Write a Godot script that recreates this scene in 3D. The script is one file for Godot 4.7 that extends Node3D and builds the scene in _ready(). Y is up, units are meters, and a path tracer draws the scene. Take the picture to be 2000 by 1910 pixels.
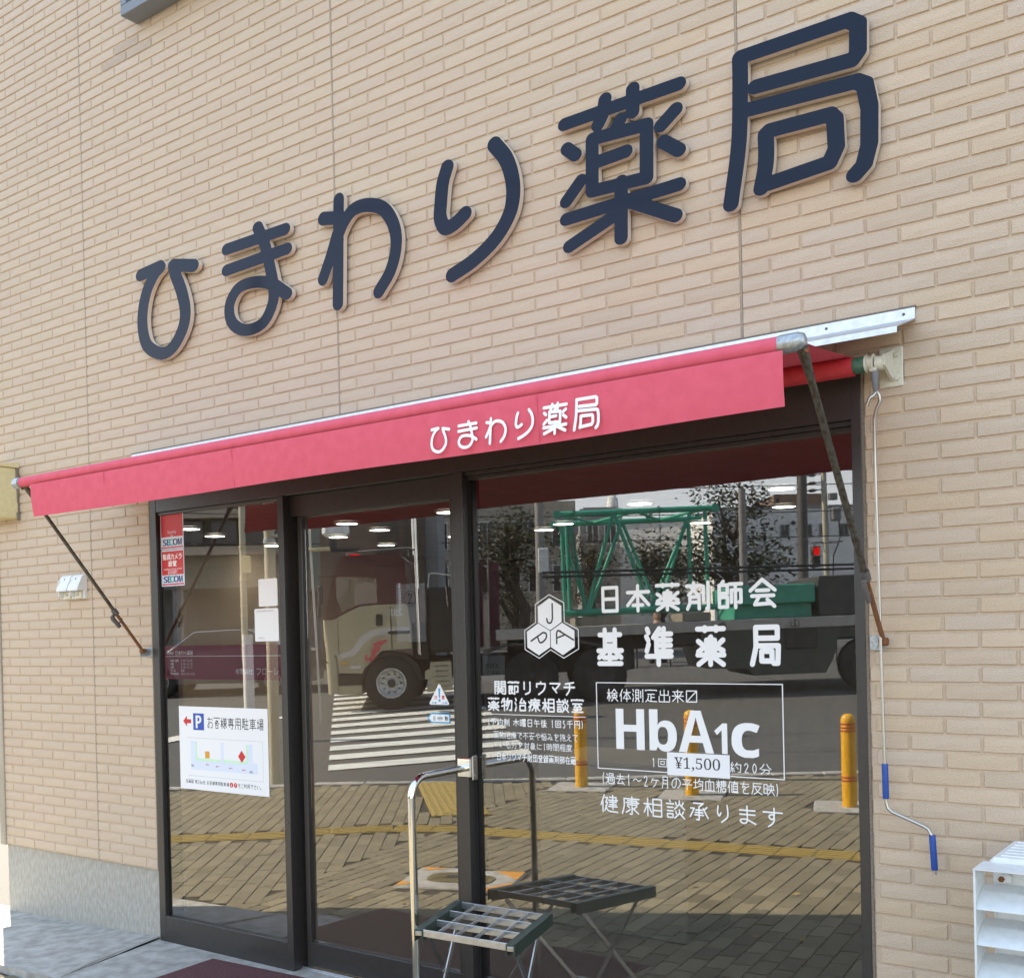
extends Node3D
# Shop front of a pharmacy seen at an angle; the street behind the photographer is built where its reflection in the glass puts it.
# x runs along the wall, y up, z out of the wall. Lengths in metres.

const ROW := 0.057            # height of a brick course
const BRICK := 0.22990        # length of a brick
const TOP_LINE := 3.92775     # height of the joint that courses are counted from
const DOOR_L := -3.567
const DOOR_R := 0.433
const DOOR_TOP := 2.56
const EYE := Vector3(1.678, 1.678, 3.782)
const FAR_EYE := Vector3(1.678, 0.0, -3.89)      # foot of the eye's mirror image, from which the street is surveyed
const ALONG := Vector3(0.808, 0.0, 0.589)        # along the street
const ACROSS := Vector3(-0.589, 0.0, 0.808)      # across it, away from the shop

var rng := RandomNumberGenerator.new()
var M := {}
var T := {}
var taken := {}
var glyphs := {}

# ------------------------------------------------------------------ mesh building

class Shape:
	var st := SurfaceTool.new()
	var n := 0
	var soft := false
	func _init():
		st.begin(Mesh.PRIMITIVE_TRIANGLES)
	func tri(a: Vector3, b: Vector3, c: Vector3):          # counter-clockwise seen from outside
		st.set_smooth_group(0 if soft else -1)
		st.add_vertex(a)
		st.add_vertex(c)
		st.add_vertex(b)
		n += 1
	func quad(a: Vector3, b: Vector3, c: Vector3, d: Vector3):
		tri(a, b, c)
		tri(a, c, d)
	func quad_out(a: Vector3, b: Vector3, c: Vector3, d: Vector3, from: Vector3):
		if (b - a).cross(c - a).dot((a + c) * 0.5 - from) < 0.0:
			quad(d, c, b, a)
		else:
			quad(a, b, c, d)
	func tri_out(a: Vector3, b: Vector3, c: Vector3, from: Vector3):
		if (b - a).cross(c - a).dot((a + b + c) / 3.0 - from) < 0.0:
			tri(a, c, b)
		else:
			tri(a, b, c)
	func quad_uv(p: Array, uv: Array):                     # counter-clockwise, with texture places
		for k in [0, 2, 1, 0, 3, 2]:
			st.set_smooth_group(-1)
			st.set_uv(uv[k])
			st.add_vertex(p[k])
		n += 2
	func box(c: Vector3, s: Vector3, b := 0.0, B := Basis()):
		var h := s * 0.5
		b = minf(b, minf(h.x, minf(h.y, h.z)) * 0.8)
		for axis in 3:
			var u := (axis + 1) % 3
			var v := (axis + 2) % 3
			for sg in [-1.0, 1.0]:
				var q := []
				for k in [[-1, -1], [1, -1], [1, 1], [-1, 1]]:
					var p := Vector3()
					p[axis] = sg * h[axis]
					p[u] = k[0] * (h[u] - b)
					p[v] = k[1] * (h[v] - b)
					q.append(c + B * p)
				quad_out(q[0], q[1], q[2], q[3], c)
			if b > 0.0:
				for su in [-1.0, 1.0]:
					for sv in [-1.0, 1.0]:
						var e := []
						for k in [[-1, 0], [1, 0], [1, 1], [-1, 1]]:
							var p := Vector3()
							p[axis] = k[0] * (h[axis] - b)
							p[u] = su * (h[u] - (b if k[1] == 1 else 0.0))
							p[v] = sv * (h[v] - (b if k[1] == 0 else 0.0))
							e.append(c + B * p)
						quad_out(e[0], e[1], e[2], e[3], c)
		if b > 0.0:
			for sx in [-1.0, 1.0]:
				for sy in [-1.0, 1.0]:
					for sz in [-1.0, 1.0]:
						var k := Vector3(sx, sy, sz)
						tri_out(c + B * (k * (h - Vector3(0, b, b))), c + B * (k * (h - Vector3(b, 0, b))), c + B * (k * (h - Vector3(b, b, 0))), c)
	func span(a: Vector3, b: Vector3, bevel := 0.0):       # box between two corners
		box((a + b) * 0.5, (b - a).abs(), bevel)
	func ring(c: Vector3, x: Vector3, y: Vector3, seg: int) -> Array:
		var r := []
		for k in seg:
			var t := TAU * k / seg
			r.append(c + x * cos(t) + y * sin(t))
		return r
	func tube(pts: Array, rad, seg := 10, caps := true, flat := 1.0):
		var rings := []
		var t0: Vector3 = (pts[1] - pts[0]).normalized()
		var up := Vector3.UP if absf(t0.y) < 0.9 else Vector3.RIGHT
		var x: Vector3 = up.cross(t0).normalized()
		for i in pts.size():
			var t: Vector3
			if i == 0:
				t = t0
			elif i == pts.size() - 1:
				t = (pts[i] - pts[i - 1]).normalized()
			else:
				t = ((pts[i] - pts[i - 1]).normalized() + (pts[i + 1] - pts[i]).normalized()).normalized()
			x = (x - t * x.dot(t)).normalized()
			var r: float = rad[i] if rad is Array else rad
			rings.append(ring(pts[i], x * r, t.cross(x) * r * flat, seg))
		soft = true
		for i in rings.size() - 1:
			for k in seg:
				var m := (k + 1) % seg
				quad_out(rings[i][k], rings[i][m], rings[i + 1][m], rings[i + 1][k], (pts[i] + pts[i + 1]) * 0.5)
		soft = false
		if caps:
			var last := rings.size() - 1
			for k in range(1, seg - 1):
				tri_out(rings[0][0], rings[0][k], rings[0][k + 1], pts[1])
				tri_out(rings[last][0], rings[last][k], rings[last][k + 1], pts[last - 1])
	func bar(a: Vector3, b: Vector3, w: float, h: float, side := Vector3.UP, bevel := 0.0):   # a straight bar of rectangular section
		var t := (b - a).normalized()
		var y := (side - t * side.dot(t)).normalized()
		box((a + b) * 0.5, Vector3(w, h, a.distance_to(b)), bevel, Basis(y.cross(t), y, t))
	func lathe(profile: Array, at: Transform3D, seg := 24, closed := true):      # profile of Vector2(radius, height), turned round the local y axis
		soft = true
		for i in profile.size() - 1:
			var a: Vector2 = profile[i]
			var b: Vector2 = profile[i + 1]
			if a.distance_to(b) < 1e-6:
				continue
			for k in seg:
				var t := TAU * k / seg
				var u := TAU * (k + 1) / seg
				var p := at * Vector3(a.x * cos(t), a.y, a.x * sin(t))
				var q := at * Vector3(a.x * cos(u), a.y, a.x * sin(u))
				var r := at * Vector3(b.x * cos(u), b.y, b.x * sin(u))
				var s := at * Vector3(b.x * cos(t), b.y, b.x * sin(t))
				if a.x > 1e-6:
					tri(p, r, q)
				if b.x > 1e-6:
					tri(p, s, r)
		soft = false
	func prism(poly: PackedVector2Array, z0: float, z1: float, at := Transform3D()):   # outline in the local x, y plane, drawn out along z
		var p := poly.duplicate()
		if Geometry2D.is_polygon_clockwise(p):
			p.reverse()
		var idx := Geometry2D.triangulate_polygon(p)
		for k in range(0, idx.size(), 3):
			var a := p[idx[k]]
			var b := p[idx[k + 1]]
			var c := p[idx[k + 2]]
			if (b - a).cross(c - a) < 0.0:
				var s := b
				b = c
				c = s
			tri(at * Vector3(a.x, a.y, z1), at * Vector3(b.x, b.y, z1), at * Vector3(c.x, c.y, z1))
			tri(at * Vector3(a.x, a.y, z0), at * Vector3(c.x, c.y, z0), at * Vector3(b.x, b.y, z0))
		for k in p.size():
			var a := p[k]
			var b := p[(k + 1) % p.size()]
			quad(at * Vector3(a.x, a.y, z1), at * Vector3(a.x, a.y, z0), at * Vector3(b.x, b.y, z0), at * Vector3(b.x, b.y, z1))
	func mesh() -> ArrayMesh:
		st.index()
		st.generate_normals()
		return st.commit()

func shape() -> Shape:
	return Shape.new()

# ------------------------------------------------------------------ nodes

func numbered(called: String) -> String:
	taken[called] = taken.get(called, -1) + 1
	return called if taken[called] == 0 else "%s_%03d" % [called, taken[called]]

func tag(o: Node3D, label: String, category: String, group := "", kind := "") -> Node3D:
	if label:
		o.set_meta("label", label)
	if category:
		o.set_meta("category", category)
	if group:
		o.set_meta("group", group)
	if kind:
		o.set_meta("kind", kind)
	return o

func base(called: String, label: String, category: String, at := Vector3.ZERO, turn := 0.0, group := "") -> Node3D:
	var o := Node3D.new()
	o.name = numbered(called)
	o.position = at
	o.rotation.y = turn
	add_child(o)
	return tag(o, label, category, group)

func piece(called: String, s, m: Material, parent: Node, at := Transform3D()) -> MeshInstance3D:
	var o := MeshInstance3D.new()
	o.name = called
	o.mesh = s.mesh() if s is Shape else s
	o.material_override = m
	o.transform = at
	parent.add_child(o, true)
	return o

func single(called: String, s, m: Material, label: String, category: String, group := "", at := Transform3D()) -> MeshInstance3D:
	var o := piece(numbered(called), s, m, self, at)
	tag(o, label, category, group)
	return o

func ground_piece(called: String, s, m: Material, parent: Node = null, label := "") -> MeshInstance3D:
	var o := piece(numbered(called) if parent == null else called, s, m, self if parent == null else parent)
	if parent == null:
		tag(o, label, "", "", "structure")
	return o

func many(called: String, mesh: Mesh, m: Material, places: Array, tints: Array, parent: Node) -> MultiMeshInstance3D:
	var mm := MultiMesh.new()
	mm.transform_format = MultiMesh.TRANSFORM_3D
	mm.use_colors = tints.size() > 0
	mm.mesh = mesh
	mm.instance_count = places.size()
	for i in places.size():
		mm.set_instance_transform(i, places[i])
		if tints.size():
			mm.set_instance_color(i, tints[i])
	var o := MultiMeshInstance3D.new()
	o.name = called
	o.multimesh = mm
	o.material_override = m
	o.set_meta("kind", "stuff")
	parent.add_child(o, true)
	return o

func street(lat: float, dep: float, y := 0.0) -> Vector3:       # a place in the street, by metres along and across it
	return FAR_EYE + ALONG * lat + ACROSS * dep + Vector3(0, y, 0)

func street_frame(lat: float, dep: float, y := 0.0, tilt := 0.0) -> Transform3D:   # x along the street, y up, z away from the shop
	var B := Basis(ALONG.normalized(), Vector3.UP, ACROSS.normalized())
	return Transform3D(B * Basis(Vector3(0, 0, 1), tilt), street(lat, dep, y))

func road_height(lat: float, dep: float) -> float:
	if dep < 13.0:
		return -0.15
	return -0.15 + 0.06 * minf(dep - 13.0, 16.0) + 0.019 * (lat + 2.3) * clampf((dep - 13.0) / 7.0, 0.0, 1.0) * clampf(1.0 - (absf(lat) - 8.0) / 20.0, 0.0, 1.0)

# ------------------------------------------------------------------ materials

func lin(r: float, g: float, b: float, a := 1.0) -> Color:
	return Color(r, g, b, a).linear_to_srgb()

func mat(r: float, g: float, b: float, rough := 0.6, metal := 0.0) -> StandardMaterial3D:
	var m := StandardMaterial3D.new()
	m.albedo_color = lin(r, g, b)
	m.roughness = rough
	m.metallic = metal
	return m

func noise(size: int, freq: float, octaves: int, sd: int, stops := [], kind := FastNoiseLite.TYPE_SIMPLEX_SMOOTH) -> NoiseTexture2D:
	var f := FastNoiseLite.new()
	f.noise_type = kind
	f.seed = sd
	f.frequency = freq
	f.fractal_octaves = octaves
	if kind == FastNoiseLite.TYPE_CELLULAR:
		f.cellular_return_type = FastNoiseLite.RETURN_DISTANCE2_SUB
	var t := NoiseTexture2D.new()
	t.width = size
	t.height = size
	t.seamless = true
	t.noise = f
	if stops.size():
		var g := Gradient.new()
		var offs := PackedFloat32Array()
		var cols := PackedColorArray()
		for s in stops:
			offs.append(s[0])
			cols.append(lin(s[1], s[2], s[3]))
		g.offsets = offs
		g.colors = cols
		t.color_ramp = g
	return t

func textured(tex: Texture2D, repeat: float, rough: float, bump: Texture2D = null, depth := 0.0, tint := Color(1, 1, 1), world := true) -> StandardMaterial3D:
	var m := StandardMaterial3D.new()
	m.albedo_color = tint
	m.albedo_texture = tex
	m.roughness = rough
	m.uv1_triplanar = true
	m.uv1_world_triplanar = world
	m.uv1_triplanar_sharpness = 6.0
	m.uv1_scale = Vector3.ONE / repeat
	if bump:
		m.heightmap_enabled = true
		m.heightmap_texture = bump
		m.heightmap_scale = depth
	return m

func make_materials():
	# siding bricks: warm buff with pale and dark flecks; grain and pits as relief
	T.fleck = noise(1024, 0.085, 3, 11, [[0.0, 0.30, 0.22, 0.15], [0.25, 0.50, 0.385, 0.275], [0.5, 0.56, 0.44, 0.325], [0.75, 0.61, 0.485, 0.365], [1.0, 0.74, 0.62, 0.49]])
	T.fleck_bump = noise(1024, 0.05, 5, 12)
	for k in 6:
		var v: float = [1.0, 0.98, 1.015, 0.99, 0.97, 1.0][k]
		var w: float = [1.0, 1.0, 0.985, 1.02, 0.99, 0.96][k]
		M["brick_%d" % k] = textured(T.fleck, 0.36, 0.62, T.fleck_bump, 0.16, Color(v, v * (1.0 + (w - 1.0) * 0.3), v * w))
	M.brick_field = textured(T.fleck, 0.36, 0.62, T.fleck_bump, 0.16)
	M.brick_field.vertex_color_use_as_albedo = true
	M.joint = textured(noise(512, 0.04, 4, 13, [[0.0, 0.49, 0.38, 0.275], [1.0, 0.58, 0.46, 0.34]]), 0.4, 0.9)
	M.caulk = mat(0.33, 0.27, 0.20, 0.7)
	M.frame = textured(noise(512, 0.02, 4, 14, [[0.0, 0.026, 0.023, 0.021], [1.0, 0.036, 0.032, 0.030]]), 0.5, 0.38)
	M.frame.metallic_specular = 0.6
	M.rubber = mat(0.012, 0.011, 0.010, 0.7)
	M.glass = StandardMaterial3D.new()
	M.glass.transparency = BaseMaterial3D.TRANSPARENCY_ALPHA
	M.glass.albedo_color = Color(1, 1, 1, 0.0)
	M.glass.roughness = 0.0
	M.glass.refraction_enabled = true
	M.glass.refraction_scale = 0.1
	M.pane = StandardMaterial3D.new()
	M.pane.transparency = BaseMaterial3D.TRANSPARENCY_ALPHA
	M.pane.albedo_color = Color(0.8, 0.85, 0.85, 0.06)
	M.pane.roughness = 0.03
	M.concrete = textured(noise(1024, 0.012, 6, 21, [[0.0, 0.26, 0.25, 0.22], [0.4, 0.36, 0.345, 0.31], [0.65, 0.42, 0.405, 0.37], [1.0, 0.52, 0.505, 0.47]]), 1.6, 0.85, noise(512, 0.06, 4, 22), 0.12)
	M.foundation = textured(noise(1024, 0.03, 5, 23, [[0.0, 0.30, 0.28, 0.235], [0.5, 0.38, 0.36, 0.315], [1.0, 0.48, 0.465, 0.425]]), 1.3, 0.8, noise(512, 0.05, 4, 24), 0.06)
	M.foundation.uv1_scale = Vector3(1.6, 0.5, 1.6)
	M.paver = textured(noise(1024, 0.05, 5, 25, [[0.0, 0.13, 0.11, 0.07], [0.45, 0.22, 0.19, 0.125], [1.0, 0.31, 0.27, 0.185]]), 0.5, 0.9, noise(512, 0.07, 4, 26), 0.12)
	M.paver.vertex_color_use_as_albedo = true
	for k in 4:
		var v: float = [1.0, 0.88, 1.1, 0.95][k]
		M["paver_%d" % k] = M.paver.duplicate()
		M["paver_%d" % k].vertex_color_use_as_albedo = false
		M["paver_%d" % k].albedo_color = Color(v, v * 0.995, v * 0.97)
	M.sand = mat(0.05, 0.042, 0.03, 0.95)
	M.asphalt = textured(noise(1024, 0.09, 4, 27, [[0.0, 0.040, 0.040, 0.038], [0.5, 0.085, 0.083, 0.077], [1.0, 0.17, 0.165, 0.155]]), 1.1, 0.9, noise(512, 0.12, 3, 28), 0.3)
	M.road_paint = textured(noise(1024, 0.05, 5, 29, [[0.0, 0.30, 0.30, 0.27], [0.22, 0.62, 0.62, 0.57], [1.0, 0.74, 0.74, 0.69]]), 0.9, 0.8)
	M.tactile = textured(noise(512, 0.03, 4, 30, [[0.0, 0.30, 0.21, 0.055], [1.0, 0.44, 0.33, 0.10]]), 0.6, 0.75)
	M.red_cloth = textured(noise(512, 0.02, 4, 31, [[0.0, 0.66, 0.090, 0.140], [0.5, 0.69, 0.100, 0.155], [1.0, 0.72, 0.112, 0.170]]), 0.8, 0.75, noise(256, 0.25, 2, 32), 0.01)
	M.red_cloth.backlight_enabled = true
	M.red_cloth.backlight = Color(0.28, 0.03, 0.05)
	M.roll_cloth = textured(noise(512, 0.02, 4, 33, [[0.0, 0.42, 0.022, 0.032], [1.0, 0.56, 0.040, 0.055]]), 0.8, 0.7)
	M.galvanised = textured(noise(512, 0.03, 5, 34, [[0.0, 0.27, 0.29, 0.30], [0.5, 0.42, 0.45, 0.47], [1.0, 0.55, 0.58, 0.60]]), 0.25, 0.42)
	M.galvanised.metallic = 0.75
	M.aluminium = textured(noise(512, 0.02, 4, 35, [[0.0, 0.52, 0.53, 0.54], [1.0, 0.66, 0.66, 0.67]]), 0.4, 0.32)
	M.aluminium.metallic = 0.85
	M.chrome = mat(0.80, 0.78, 0.74, 0.10, 1.0)
	M.steel = mat(0.52, 0.51, 0.48, 0.32, 1.0)
	M.arm_paint = textured(noise(512, 0.03, 5, 36, [[0.0, 0.050, 0.022, 0.010], [0.32, 0.060, 0.040, 0.026], [0.5, 0.085, 0.080, 0.066], [1.0, 0.12, 0.115, 0.095]]), 0.35, 0.45)
	M.arm_paint.metallic = 0.4
	M.rust = textured(noise(512, 0.05, 5, 37, [[0.0, 0.10, 0.030, 0.010], [0.5, 0.19, 0.075, 0.028], [1.0, 0.27, 0.15, 0.07]]), 0.2, 0.85)
	M.clamp_grey = mat(0.13, 0.12, 0.115, 0.5, 0.3)
	M.green_core = textured(noise(256, 0.04, 4, 38, [[0.0, 0.035, 0.095, 0.060], [1.0, 0.075, 0.17, 0.11]]), 0.2, 0.5)
	M.cream_paint = textured(noise(512, 0.03, 5, 39, [[0.0, 0.42, 0.38, 0.28], [0.3, 0.60, 0.57, 0.46], [1.0, 0.70, 0.67, 0.57]]), 0.3, 0.5)
	M.yellow_box = textured(noise(512, 0.02, 4, 40, [[0.0, 0.60, 0.51, 0.27], [1.0, 0.70, 0.61, 0.36]]), 0.5, 0.5)
	M.grey_plastic = mat(0.16, 0.165, 0.18, 0.5)
	M.blue_grip = mat(0.012, 0.065, 0.31, 0.42)
	M.white_plastic = textured(noise(512, 0.02, 4, 41, [[0.0, 0.70, 0.71, 0.70], [1.0, 0.80, 0.81, 0.80]]), 0.4, 0.42)
	M.white_metal = textured(noise(512, 0.02, 5, 42, [[0.0, 0.66, 0.69, 0.69], [1.0, 0.80, 0.82, 0.82]]), 0.5, 0.4)
	M.white_vinyl = mat(0.84, 0.84, 0.84, 0.5)
	M.white_paper = mat(0.82, 0.82, 0.83, 0.6)
	M.ink = mat(0.035, 0.035, 0.04, 0.7)
	M.maroon = mat(0.21, 0.012, 0.040, 0.4)
	M.navy = mat(0.008, 0.015, 0.034, 0.07)
	M.navy.metallic_specular = 0.3
	M.letter_side = mat(0.62, 0.52, 0.42, 0.5)
	M.red = mat(0.58, 0.022, 0.022, 0.45)
	M.blue = mat(0.025, 0.075, 0.42, 0.45)
	M.sky_blue = mat(0.06, 0.36, 0.66, 0.45)
	M.teal = mat(0.02, 0.42, 0.36, 0.45)
	M.logo_blue = mat(0.025, 0.05, 0.20, 0.45)
	M.pale_green = mat(0.58, 0.82, 0.58, 0.5)
	M.pale_blue = mat(0.68, 0.74, 0.86, 0.5)
	M.grey_ink = mat(0.45, 0.45, 0.47, 0.6)
	M.amber = mat(0.72, 0.33, 0.02, 0.5)
	M.mat_rubber = textured(noise(512, 0.06, 4, 44, [[0.0, 0.085, 0.032, 0.035], [1.0, 0.15, 0.062, 0.065]]), 0.3, 0.75)
	M.stand_green = mat(0.045, 0.068, 0.050, 0.4, 0.2)
	M.bollard_yellow = textured(noise(512, 0.03, 5, 45, [[0.0, 0.52, 0.24, 0.006], [0.35, 0.74, 0.38, 0.008], [1.0, 0.80, 0.43, 0.012]]), 0.4, 0.4)
	M.bollard_red = mat(0.45, 0.06, 0.02, 0.4)
	M.black = mat(0.012, 0.012, 0.013, 0.5)
	M.dark_grey = mat(0.045, 0.045, 0.045, 0.6)
	M.tyre = textured(noise(256, 0.06, 4, 46, [[0.0, 0.014, 0.014, 0.014], [1.0, 0.03, 0.029, 0.027]]), 0.3, 0.85)
	M.cab_cream = mat(0.40, 0.36, 0.24, 0.28)
	M.cab_maroon = mat(0.075, 0.018, 0.030, 0.25)
	M.cab_silver = mat(0.52, 0.52, 0.50, 0.35, 0.3)
	M.truck_grey = textured(noise(512, 0.02, 4, 47, [[0.0, 0.30, 0.28, 0.25], [1.0, 0.42, 0.40, 0.37]]), 1.0, 0.6)
	M.boom_green = textured(noise(512, 0.02, 5, 48, [[0.0, 0.03, 0.26, 0.17], [1.0, 0.05, 0.36, 0.24]]), 0.6, 0.45)
	M.bark = textured(noise(512, 0.06, 5, 49, [[0.0, 0.035, 0.026, 0.019], [1.0, 0.12, 0.095, 0.07]]), 0.5, 0.95, noise(256, 0.1, 4, 50), 0.8)
	M.leaf = mat(1.0, 1.0, 1.0, 0.5)
	M.leaf.vertex_color_use_as_albedo = true
	M.leaf.backlight_enabled = true
	M.leaf.backlight = Color(0.35, 0.35, 0.3)
	M.pole_concrete = textured(noise(512, 0.03, 5, 51, [[0.0, 0.38, 0.35, 0.26], [1.0, 0.52, 0.49, 0.38]]), 0.6, 0.8)
	M.pole_dark = mat(0.075, 0.07, 0.065, 0.6)
	M.pole_grey = mat(0.22, 0.21, 0.20, 0.5)
	M.render_white = textured(noise(512, 0.01, 5, 52, [[0.0, 0.62, 0.62, 0.60], [1.0, 0.74, 0.74, 0.72]]), 3.0, 0.85)
	M.render_beige = textured(noise(512, 0.01, 5, 53, [[0.0, 0.36, 0.31, 0.24], [1.0, 0.46, 0.40, 0.32]]), 3.0, 0.85)
	M.render_brown = textured(noise(512, 0.01, 5, 54, [[0.0, 0.15, 0.10, 0.075], [1.0, 0.22, 0.15, 0.115]]), 2.0, 0.85)
	M.render_grey = textured(noise(512, 0.01, 5, 55, [[0.0, 0.22, 0.22, 0.22], [1.0, 0.31, 0.31, 0.31]]), 3.0, 0.85)
	M.window_dark = mat(0.02, 0.024, 0.028, 0.08)
	M.interior = textured(noise(256, 0.02, 4, 56, [[0.0, 0.20, 0.185, 0.16], [1.0, 0.26, 0.24, 0.21]]), 1.0, 0.8)
	M.interior_floor = mat(0.14, 0.125, 0.11, 0.5)
	M.counter = mat(0.22, 0.20, 0.155, 0.6)
	M.lamp = StandardMaterial3D.new()
	M.lamp.albedo_color = Color(1, 1, 1)
	M.lamp.emission_enabled = true
	M.lamp.emission = Color(1.0, 0.97, 0.90)
	M.lamp.emission_energy_multiplier = 4.0
	M.red_lamp = StandardMaterial3D.new()
	M.red_lamp.albedo_color = Color(0.5, 0.02, 0.02)
	M.red_lamp.emission_enabled = true
	M.red_lamp.emission = Color(1.0, 0.08, 0.06)
	M.red_lamp.emission_energy_multiplier = 0.5
	M.dirt = textured(noise(512, 0.03, 5, 57, [[0.0, 0.13, 0.105, 0.08], [1.0, 0.26, 0.21, 0.16]]), 0.2, 0.9)
	M.skin = mat(0.42, 0.25, 0.17, 0.55)
	M.hair = mat(0.012, 0.010, 0.009, 0.5)
	M.trousers = mat(0.022, 0.023, 0.03, 0.8)
	M.coat = mat(0.05, 0.05, 0.055, 0.8)
	M.work_blue = mat(0.03, 0.20, 0.52, 0.8)
	M.shoe = mat(0.10, 0.035, 0.03, 0.5)
	M.car_dark = mat(0.025, 0.027, 0.03, 0.2)
	M.car_dark.clearcoat_enabled = true
	M.car_dark.clearcoat = 0.8
	M.iron = textured(noise(256, 0.05, 4, 58, [[0.0, 0.11, 0.085, 0.03], [1.0, 0.24, 0.20, 0.08]]), 0.3, 0.6)
	M.orange_paint = textured(noise(512, 0.04, 5, 59, [[0.0, 0.40, 0.26, 0.10], [0.35, 0.62, 0.28, 0.03], [1.0, 0.70, 0.34, 0.05]]), 0.4, 0.8)
	M.dry_leaf = mat(0.42, 0.30, 0.10, 0.8)

# ------------------------------------------------------------------ writing

func read_glyphs():
	for line in GLYPHS.split("\n", false):
		var k := line.find("|")
		if k > 0:
			glyphs[line.substr(0, k)] = line.substr(k + 1)

func curve(p: PackedVector2Array, each := 6) -> PackedVector2Array:
	var out := PackedVector2Array()
	var m := p.size()
	var round_trip := p[0].distance_to(p[m - 1]) < 1e-6
	for i in m - 1:
		var a := p[i - 1] if i > 0 else (p[m - 2] if round_trip else p[0] * 2.0 - p[1])
		var d := p[i + 2] if i + 2 < m else (p[1] if round_trip else p[m - 1] * 2.0 - p[m - 2])
		for k in each:
			out.append(p[i].cubic_interpolate(p[i + 1], a, d, float(k) / each))
	out.append(p[m - 1])
	return out

func digit(c: String) -> float:
	var u := c.unicode_at(0)
	return float(u - 48 if u < 58 else u - 87)

func strokes(g: String, x0 := 0.0, y0 := 0.0, x1 := 1.0, y1 := 1.0) -> Array:      # strokes of a character in a box, y down
	var out := []
	if not glyphs.has(g):
		return out
	for tok in glyphs[g].split(" ", false):
		var w := (x1 - x0) / 35.0
		var h := (y1 - y0) / 35.0
		var at: int = tok.find("@")
		if at > 0:
			var b: String = tok.substr(at + 1)
			out.append_array(strokes(tok.substr(0, at), x0 + digit(b[0]) * w, y0 + digit(b[1]) * h, x0 + digit(b[2]) * w, y0 + digit(b[3]) * h))
			continue
		var bent: bool = tok.begins_with("~")
		var t: String = tok.replace("~", "").replace(".", "")
		var p := PackedVector2Array()
		for k in range(0, t.length() - 1, 2):
			p.append(Vector2(x0 + digit(t[k]) * w, y0 + digit(t[k + 1]) * h))
		out.append(curve(p) if bent else p)
	return out

func ribbon(s: Shape, pts: PackedVector2Array, wx: float, wy: float, z: float, nth: int, at := Transform3D()) -> int:
	# a flat line with round ends; each leg lies a hair above the one before it, so that no two share a plane
	for i in pts.size() - 1:
		var a := Vector2(pts[i].x / wx, pts[i].y / wy)
		var b := Vector2(pts[i + 1].x / wx, pts[i + 1].y / wy)
		if a.distance_to(b) < 1e-6:
			continue
		var d := (b - a).normalized()
		var f := atan2(d.y, d.x)
		var zz := z + 0.00003 * (nth % 19)
		nth += 1
		var rim := []
		for k in 7:
			var t := f + PI * 0.5 + PI * k / 6.0
			rim.append(Vector2(a.x + 0.5 * cos(t), a.y + 0.5 * sin(t)))
		for k in 7:
			var t := f - PI * 0.5 + PI * k / 6.0
			rim.append(Vector2(b.x + 0.5 * cos(t), b.y + 0.5 * sin(t)))
		var p := []
		for v in rim:
			p.append(at * Vector3(v.x * wx, v.y * wy, zz))
		for k in range(1, p.size() - 1):
			s.tri(p[0], p[k], p[k + 1])
	return nth

func write_line(s: Shape, text: String, x0: float, x1: float, yt: float, yb: float, weight: float, z := 0.0, at := Transform3D(), gap := 0.12):
	# text set from x0 to x1 between the heights yt and yb; weight is the stroke width as a share of the height
	var unit := 0.0
	for c in text:
		unit += advance(c)
	var pitch := (x1 - x0) / (unit - gap)
	var h := yt - yb
	var x := x0
	var nth := 0
	for c in text:
		var w := pitch * (advance(c) - gap)
		if c == "　" or c == " ":
			x += pitch * advance(c)
			continue
		var wide := weight * h * minf(1.0, pitch * 0.95 / h)
		for p in strokes(c, 0, 0, 1, 1):
			var q := PackedVector2Array()
			for v in p:
				q.append(Vector2(x + wide * 0.5 + v.x * (w - wide), yt - weight * h * 0.5 - v.y * (h - weight * h)))
			nth = ribbon(s, q, wide, weight * h, z, nth, at)
		x += pitch * advance(c)

func advance(c: String) -> float:
	if c in "0123456789:-~mP":
		return 0.62
	if c == " ":
		return 0.4
	if c in "（）":
		return 0.5
	return 1.0

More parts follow.
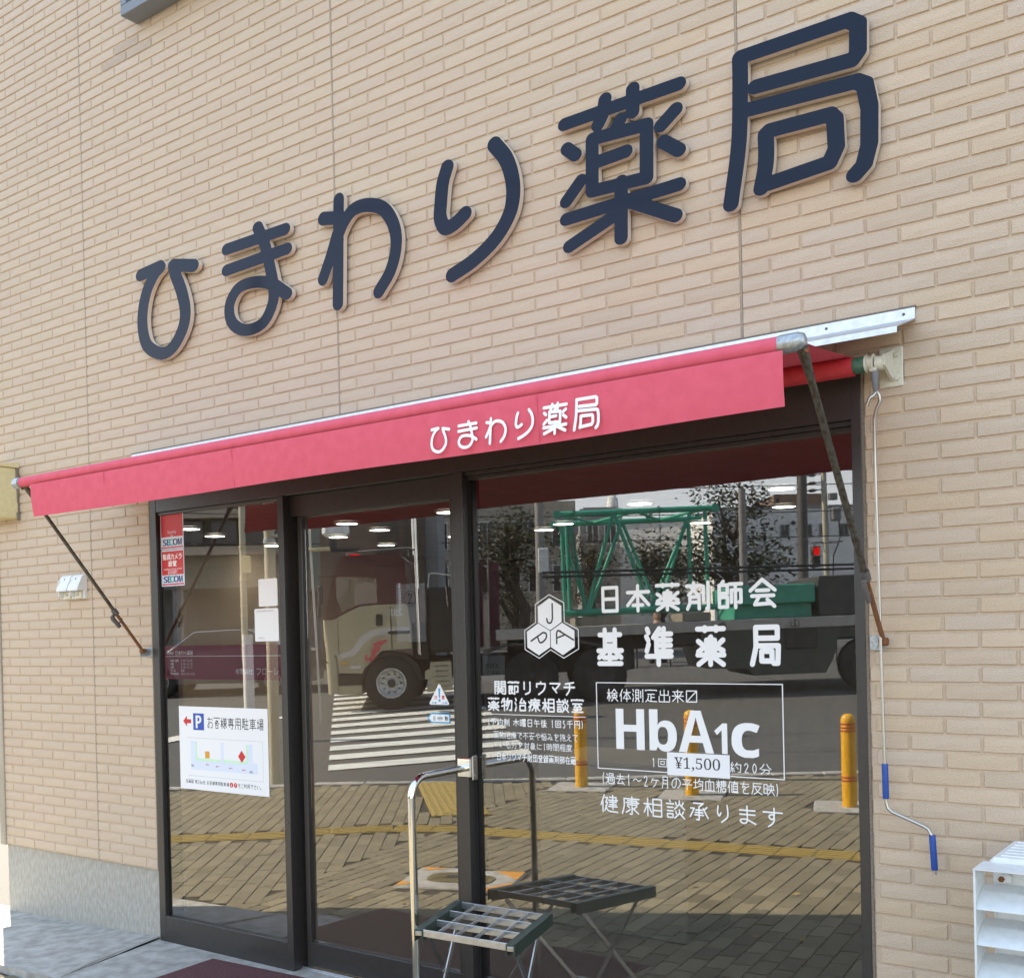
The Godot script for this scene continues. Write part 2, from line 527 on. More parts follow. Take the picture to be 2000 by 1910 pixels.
func sign_mesh(list: Array, wx: float, wy: float, z0: float, z1: float) -> Array:
	# face and edge of a raised letter: the outline is where the distance to the strokes equals half the stroke width
	var step := 0.11
	var lo := Vector2(1e9, 1e9)
	var hi := Vector2(-1e9, -1e9)
	var legs := []
	for p in list:
		for i in p.size():
			var q := Vector2(p[i].x / (wx * 0.5), p[i].y / (wy * 0.5))
			lo = lo.min(q)
			hi = hi.max(q)
			if i > 0:
				legs.append([Vector2(p[i - 1].x / (wx * 0.5), p[i - 1].y / (wy * 0.5)), q])
	lo -= Vector2(1.5, 1.5)
	hi += Vector2(1.5, 1.5)
	var nx := int((hi.x - lo.x) / step) + 2
	var ny := int((hi.y - lo.y) / step) + 2
	var f := PackedFloat32Array()
	f.resize(nx * ny)
	f.fill(9.0)
	for l in legs:
		var a: Vector2 = l[0]
		var ab: Vector2 = l[1] - l[0]
		var len2 := maxf(ab.length_squared(), 1e-9)
		var m0: Vector2 = (a.min(l[1]) - Vector2(1.4, 1.4) - lo) / step
		var m1: Vector2 = (a.max(l[1]) + Vector2(1.4, 1.4) - lo) / step
		for j in range(maxi(0, int(m0.y)), mini(ny, int(m1.y) + 2)):
			for i in range(maxi(0, int(m0.x)), mini(nx, int(m1.x) + 2)):
				var q := lo + Vector2(i, j) * step - a
				var d := (q - ab * clampf(q.dot(ab) / len2, 0.0, 1.0)).length()
				var k := j * nx + i
				if d < f[k]:
					f[k] = d
	var face := shape()
	var edge := shape()
	edge.soft = true
	var corner := [Vector2i(0, 0), Vector2i(1, 0), Vector2i(1, 1), Vector2i(0, 1)]
	for j in ny - 1:
		for i in nx - 1:
			var v := []
			var inside := 0
			for c in corner:
				var x: float = f[(j + c.y) * nx + i + c.x] - 1.0
				v.append(x)
				if x < 0.0:
					inside += 1
			if inside == 0:
				continue
			var poly := []
			var outs := []
			for k in 4:
				var m := (k + 1) % 4
				var p := lo + Vector2(i + corner[k].x, j + corner[k].y) * step
				var q := lo + Vector2(i + corner[m].x, j + corner[m].y) * step
				if v[k] < 0.0:
					poly.append(p)
				if (v[k] < 0.0) != (v[m] < 0.0):
					var first: bool = k < 2
					var t: float = v[k] / (v[k] - v[m]) if first else 1.0 - v[m] / (v[m] - v[k])
					var x := p.lerp(q, t) if first else q.lerp(p, 1.0 - t)
					poly.append(x)
					outs.append([x, v[k] < 0.0])
			var w := []
			for p in poly:
				w.append(Vector3(p.x * wx * 0.5, p.y * wy * 0.5, z1))
			for k in range(1, w.size() - 1):
				face.tri(w[0], w[k], w[k + 1])
			if outs.size() == 2:
				var a: Vector2 = outs[0][0] if outs[0][1] else outs[1][0]
				var b: Vector2 = outs[1][0] if outs[0][1] else outs[0][0]
				var A := Vector3(a.x * wx * 0.5, a.y * wy * 0.5, 0)
				var B := Vector3(b.x * wx * 0.5, b.y * wy * 0.5, 0)
				edge.quad(A + Vector3(0, 0, z1), A + Vector3(0, 0, z0), B + Vector3(0, 0, z0), B + Vector3(0, 0, z1))
	return [face, edge]

func type_mesh(text: String, height: float, font := "Droid Sans", weight := 400, depth := 0.0006) -> TextMesh:
	var f := SystemFont.new()
	f.font_names = PackedStringArray([font])
	f.font_weight = weight
	var t := TextMesh.new()
	t.text = text
	t.font = f
	t.font_size = 64
	t.pixel_size = height / 64.0 / 0.714
	t.depth = depth
	t.curve_step = 2.0
	return t

func type_piece(called: String, text: String, x0: float, x1: float, yb: float, yt: float, z: float, m: Material, parent: Node, font := "Droid Sans", weight := 400, own_height := 0.0) -> MeshInstance3D:
	# set type stretched to a box; own_height is the height of the type's capitals where it differs from the box
	var h := own_height if own_height > 0.0 else yt - yb
	var t := type_mesh(text, h, font, weight)
	var b := t.get_aabb()
	var k := (x1 - x0) / maxf(b.size.x, 1e-6)
	var ky := (yt - yb) / maxf(b.size.y, 1e-6)
	return piece(called, t, m, parent, Transform3D(Basis.from_scale(Vector3(k, ky, 1.0)), Vector3(x0 - b.position.x * k, yb - b.position.y * ky, z)))

const GLYPHS := """
kusa|05z5 a0ab p0pb
gon|f0j3 07z7 4eve 4lvl 4rvrvy4y4r
hi|00.0z.zz.z0.00 0hzh
me|00.0z.zz.z0.00 0bzb 0nzn
kuchi|00.0z.zz.z0.00
ki|0bzb h0hz hb0s hbzs
sui|50c6 0cai 1zco
nin|s00k fdfz
rit|656o t0.tz.lz
uka|h0h5 0d.05.z5.zd
tori|c00d 6a6z l0j8 68z8 6hyh 6pyp 6yzy k8ky
take|7008 45h5 a5dc p0j8 n5z5 t5wc
mon|000z 00.e0.ee.0e 07e7 l0.z0.zz.vz l0.le.ze l7z7
ito|g0.5a.gc p6.3l.uk glgz 7p1x ppwx
koz|000z 00.s0.ec.uk.or.cq
te|08z8 i0.iz.bz 0ozk
ris|h0hz 5a1j q8xg
kan|h00c h0zc 8ere 3lwl hehy 8pbv rpov 0yzy
gat|60.u0.uz.pz 60.6j.1z 6bub 6mum
fire|h0.he.0z hezz 476h v7rh
ken|h02c h0xc 9cqc 5h.uh.uo.5o.5h hc.ho.2z hozz
shi|a0e5 1b.lb.0r dhdz ekim
kak|~e0.5c f4.s4.4h ~bi.kb.zh 9l.ql.qz.9z.9l
日|hi@61uy
本|09z9 h0hz h90r h9zr 9rpr
薬|kusa@00z9 i9fc cc.cm.nm.nc.cc chnh 1d6g 1n8j ycsg ymqj 0qzq hmhz hq1z hqyz
剤|b0b4 04m4 54hg h43g 5g.5r.1z jgjz 5jjj 5qjq rit@o0zz
師|8045 252y 25.e5.eg.2g 2l.el.ey.2y h4z4 ks.kc.yc.ys.vs q4qz
会|h00e h0ze 9eqe 2lxl dl.6w.uv oqyz
基|25x5 a0al p0pl aapa agpg 0lzl bl1s olys hohy 8srs 1yyy
準|sui@009m tori@a0zn 0rzr hnhz
局|51.w1.wb.5b 51.5j.0z 5i.xi.wy.ry cn.cw.pw.pn.cn
関|mon@00zz cgej ngkj 7lsl 6rtr hlhr hr8z hrrz
節|take@00zb 3d.ed.en.3n 3iei 3d.3y.ew aqgy ld.wd.wt.rt ldlz
リ|818l ~r1.rg.pt.cz
ウ|h0h5 4e.45.v5 ~v5.uf.op.az
マ|24x4 ~x4.qd.gm afmt
チ|u155 1exe ~i4.ih.fq.8z
物|520d 39f9 909z 0nfj l0ge k7.y7.wy.qy o7gm t7hx
治|sui@00az n0.gd.yc s6yf gk.xk.xy.gy.gk
療|k0k4 74z4 74.7k.1z 094e 0o6j baya m6.ma.9i nazi gh.th.tp.gp.gh gltl mpmz frax ssyx
相|ki@00fz me@i1zz
談|gon@00ez fire@g0zh fire@gizz
室|uka@00z9 4cvc fc.8l.rk mfun hlhy 6rtr 1yyy
予|53.t3.ha b6ne 1f.yf.sm hf.hz.bz
約|ito@00ez m0fc j7.y7.wy.qy kfpm
制|520a 46k6 0eme b0bz 2w.2k.kk.kv.hv rit@o0zz
木|ki@00zz
曜|hi@03bv e0.m0.m9.e9 e4m4 p0.x0.x9.p9 p4x4 tori@ebzz
午|903c 67u7 1jyj h7hz
後|a119 b80j 6f6z n0.g8.o9 t4.gg.yf lidu inun ~un.lw.dz jp.ms.zz
回|22.2x.xx.x2.22 bb.ob.oo.bo.bb
千|u0.44 1e.ye h3.hz
円|30.3z 30.w0.wz.rz h0.hh 3h.wh
で|34.w3 ~w3.jb.gn.ku.uy obrg tawe
不|13.y3 ~k3.cf.0m hb.hz nf.yo
安|uka@00z9 ~g8.9o.tz ~sh.lr.4z 0h.zh
や|~0h.p8.xb.xh.sl.nl 95kz i1m6
悩|ris@00az e2h7 n0o6 x1s7 db.dy.xy.xb hdtt tdht
み|54k4 ~k4.gi.9t.2s.3n.am.nq.zv ~sf.rp.kz
を|36v6 ~f0.9h ~9h.hd.ij.io ~wc.ii.cp.ey.uy
抱|te@00cz l0fd j6.x6.wn.rn kd.sd.sk.kk kd.kx.zx.zr
え|c1m4 5c.sc.2x ~ek.jj.lu.px.xx
て|24x3 ~x3.kb.gm.js.ty
い|~46.4m.8v.cq ~s8.ve.xn
る|74.r4.3p ~3p.gh.rh.wp.sx.iz.dw.gr.ms
方|h0h6 16y6 ~d6.bl.1z cf.tf.ry.ly
を|36v6 ~f0.9h ~9h.hd.ij.io ~wc.ii.cp.ey.uy
対|9097 07i7 ~f8.9p.0y 3diw j9z9 t0.tz.mz lgon
象|c05a c3.p3.k9 6a.6i.ti.ta.6a hahi ~gi.1p ~di.kn.ky.fz ~jn.2v ~jr.5z tokq koyz
に|~53.4j.6y fava ~eo.hu.wu
時|hi@03cu f5y5 n0nd edzd elzl tf.tz.nz holt
間|mon@00zz hi@bhox
程|e136 0dfd 838z 8d0s 8dfp kuchi@j1xc hizi iqyq gyzy qiqy
度|i0i4 44z4 ~44.4j.0z 9aza e6.ei.ri.r6 8nsn ~sn.lu.7z ~cp.ku.zz
財|me@20eq 5r0z bqgz ibzb t0.tz.oz sbhp
団|22.2x.xx.x2.22 7bsb m6.ms.hs bgek
登|34.f4.0g 589b k0.na.zg t2o5 x7r9 9gqg ak.pk.pq.aq.ak dsex oslx 2yxy
録|kan@00gz j2.x2.xe k8x8 heze qe.qz.mz jjmn hwnp xjtn sozx
在|17y7 ~g0.bc.0n 8g8z gkxk ocoy dyzy
籍|take@00z9 1dfd 1iei 0ngn 8a8z 8n0x 8ofw hdzd mami tati gizi hi@ilyz
検|ki@00cz ken@d0zz
体|nin@00bz c9z9 n0nz n9cr o9zr hrur
測|sui@008z me@a1kp dq9z hqlz rit@p0zz
定|uka@00z9 7dsd hdhy hmsm ~9h.7s.0z ~6r.cx.zy
出|h0hy 53.5f.uf.u3 1j.1y.yy.yj
来|25x5 h0hz 0hzh 79bf s9of hh1w hhyw
〼|22.2x.xx.x2.22 2xx2
過|3287 1e.8e.8q.0x ~8q.fx.zy ed.e1.u1.ud l7u7 l7ld bu.bd.yd.yu.tu hi.si.sp.hp.hi
去|58t8 h0hg 0gzg gg.6w.tv nnxz
～|~2j.9d.gg.nk.vg.xf
ヶ|~c8.5k 9dxd ~pd.mq.cz
月|gat@50uz
の|~i5.hn.9x.2q.4d.e4.p4.xe.vp.nx
平|35w5 h5hz 0kzk 9acg qang
均|0beb 727r 0tfp m0fd j7.y7.wy.qy kfsf intk
血|i0d6 36w6 363y w6wy e6ey l6ly 0yzy
糖|707z 0ded 1449 d4a9 7e0o 7eem p0p3 h3z3 ~h3.hk.ez k7.x7.xh hczc khxh q4ql kp.xp.xy.ky.kp
値|nin@00az c4z4 n0n8 me@i8xv da.dy.zy
反|52y2 ~52.5h.0z 5bvb ~vb.kq.7z ~ac.jp.zz
映|hi@03bu h7hj w7wj h7w7 djzj ~o0.ok.cz pkzz
健|nin@009z i4.w4.we gaza iewe ijwj gnyn p0ps 95.e5.af.ef.8w ~am.gw.zy
康|k0k4 44z4 ~44.4j.0z b8.u8.ug 8cyc bgug k5.kz.gz bjfm 8wgq ujpn lnxx
承|82.q2.i9 i9.iy.dy cfof bkpk apqp 2c.9c.1t x9rf qczu
り|~94.8h.bn.eh ~q2.rh.pq.fz
ま|48v8 4gvg ~h0.hr.cx.6v.5r.bp.iq.wx
す|18y8 ~k0.kf.hl.cj.ce.hc.kg.kn.gu.az
お|36l6 ~c0.cv.8y.4u.7n.fi.rh.xo.vw.nz q4y9
客|uka@00z9 kak@48vz
様|ki@00cz i0k4 v0s4 f5y5 gaxa egzg o5.oz.kz gk.mk.ew xism plzw
専|14y4 h0hj 68.s8.sj.6j.68 6dsd 0nzn qj.qz.kz 8qcv
用|51.5k.0z 51.w1.wz.rz 5bwb 5lwl h1hz
駐|313i 31f1 919i 37f7 3cfc 3i.gi.fy.by 0n0u 4n5t 9mas o0q4 i8z8 jkyk hyzy q8qy
車|14y4 h0hz 69.s9.sn.6n.69 6gsg 0tzt
場|0bcb 626r 0udq hi@i0xc dgzg ~lg.ep il.yl.wy.sy plew umkz
当|h0hd 529a u2pa 4e.ve.vy.4y 4ovo
南|14y4 h0ha 3z.3a.wa.wz.rz cdei ndli 9jqj 9pqp hjhz
先|a25d 88u8 h0hh 1hyh ~ch.bs.1z ~lh.lx.ny.xy.xt
ご|o1q5 t0v4 69r9 ~6o.5u.ay.wx
利|e035 0bjb 929z 9b0q 9cio rit@n0zz
下|03z3 h3hz javk
さ|3ava ~e0.jd.qm ~5p.6v.fy.py
。|~2s.6q.au.8y.3x.2s
保|nin@00bz kuchi@h1wc djzj oboz nidw pizw
険|koz@00bz ken@d0zz
有|17y7 ~h0.cd.0n gat@adtz
限|koz@00bz f1.w1.wd.fd f1.fz.nw f7w7 xgqm ~id.os.zz
社|shi@00dz gdyd p2py eyzy
フ|24w4 ~w4.sk.9z
ロ|kuchi@55uu
ー|1hyh
レ|808x ~8x.nr.yf
金|kan@00zz
土|0dzd h2hy 0yzy
祝|shi@00dz kuchi@i1wc ~ld.kq.cz rc.rx.zx.zr
休|nin@00bz ki@c0zz
緊|000d 00g0 09g9 0dgd 6069 a0a9 j0.w0.nb.jd k4zd ito@8fqz
急|b03a b2.m2.i8 68.t8.tl.6l 6ete 3o1v ~9n.9w.cy.oy.ot hnkq rnxt
連|3287 1e.8e.8q.0x ~8q.fx.zy c4y4 m0ms e8.w8.wm.em.e8 efwf cozo
絡|ito@00ez kak@g0zz
監|000i 00f0 06f6 0dfd 0ifi 7076 7d7i m0h8 k5y5 mbsd 3l3y wlwy 3lwl dldy mlmy 0yzy
視|shi@00dz me@i0wn ~mn.lr.cz sn.sy.zy.zr
カ|28.w8.uy.oy ~f0.el.1z
メ|~r0.jl.2z 6cxu
ラ|62s2 2dwd ~wd.rp.8z
設|gon@00ez ~k0.ka.fe k0.u0.u9.zb.zd ghvh ~vh.ps.ez ~ij.os.zz
置|21.x1.xa.2a.21 c1ca n1na 1eye hbhh me@bhqv 5j.5y.yy
注|sui@00az n0p5 d8z8 ekyk cyzy o8oy
意|h0h3 43v3 93b8 q3o8 08z8 hi@8brn 3q1x ~9p.9x.cz.nz.ou hpkt rpxv
自|h0e5 me@65uz
動|h031 05k5 3a.ha.hl.3l.3a 3fhf a2ay 1qiq 0ykx lb.yb.xy.sy ~r1.qn.jz
米|h0hz 0hzh 63ac t3pc gh1x ihyx
山|h0hy 0c.0y.zy.zc
フ|24w4 ~w4.sk.9z
0|~h1.99.7h.9q.hy.pq.rh.p9.h1
1|c7i1 i1iz
2|~79.c3.k2.q7.pd.8y 8ysy
3|~83.i1.p6.mf.fg ~fg.qk.qt.jz.7w
4|m0.5o.to m0mz
5|q2.b2.ae ~ae.he.qk.qs.iz.8w
6|~o1.bc.8o.ex.mx.qq.mj.ei.9m
7|82.r2.ez
8|~h1.a6.ce.mi.ss.hy.9s.di.ne.q6.h1
9|~9z.nn.ra.l2.d2.97.dg.lh.rb
:|hagc hqgs
（|~v0.oa.oq.vz
）|~40.ba.bq.4z
P|808z ~80.m0.s5.sd.mi.8i
m|2g2z ~2k.8g.dk.dz ~dk.jg.pk.pz
~|~2j.9d.gg.nk.vg.xf
-|8hrh
ひ|25e2 ~e3.8a.4k.6t.ey.nu.sl.qb.m3 m3y6
わ|908z 1695 ~9b.5i.1p ~9c.g6.o6.wd.wn.oy
分|~d0.8a.0i ~m0.ra.zi 5k.tk.sx.mx ~fk.cs.4z
"""

# ------------------------------------------------------------------ the shop

func brick_mesh(length: float) -> ArrayMesh:
	var s := shape()
	var gap := 0.0024
	var nx := 5 if length > 0.15 else 3
	var x0 := -length * 0.5 + gap
	var x1 := length * 0.5 - gap
	var y0 := -ROW * 0.5 + gap
	var y1 := ROW * 0.5 - gap
	var g := []
	for j in 3:
		var row := []
		for i in nx:
			var c := 0.0045
			var x: float = lerpf(x0 + c, x1 - c, float(i) / (nx - 1))
			var y: float = lerpf(y0 + c * 0.8, y1 - c * 1.15, j / 2.0)
			var rim: bool = i == 0 or i == nx - 1 or j != 1
			row.append(Vector3(x + rng.randf_range(-0.0012, 0.0012), y + rng.randf_range(-0.0010, 0.0010), rng.randf_range(-0.0022, -0.0004) if rim else rng.randf_range(-0.0006, 0.0012)))
		g.append(row)
	for j in 2:
		for i in nx - 1:
			s.quad(g[j][i], g[j][i + 1], g[j + 1][i + 1], g[j + 1][i])
	var front := []
	for i in nx:
		front.append(g[0][i])
	front.append(g[1][nx - 1])
	for i in nx:
		front.append(g[2][nx - 1 - i])
	front.append(g[1][0])
	var back := []
	for p in front:
		var q := Vector3(clampf(p.x * 1.2, x0, x1), clampf(p.y * 1.6, y0, y1), -0.0088)
		if p != g[1][0] and p != g[1][nx - 1]:
			q.x = x0 if p.x < x0 + 0.008 else (x1 if p.x > x1 - 0.008 else p.x)
		else:
			q.y = 0.0
		back.append(q)
	for k in front.size():
		var m := (k + 1) % front.size()
		s.quad_out(front[k], front[m], back[m], back[k], Vector3(0, 0, -0.02))
	return s.mesh()

func build_wall(shop: Node3D, cam: Camera3D):
	var left := -5.2
	var right := 3.6
	var s := shape()
	var z1 := -0.0070
	var z0 := -0.20
	s.span(Vector3(left, 0.39, z0), Vector3(DOOR_L, DOOR_TOP, z1))
	s.span(Vector3(DOOR_R, 0.39, z0), Vector3(right, DOOR_TOP, z1))
	s.span(Vector3(left, DOOR_TOP, z0), Vector3(right, 7.4, z1))
	s.span(Vector3(left, -0.3, -8.0), Vector3(left + 0.18, 7.4, z0))
	s.span(Vector3(right - 0.18, -0.3, -8.0), Vector3(right, 7.4, z0))
	s.span(Vector3(left, -0.3, -8.2), Vector3(right, 7.4, -8.0))
	var wall := piece("wall", s, M.joint, shop)
	s = shape()
	s.span(Vector3(left - 0.05, 7.4, -8.25), Vector3(right + 0.05, 7.62, 0.06))
	piece("parapet", s, M.render_grey, shop)
	s = shape()
	for k in range(-2, 2):
		s.span(Vector3(k * 9 * BRICK - 0.0035, DOOR_TOP + 0.002 if k == -1 or k == 0 else 0.39, -0.0068), Vector3(k * 9 * BRICK + 0.0035, 7.4, -0.0030))
	piece("sealant_joint", s, M.caulk, wall)
	s = shape()
	s.span(Vector3(left - 0.012, 0.385, -0.06), Vector3(left + 0.045, 7.4, 0.010), 0.004)
	piece("corner_trim", s, M.render_beige, wall)
	s = shape()
	s.span(Vector3(DOOR_L - 0.008, 0.39, -0.0068), Vector3(DOOR_L - 0.0005, DOOR_TOP, -0.001))
	s.span(Vector3(DOOR_R + 0.0005, 0.39, -0.0068), Vector3(DOOR_R + 0.010, DOOR_TOP, -0.001))
	piece("sealant_edge", s, M.dirt, wall)
	s = shape()
	s.span(Vector3(left + 0.02, -0.4, z0), Vector3(DOOR_L, 0.388, -0.022), 0.004)
	s.span(Vector3(DOOR_R, -0.4, z0), Vector3(right - 0.02, 0.388, -0.022), 0.004)
	piece("foundation", s, M.foundation, shop)
	# the bricks of the siding
	var full := []
	var half := []
	for k in 6:
		full.append(brick_mesh(BRICK))
	for k in 3:
		half.append(brick_mesh(BRICK * 0.5))
	var spots := []
	for r in range(-61, 62):
		var y := TOP_LINE - (r + 0.5) * ROW
		for panel in range(-3, 2):
			var cuts := [0.0]
			if posmod(r, 2) == 0:
				for i in 9:
					cuts.append(i + 0.5)
				cuts.append(9.0)
			else:
				for i in range(1, 10):
					cuts.append(float(i))
			for i in cuts.size() - 1:
				var a: float = (panel * 9 + cuts[i]) * BRICK
				var b: float = (panel * 9 + cuts[i + 1]) * BRICK
				var lo := left + 0.045
				if y < DOOR_TOP and y > 0:
					if a < DOOR_L and b > DOOR_L:
						b = DOOR_L - 0.006
					elif a < DOOR_R and b > DOOR_R:
						a = DOOR_R + 0.008
					elif a >= DOOR_L and b <= DOOR_R:
						continue
				a = maxf(a, lo)
				b = minf(b, right)
				if b - a > 0.02:
					spots.append([Vector3((a + b) * 0.5, y, 0.0), b - a])
	var view := cam.transform.affine_inverse()
	var near := []
	for i in spots.size():
		var p: Vector3 = view * spots[i][0]
		var px := 1000.0 + 2145.0 * p.x / -p.z
		var py := 1250.0 - 2145.0 * p.y / -p.z
		if px > -20 and px < 2020 and py > -20 and py < 1930:
			near.append([-p.z, i])
	near.sort()
	var single_out := {}
	for k in mini(300, near.size()):
		single_out[near[k][1]] = true
	var lots := {}
	for i in spots.size():
		var w: float = spots[i][1]
		var is_full: bool = w > BRICK * 0.75
		var kind := rng.randi_range(0, 5) if is_full else rng.randi_range(0, 2)
		var at := Transform3D(Basis.from_scale(Vector3(w / (BRICK if is_full else BRICK * 0.5), 1, 1)), spots[i][0])
		if rng.randf() < 0.5:
			at = Transform3D(at.basis * Basis(Vector3(0, 0, 1), PI), at.origin) if rng.randf() < 0.0 else at
		var v := rng.randf_range(0.975, 1.025)
		var tint := Color(v, v * rng.randf_range(0.985, 1.01), v * rng.randf_range(0.98, 1.02))
		var c: Vector3 = spots[i][0]
		if absf(c.y - 5.02) < 0.07 and c.x > -3.85 and c.x < -3.52:       # run-off dirt under the corner of the upper window
			tint = tint * 0.82
		if single_out.has(i):
			piece("brick", full[kind] if is_full else half[kind], M["brick_%d" % rng.randi_range(0, 5)], wall, at)
		else:
			var key := ("f%d" if is_full else "h%d") % kind
			if not lots.has(key):
				lots[key] = [[], []]
			lots[key][0].append(at)
			lots[key][1].append(tint)
	for key in lots:
		many("brick_field", full[int(key.substr(1))] if key[0] == "f" else half[int(key.substr(1))], M.brick_field, lots[key][0], lots[key][1], wall)

func build_entrance(shop: Node3D):
	var f := shape()
	var z0 := -0.13
	f.span(Vector3(DOOR_L, -0.05, z0), Vector3(-3.514, DOOR_TOP, 0.0), 0.002)
	f.span(Vector3(0.397, -0.05, z0), Vector3(DOOR_R, DOOR_TOP, 0.0), 0.002)
	f.span(Vector3(-3.514, 2.39, z0), Vector3(0.397, DOOR_TOP, -0.001), 0.002)
	f.span(Vector3(-3.514, -0.05, z0), Vector3(-2.525, 0.143, -0.001), 0.002)
	f.span(Vector3(-1.332, -0.05, z0), Vector3(0.397, 0.143, -0.001), 0.002)
	var frame := piece("entrance_frame", f, M.frame, shop)
	for x in [[-2.525, -2.482], [-1.388, -1.332]]:
		var s := shape()
		s.span(Vector3(x[0], -0.05, z0), Vector3(x[1], 2.39, 0.0), 0.002)
		piece("mullion", s, M.frame, frame)
	var b := shape()
	b.span(Vector3(-1.332, 2.372, -0.05), Vector3(0.397, 2.39, -0.018), 0.003)
	b.span(Vector3(-1.332, 2.355, -0.052), Vector3(0.397, 2.372, -0.034), 0.003)
	b.span(Vector3(-3.514, 2.372, -0.023), Vector3(-2.525, 2.389, -0.010), 0.003)
	piece("glazing_bead", b, M.frame, frame)
	b = shape()
	b.span(Vector3(-3.514, 0.143, -0.0235), Vector3(-3.505, 2.372, -0.019))
	b.span(Vector3(-1.332, 0.143, -0.0525), Vector3(-1.322, 2.355, -0.045))
	b.span(Vector3(0.388, 0.143, -0.0525), Vector3(0.397, 2.355, -0.045))
	b.span(Vector3(-1.322, 0.143, -0.0525), Vector3(0.388, 0.150, -0.045))
	piece("glazing_gasket", b, M.rubber, frame)
	b = shape()
	b.tube([Vector3(-2.503, 0.75, 0.0), Vector3(-2.503, 0.75, 0.004)], 0.005, 10)
	piece("screw", b, M.clamp_grey, frame)
	for g in [[-3.513, -2.526, 0.144, 2.388, -0.024, "fixed_glass"], [-1.331, 0.396, 0.144, 2.388, -0.053, "fixed_glass"]]:
		var s := shape()
		s.span(Vector3(g[0], g[2], g[4] - 0.006), Vector3(g[1], g[3], g[4]))
		piece(g[5], s, M.glass, shop)
	# sliding door behind the line of the frame
	var d := shape()
	d.span(Vector3(-2.445, 0.025, -0.098), Vector3(-1.395, 0.144, -0.060), 0.002)
	d.span(Vector3(-2.445, 0.1445, -0.098), Vector3(-2.415, 2.2805, -0.060), 0.002)
	d.span(Vector3(-1.455, 0.1445, -0.098), Vector3(-1.395, 2.2805, -0.060), 0.002)
	d.span(Vector3(-2.445, 2.281, -0.098), Vector3(-1.395, 2.31, -0.060), 0.002)
	var door := piece("sliding_door", d, M.frame, shop)
	d = shape()
	d.span(Vector3(-2.414, 0.145, -0.089), Vector3(-1.456, 2.28, -0.083))
	piece("door_glass", d, M.glass, door)
	d = shape()
	d.span(Vector3(-2.482, 2.285, -0.128), Vector3(-1.388, 2.389, -0.045), 0.002)
	piece("transom_cover", d, M.frame, shop)
	d = shape()
	d.span(Vector3(-2.482, -0.02, -0.128), Vector3(-1.388, 0.006, -0.046), 0.001)
	d.span(Vector3(-2.48, 0.006, -0.062), Vector3(-1.39, 0.014, -0.054), 0.001)
	piece("door_track", d, M.aluminium, shop)

func build_inside(shop: Node3D):
	var s := shape()
	s.span(Vector3(-5.0, -0.15, -8.0), Vector3(3.4, -0.02, -0.13))
	piece("shop_floor", s, M.interior_floor, shop)
	s = shape()
	s.span(Vector3(-5.02, 2.40, -8.0), Vector3(3.42, 2.55, -0.135))
	piece("shop_ceiling", s, M.interior, shop)
	s = shape()
	s.span(Vector3(-5.02, -0.02, -5.2), Vector3(3.42, 2.40, -5.05))
	piece("shop_back_wall", s, M.interior, shop)
	s = shape()
	s.span(Vector3(-2.0, -0.02, -2.05), Vector3(-1.05, 0.92, -1.5), 0.01)
	s.span(Vector3(-2.03, 0.92, -2.08), Vector3(-1.02, 0.95, -1.47), 0.006)
	tag(piece(numbered("display_counter"), s, M.counter, self), "low cream display counter standing inside behind the large right window", "counter")
	var where := {"behind the red security stickers": Vector2(-4.939, -1.33), "in the left pane beside the brace's reflection": Vector2(-5.267, -1.825), "small and half hidden by the lower security sticker": Vector2(-6.057, -2.169), "beside the pole's reflection in the left pane": Vector2(-5.675, -2.787), "highest at the left of the sliding door": Vector2(-3.92, -1.92), "across the white signal box's reflection in the sliding door": Vector2(-4.72, -2.631), "in the middle of the sliding door's top": Vector2(-4.092, -2.448), "lowest in the sliding door, above the truck's roof": Vector2(-5.022, -3.535), "highest at the right edge of the sliding door": Vector2(-2.957, -1.895), "lower one at the right edge of the sliding door": Vector2(-4.065, -3.358), "over the top chord of the green boom, in open sky": Vector2(-1.805, -2.43), "highest in the right window, beside the tall tree": Vector2(-0.829, -2.385), "over the brown rooftop in the right window": Vector2(-1.199, -3.332), "at the right end of the green boom": Vector2(-2.111, -3.911), "at the left end of the green boom": Vector2(-2.87, -3.155), "leftmost in the right window, over the grey pole": Vector2(-3.246, -3.445)}
	var k := (2.398 - EYE.y) / (2.5 - EYE.y)
	for w in where:
		var at := Vector3(EYE.x + (where[w].x - EYE.x) * k, 2.398, EYE.z + (where[w].y - EYE.z) * k)
		var o := base("ceiling_light", "round ceiling light inside, " + w, "ceiling light", at, 0.0, "ceiling lights inside the shop")
		s = shape()
		s.lathe([Vector2(0.082, 0.0), Vector2(0.082, -0.012), Vector2(0.068, -0.014), Vector2(0.066, -0.008), Vector2(0.066, 0.0)], Transform3D(), 24)
		piece("trim_ring", s, M.white_plastic, o)
		s = shape()
		s.lathe([Vector2(0.0, -0.0125), Vector2(0.0655, -0.0125), Vector2(0.0655, -0.006), Vector2(0.0, -0.006)], Transform3D(), 24)
		piece("lamp_disc", s, M.lamp, o)
		var l := SpotLight3D.new()
		l.name = "lamp_light"
		l.light_energy = 0.02
		l.light_size = 0.065
		l.light_color = Color(1.0, 0.96, 0.88)
		l.spot_angle = 70.0
		l.spot_range = 12.0
		l.spot_attenuation = 2.0
		l.shadow_enabled = true
		l.rotation.x = -PI / 2
		l.position.y = -0.03
		o.add_child(l, true)

func parse_path(t: String) -> Array:
	var out := []
	for part in t.split(";", false):
		part = part.strip_edges()
		var bent: bool = part.begins_with("~")
		var p := PackedVector2Array()
		for c in part.trim_prefix("~").split(" ", false):
			var v: PackedStringArray = c.split(",")
			p.append(Vector2(float(v[0]), float(v[1])))
		out.append(curve(p) if bent else p)
	return out

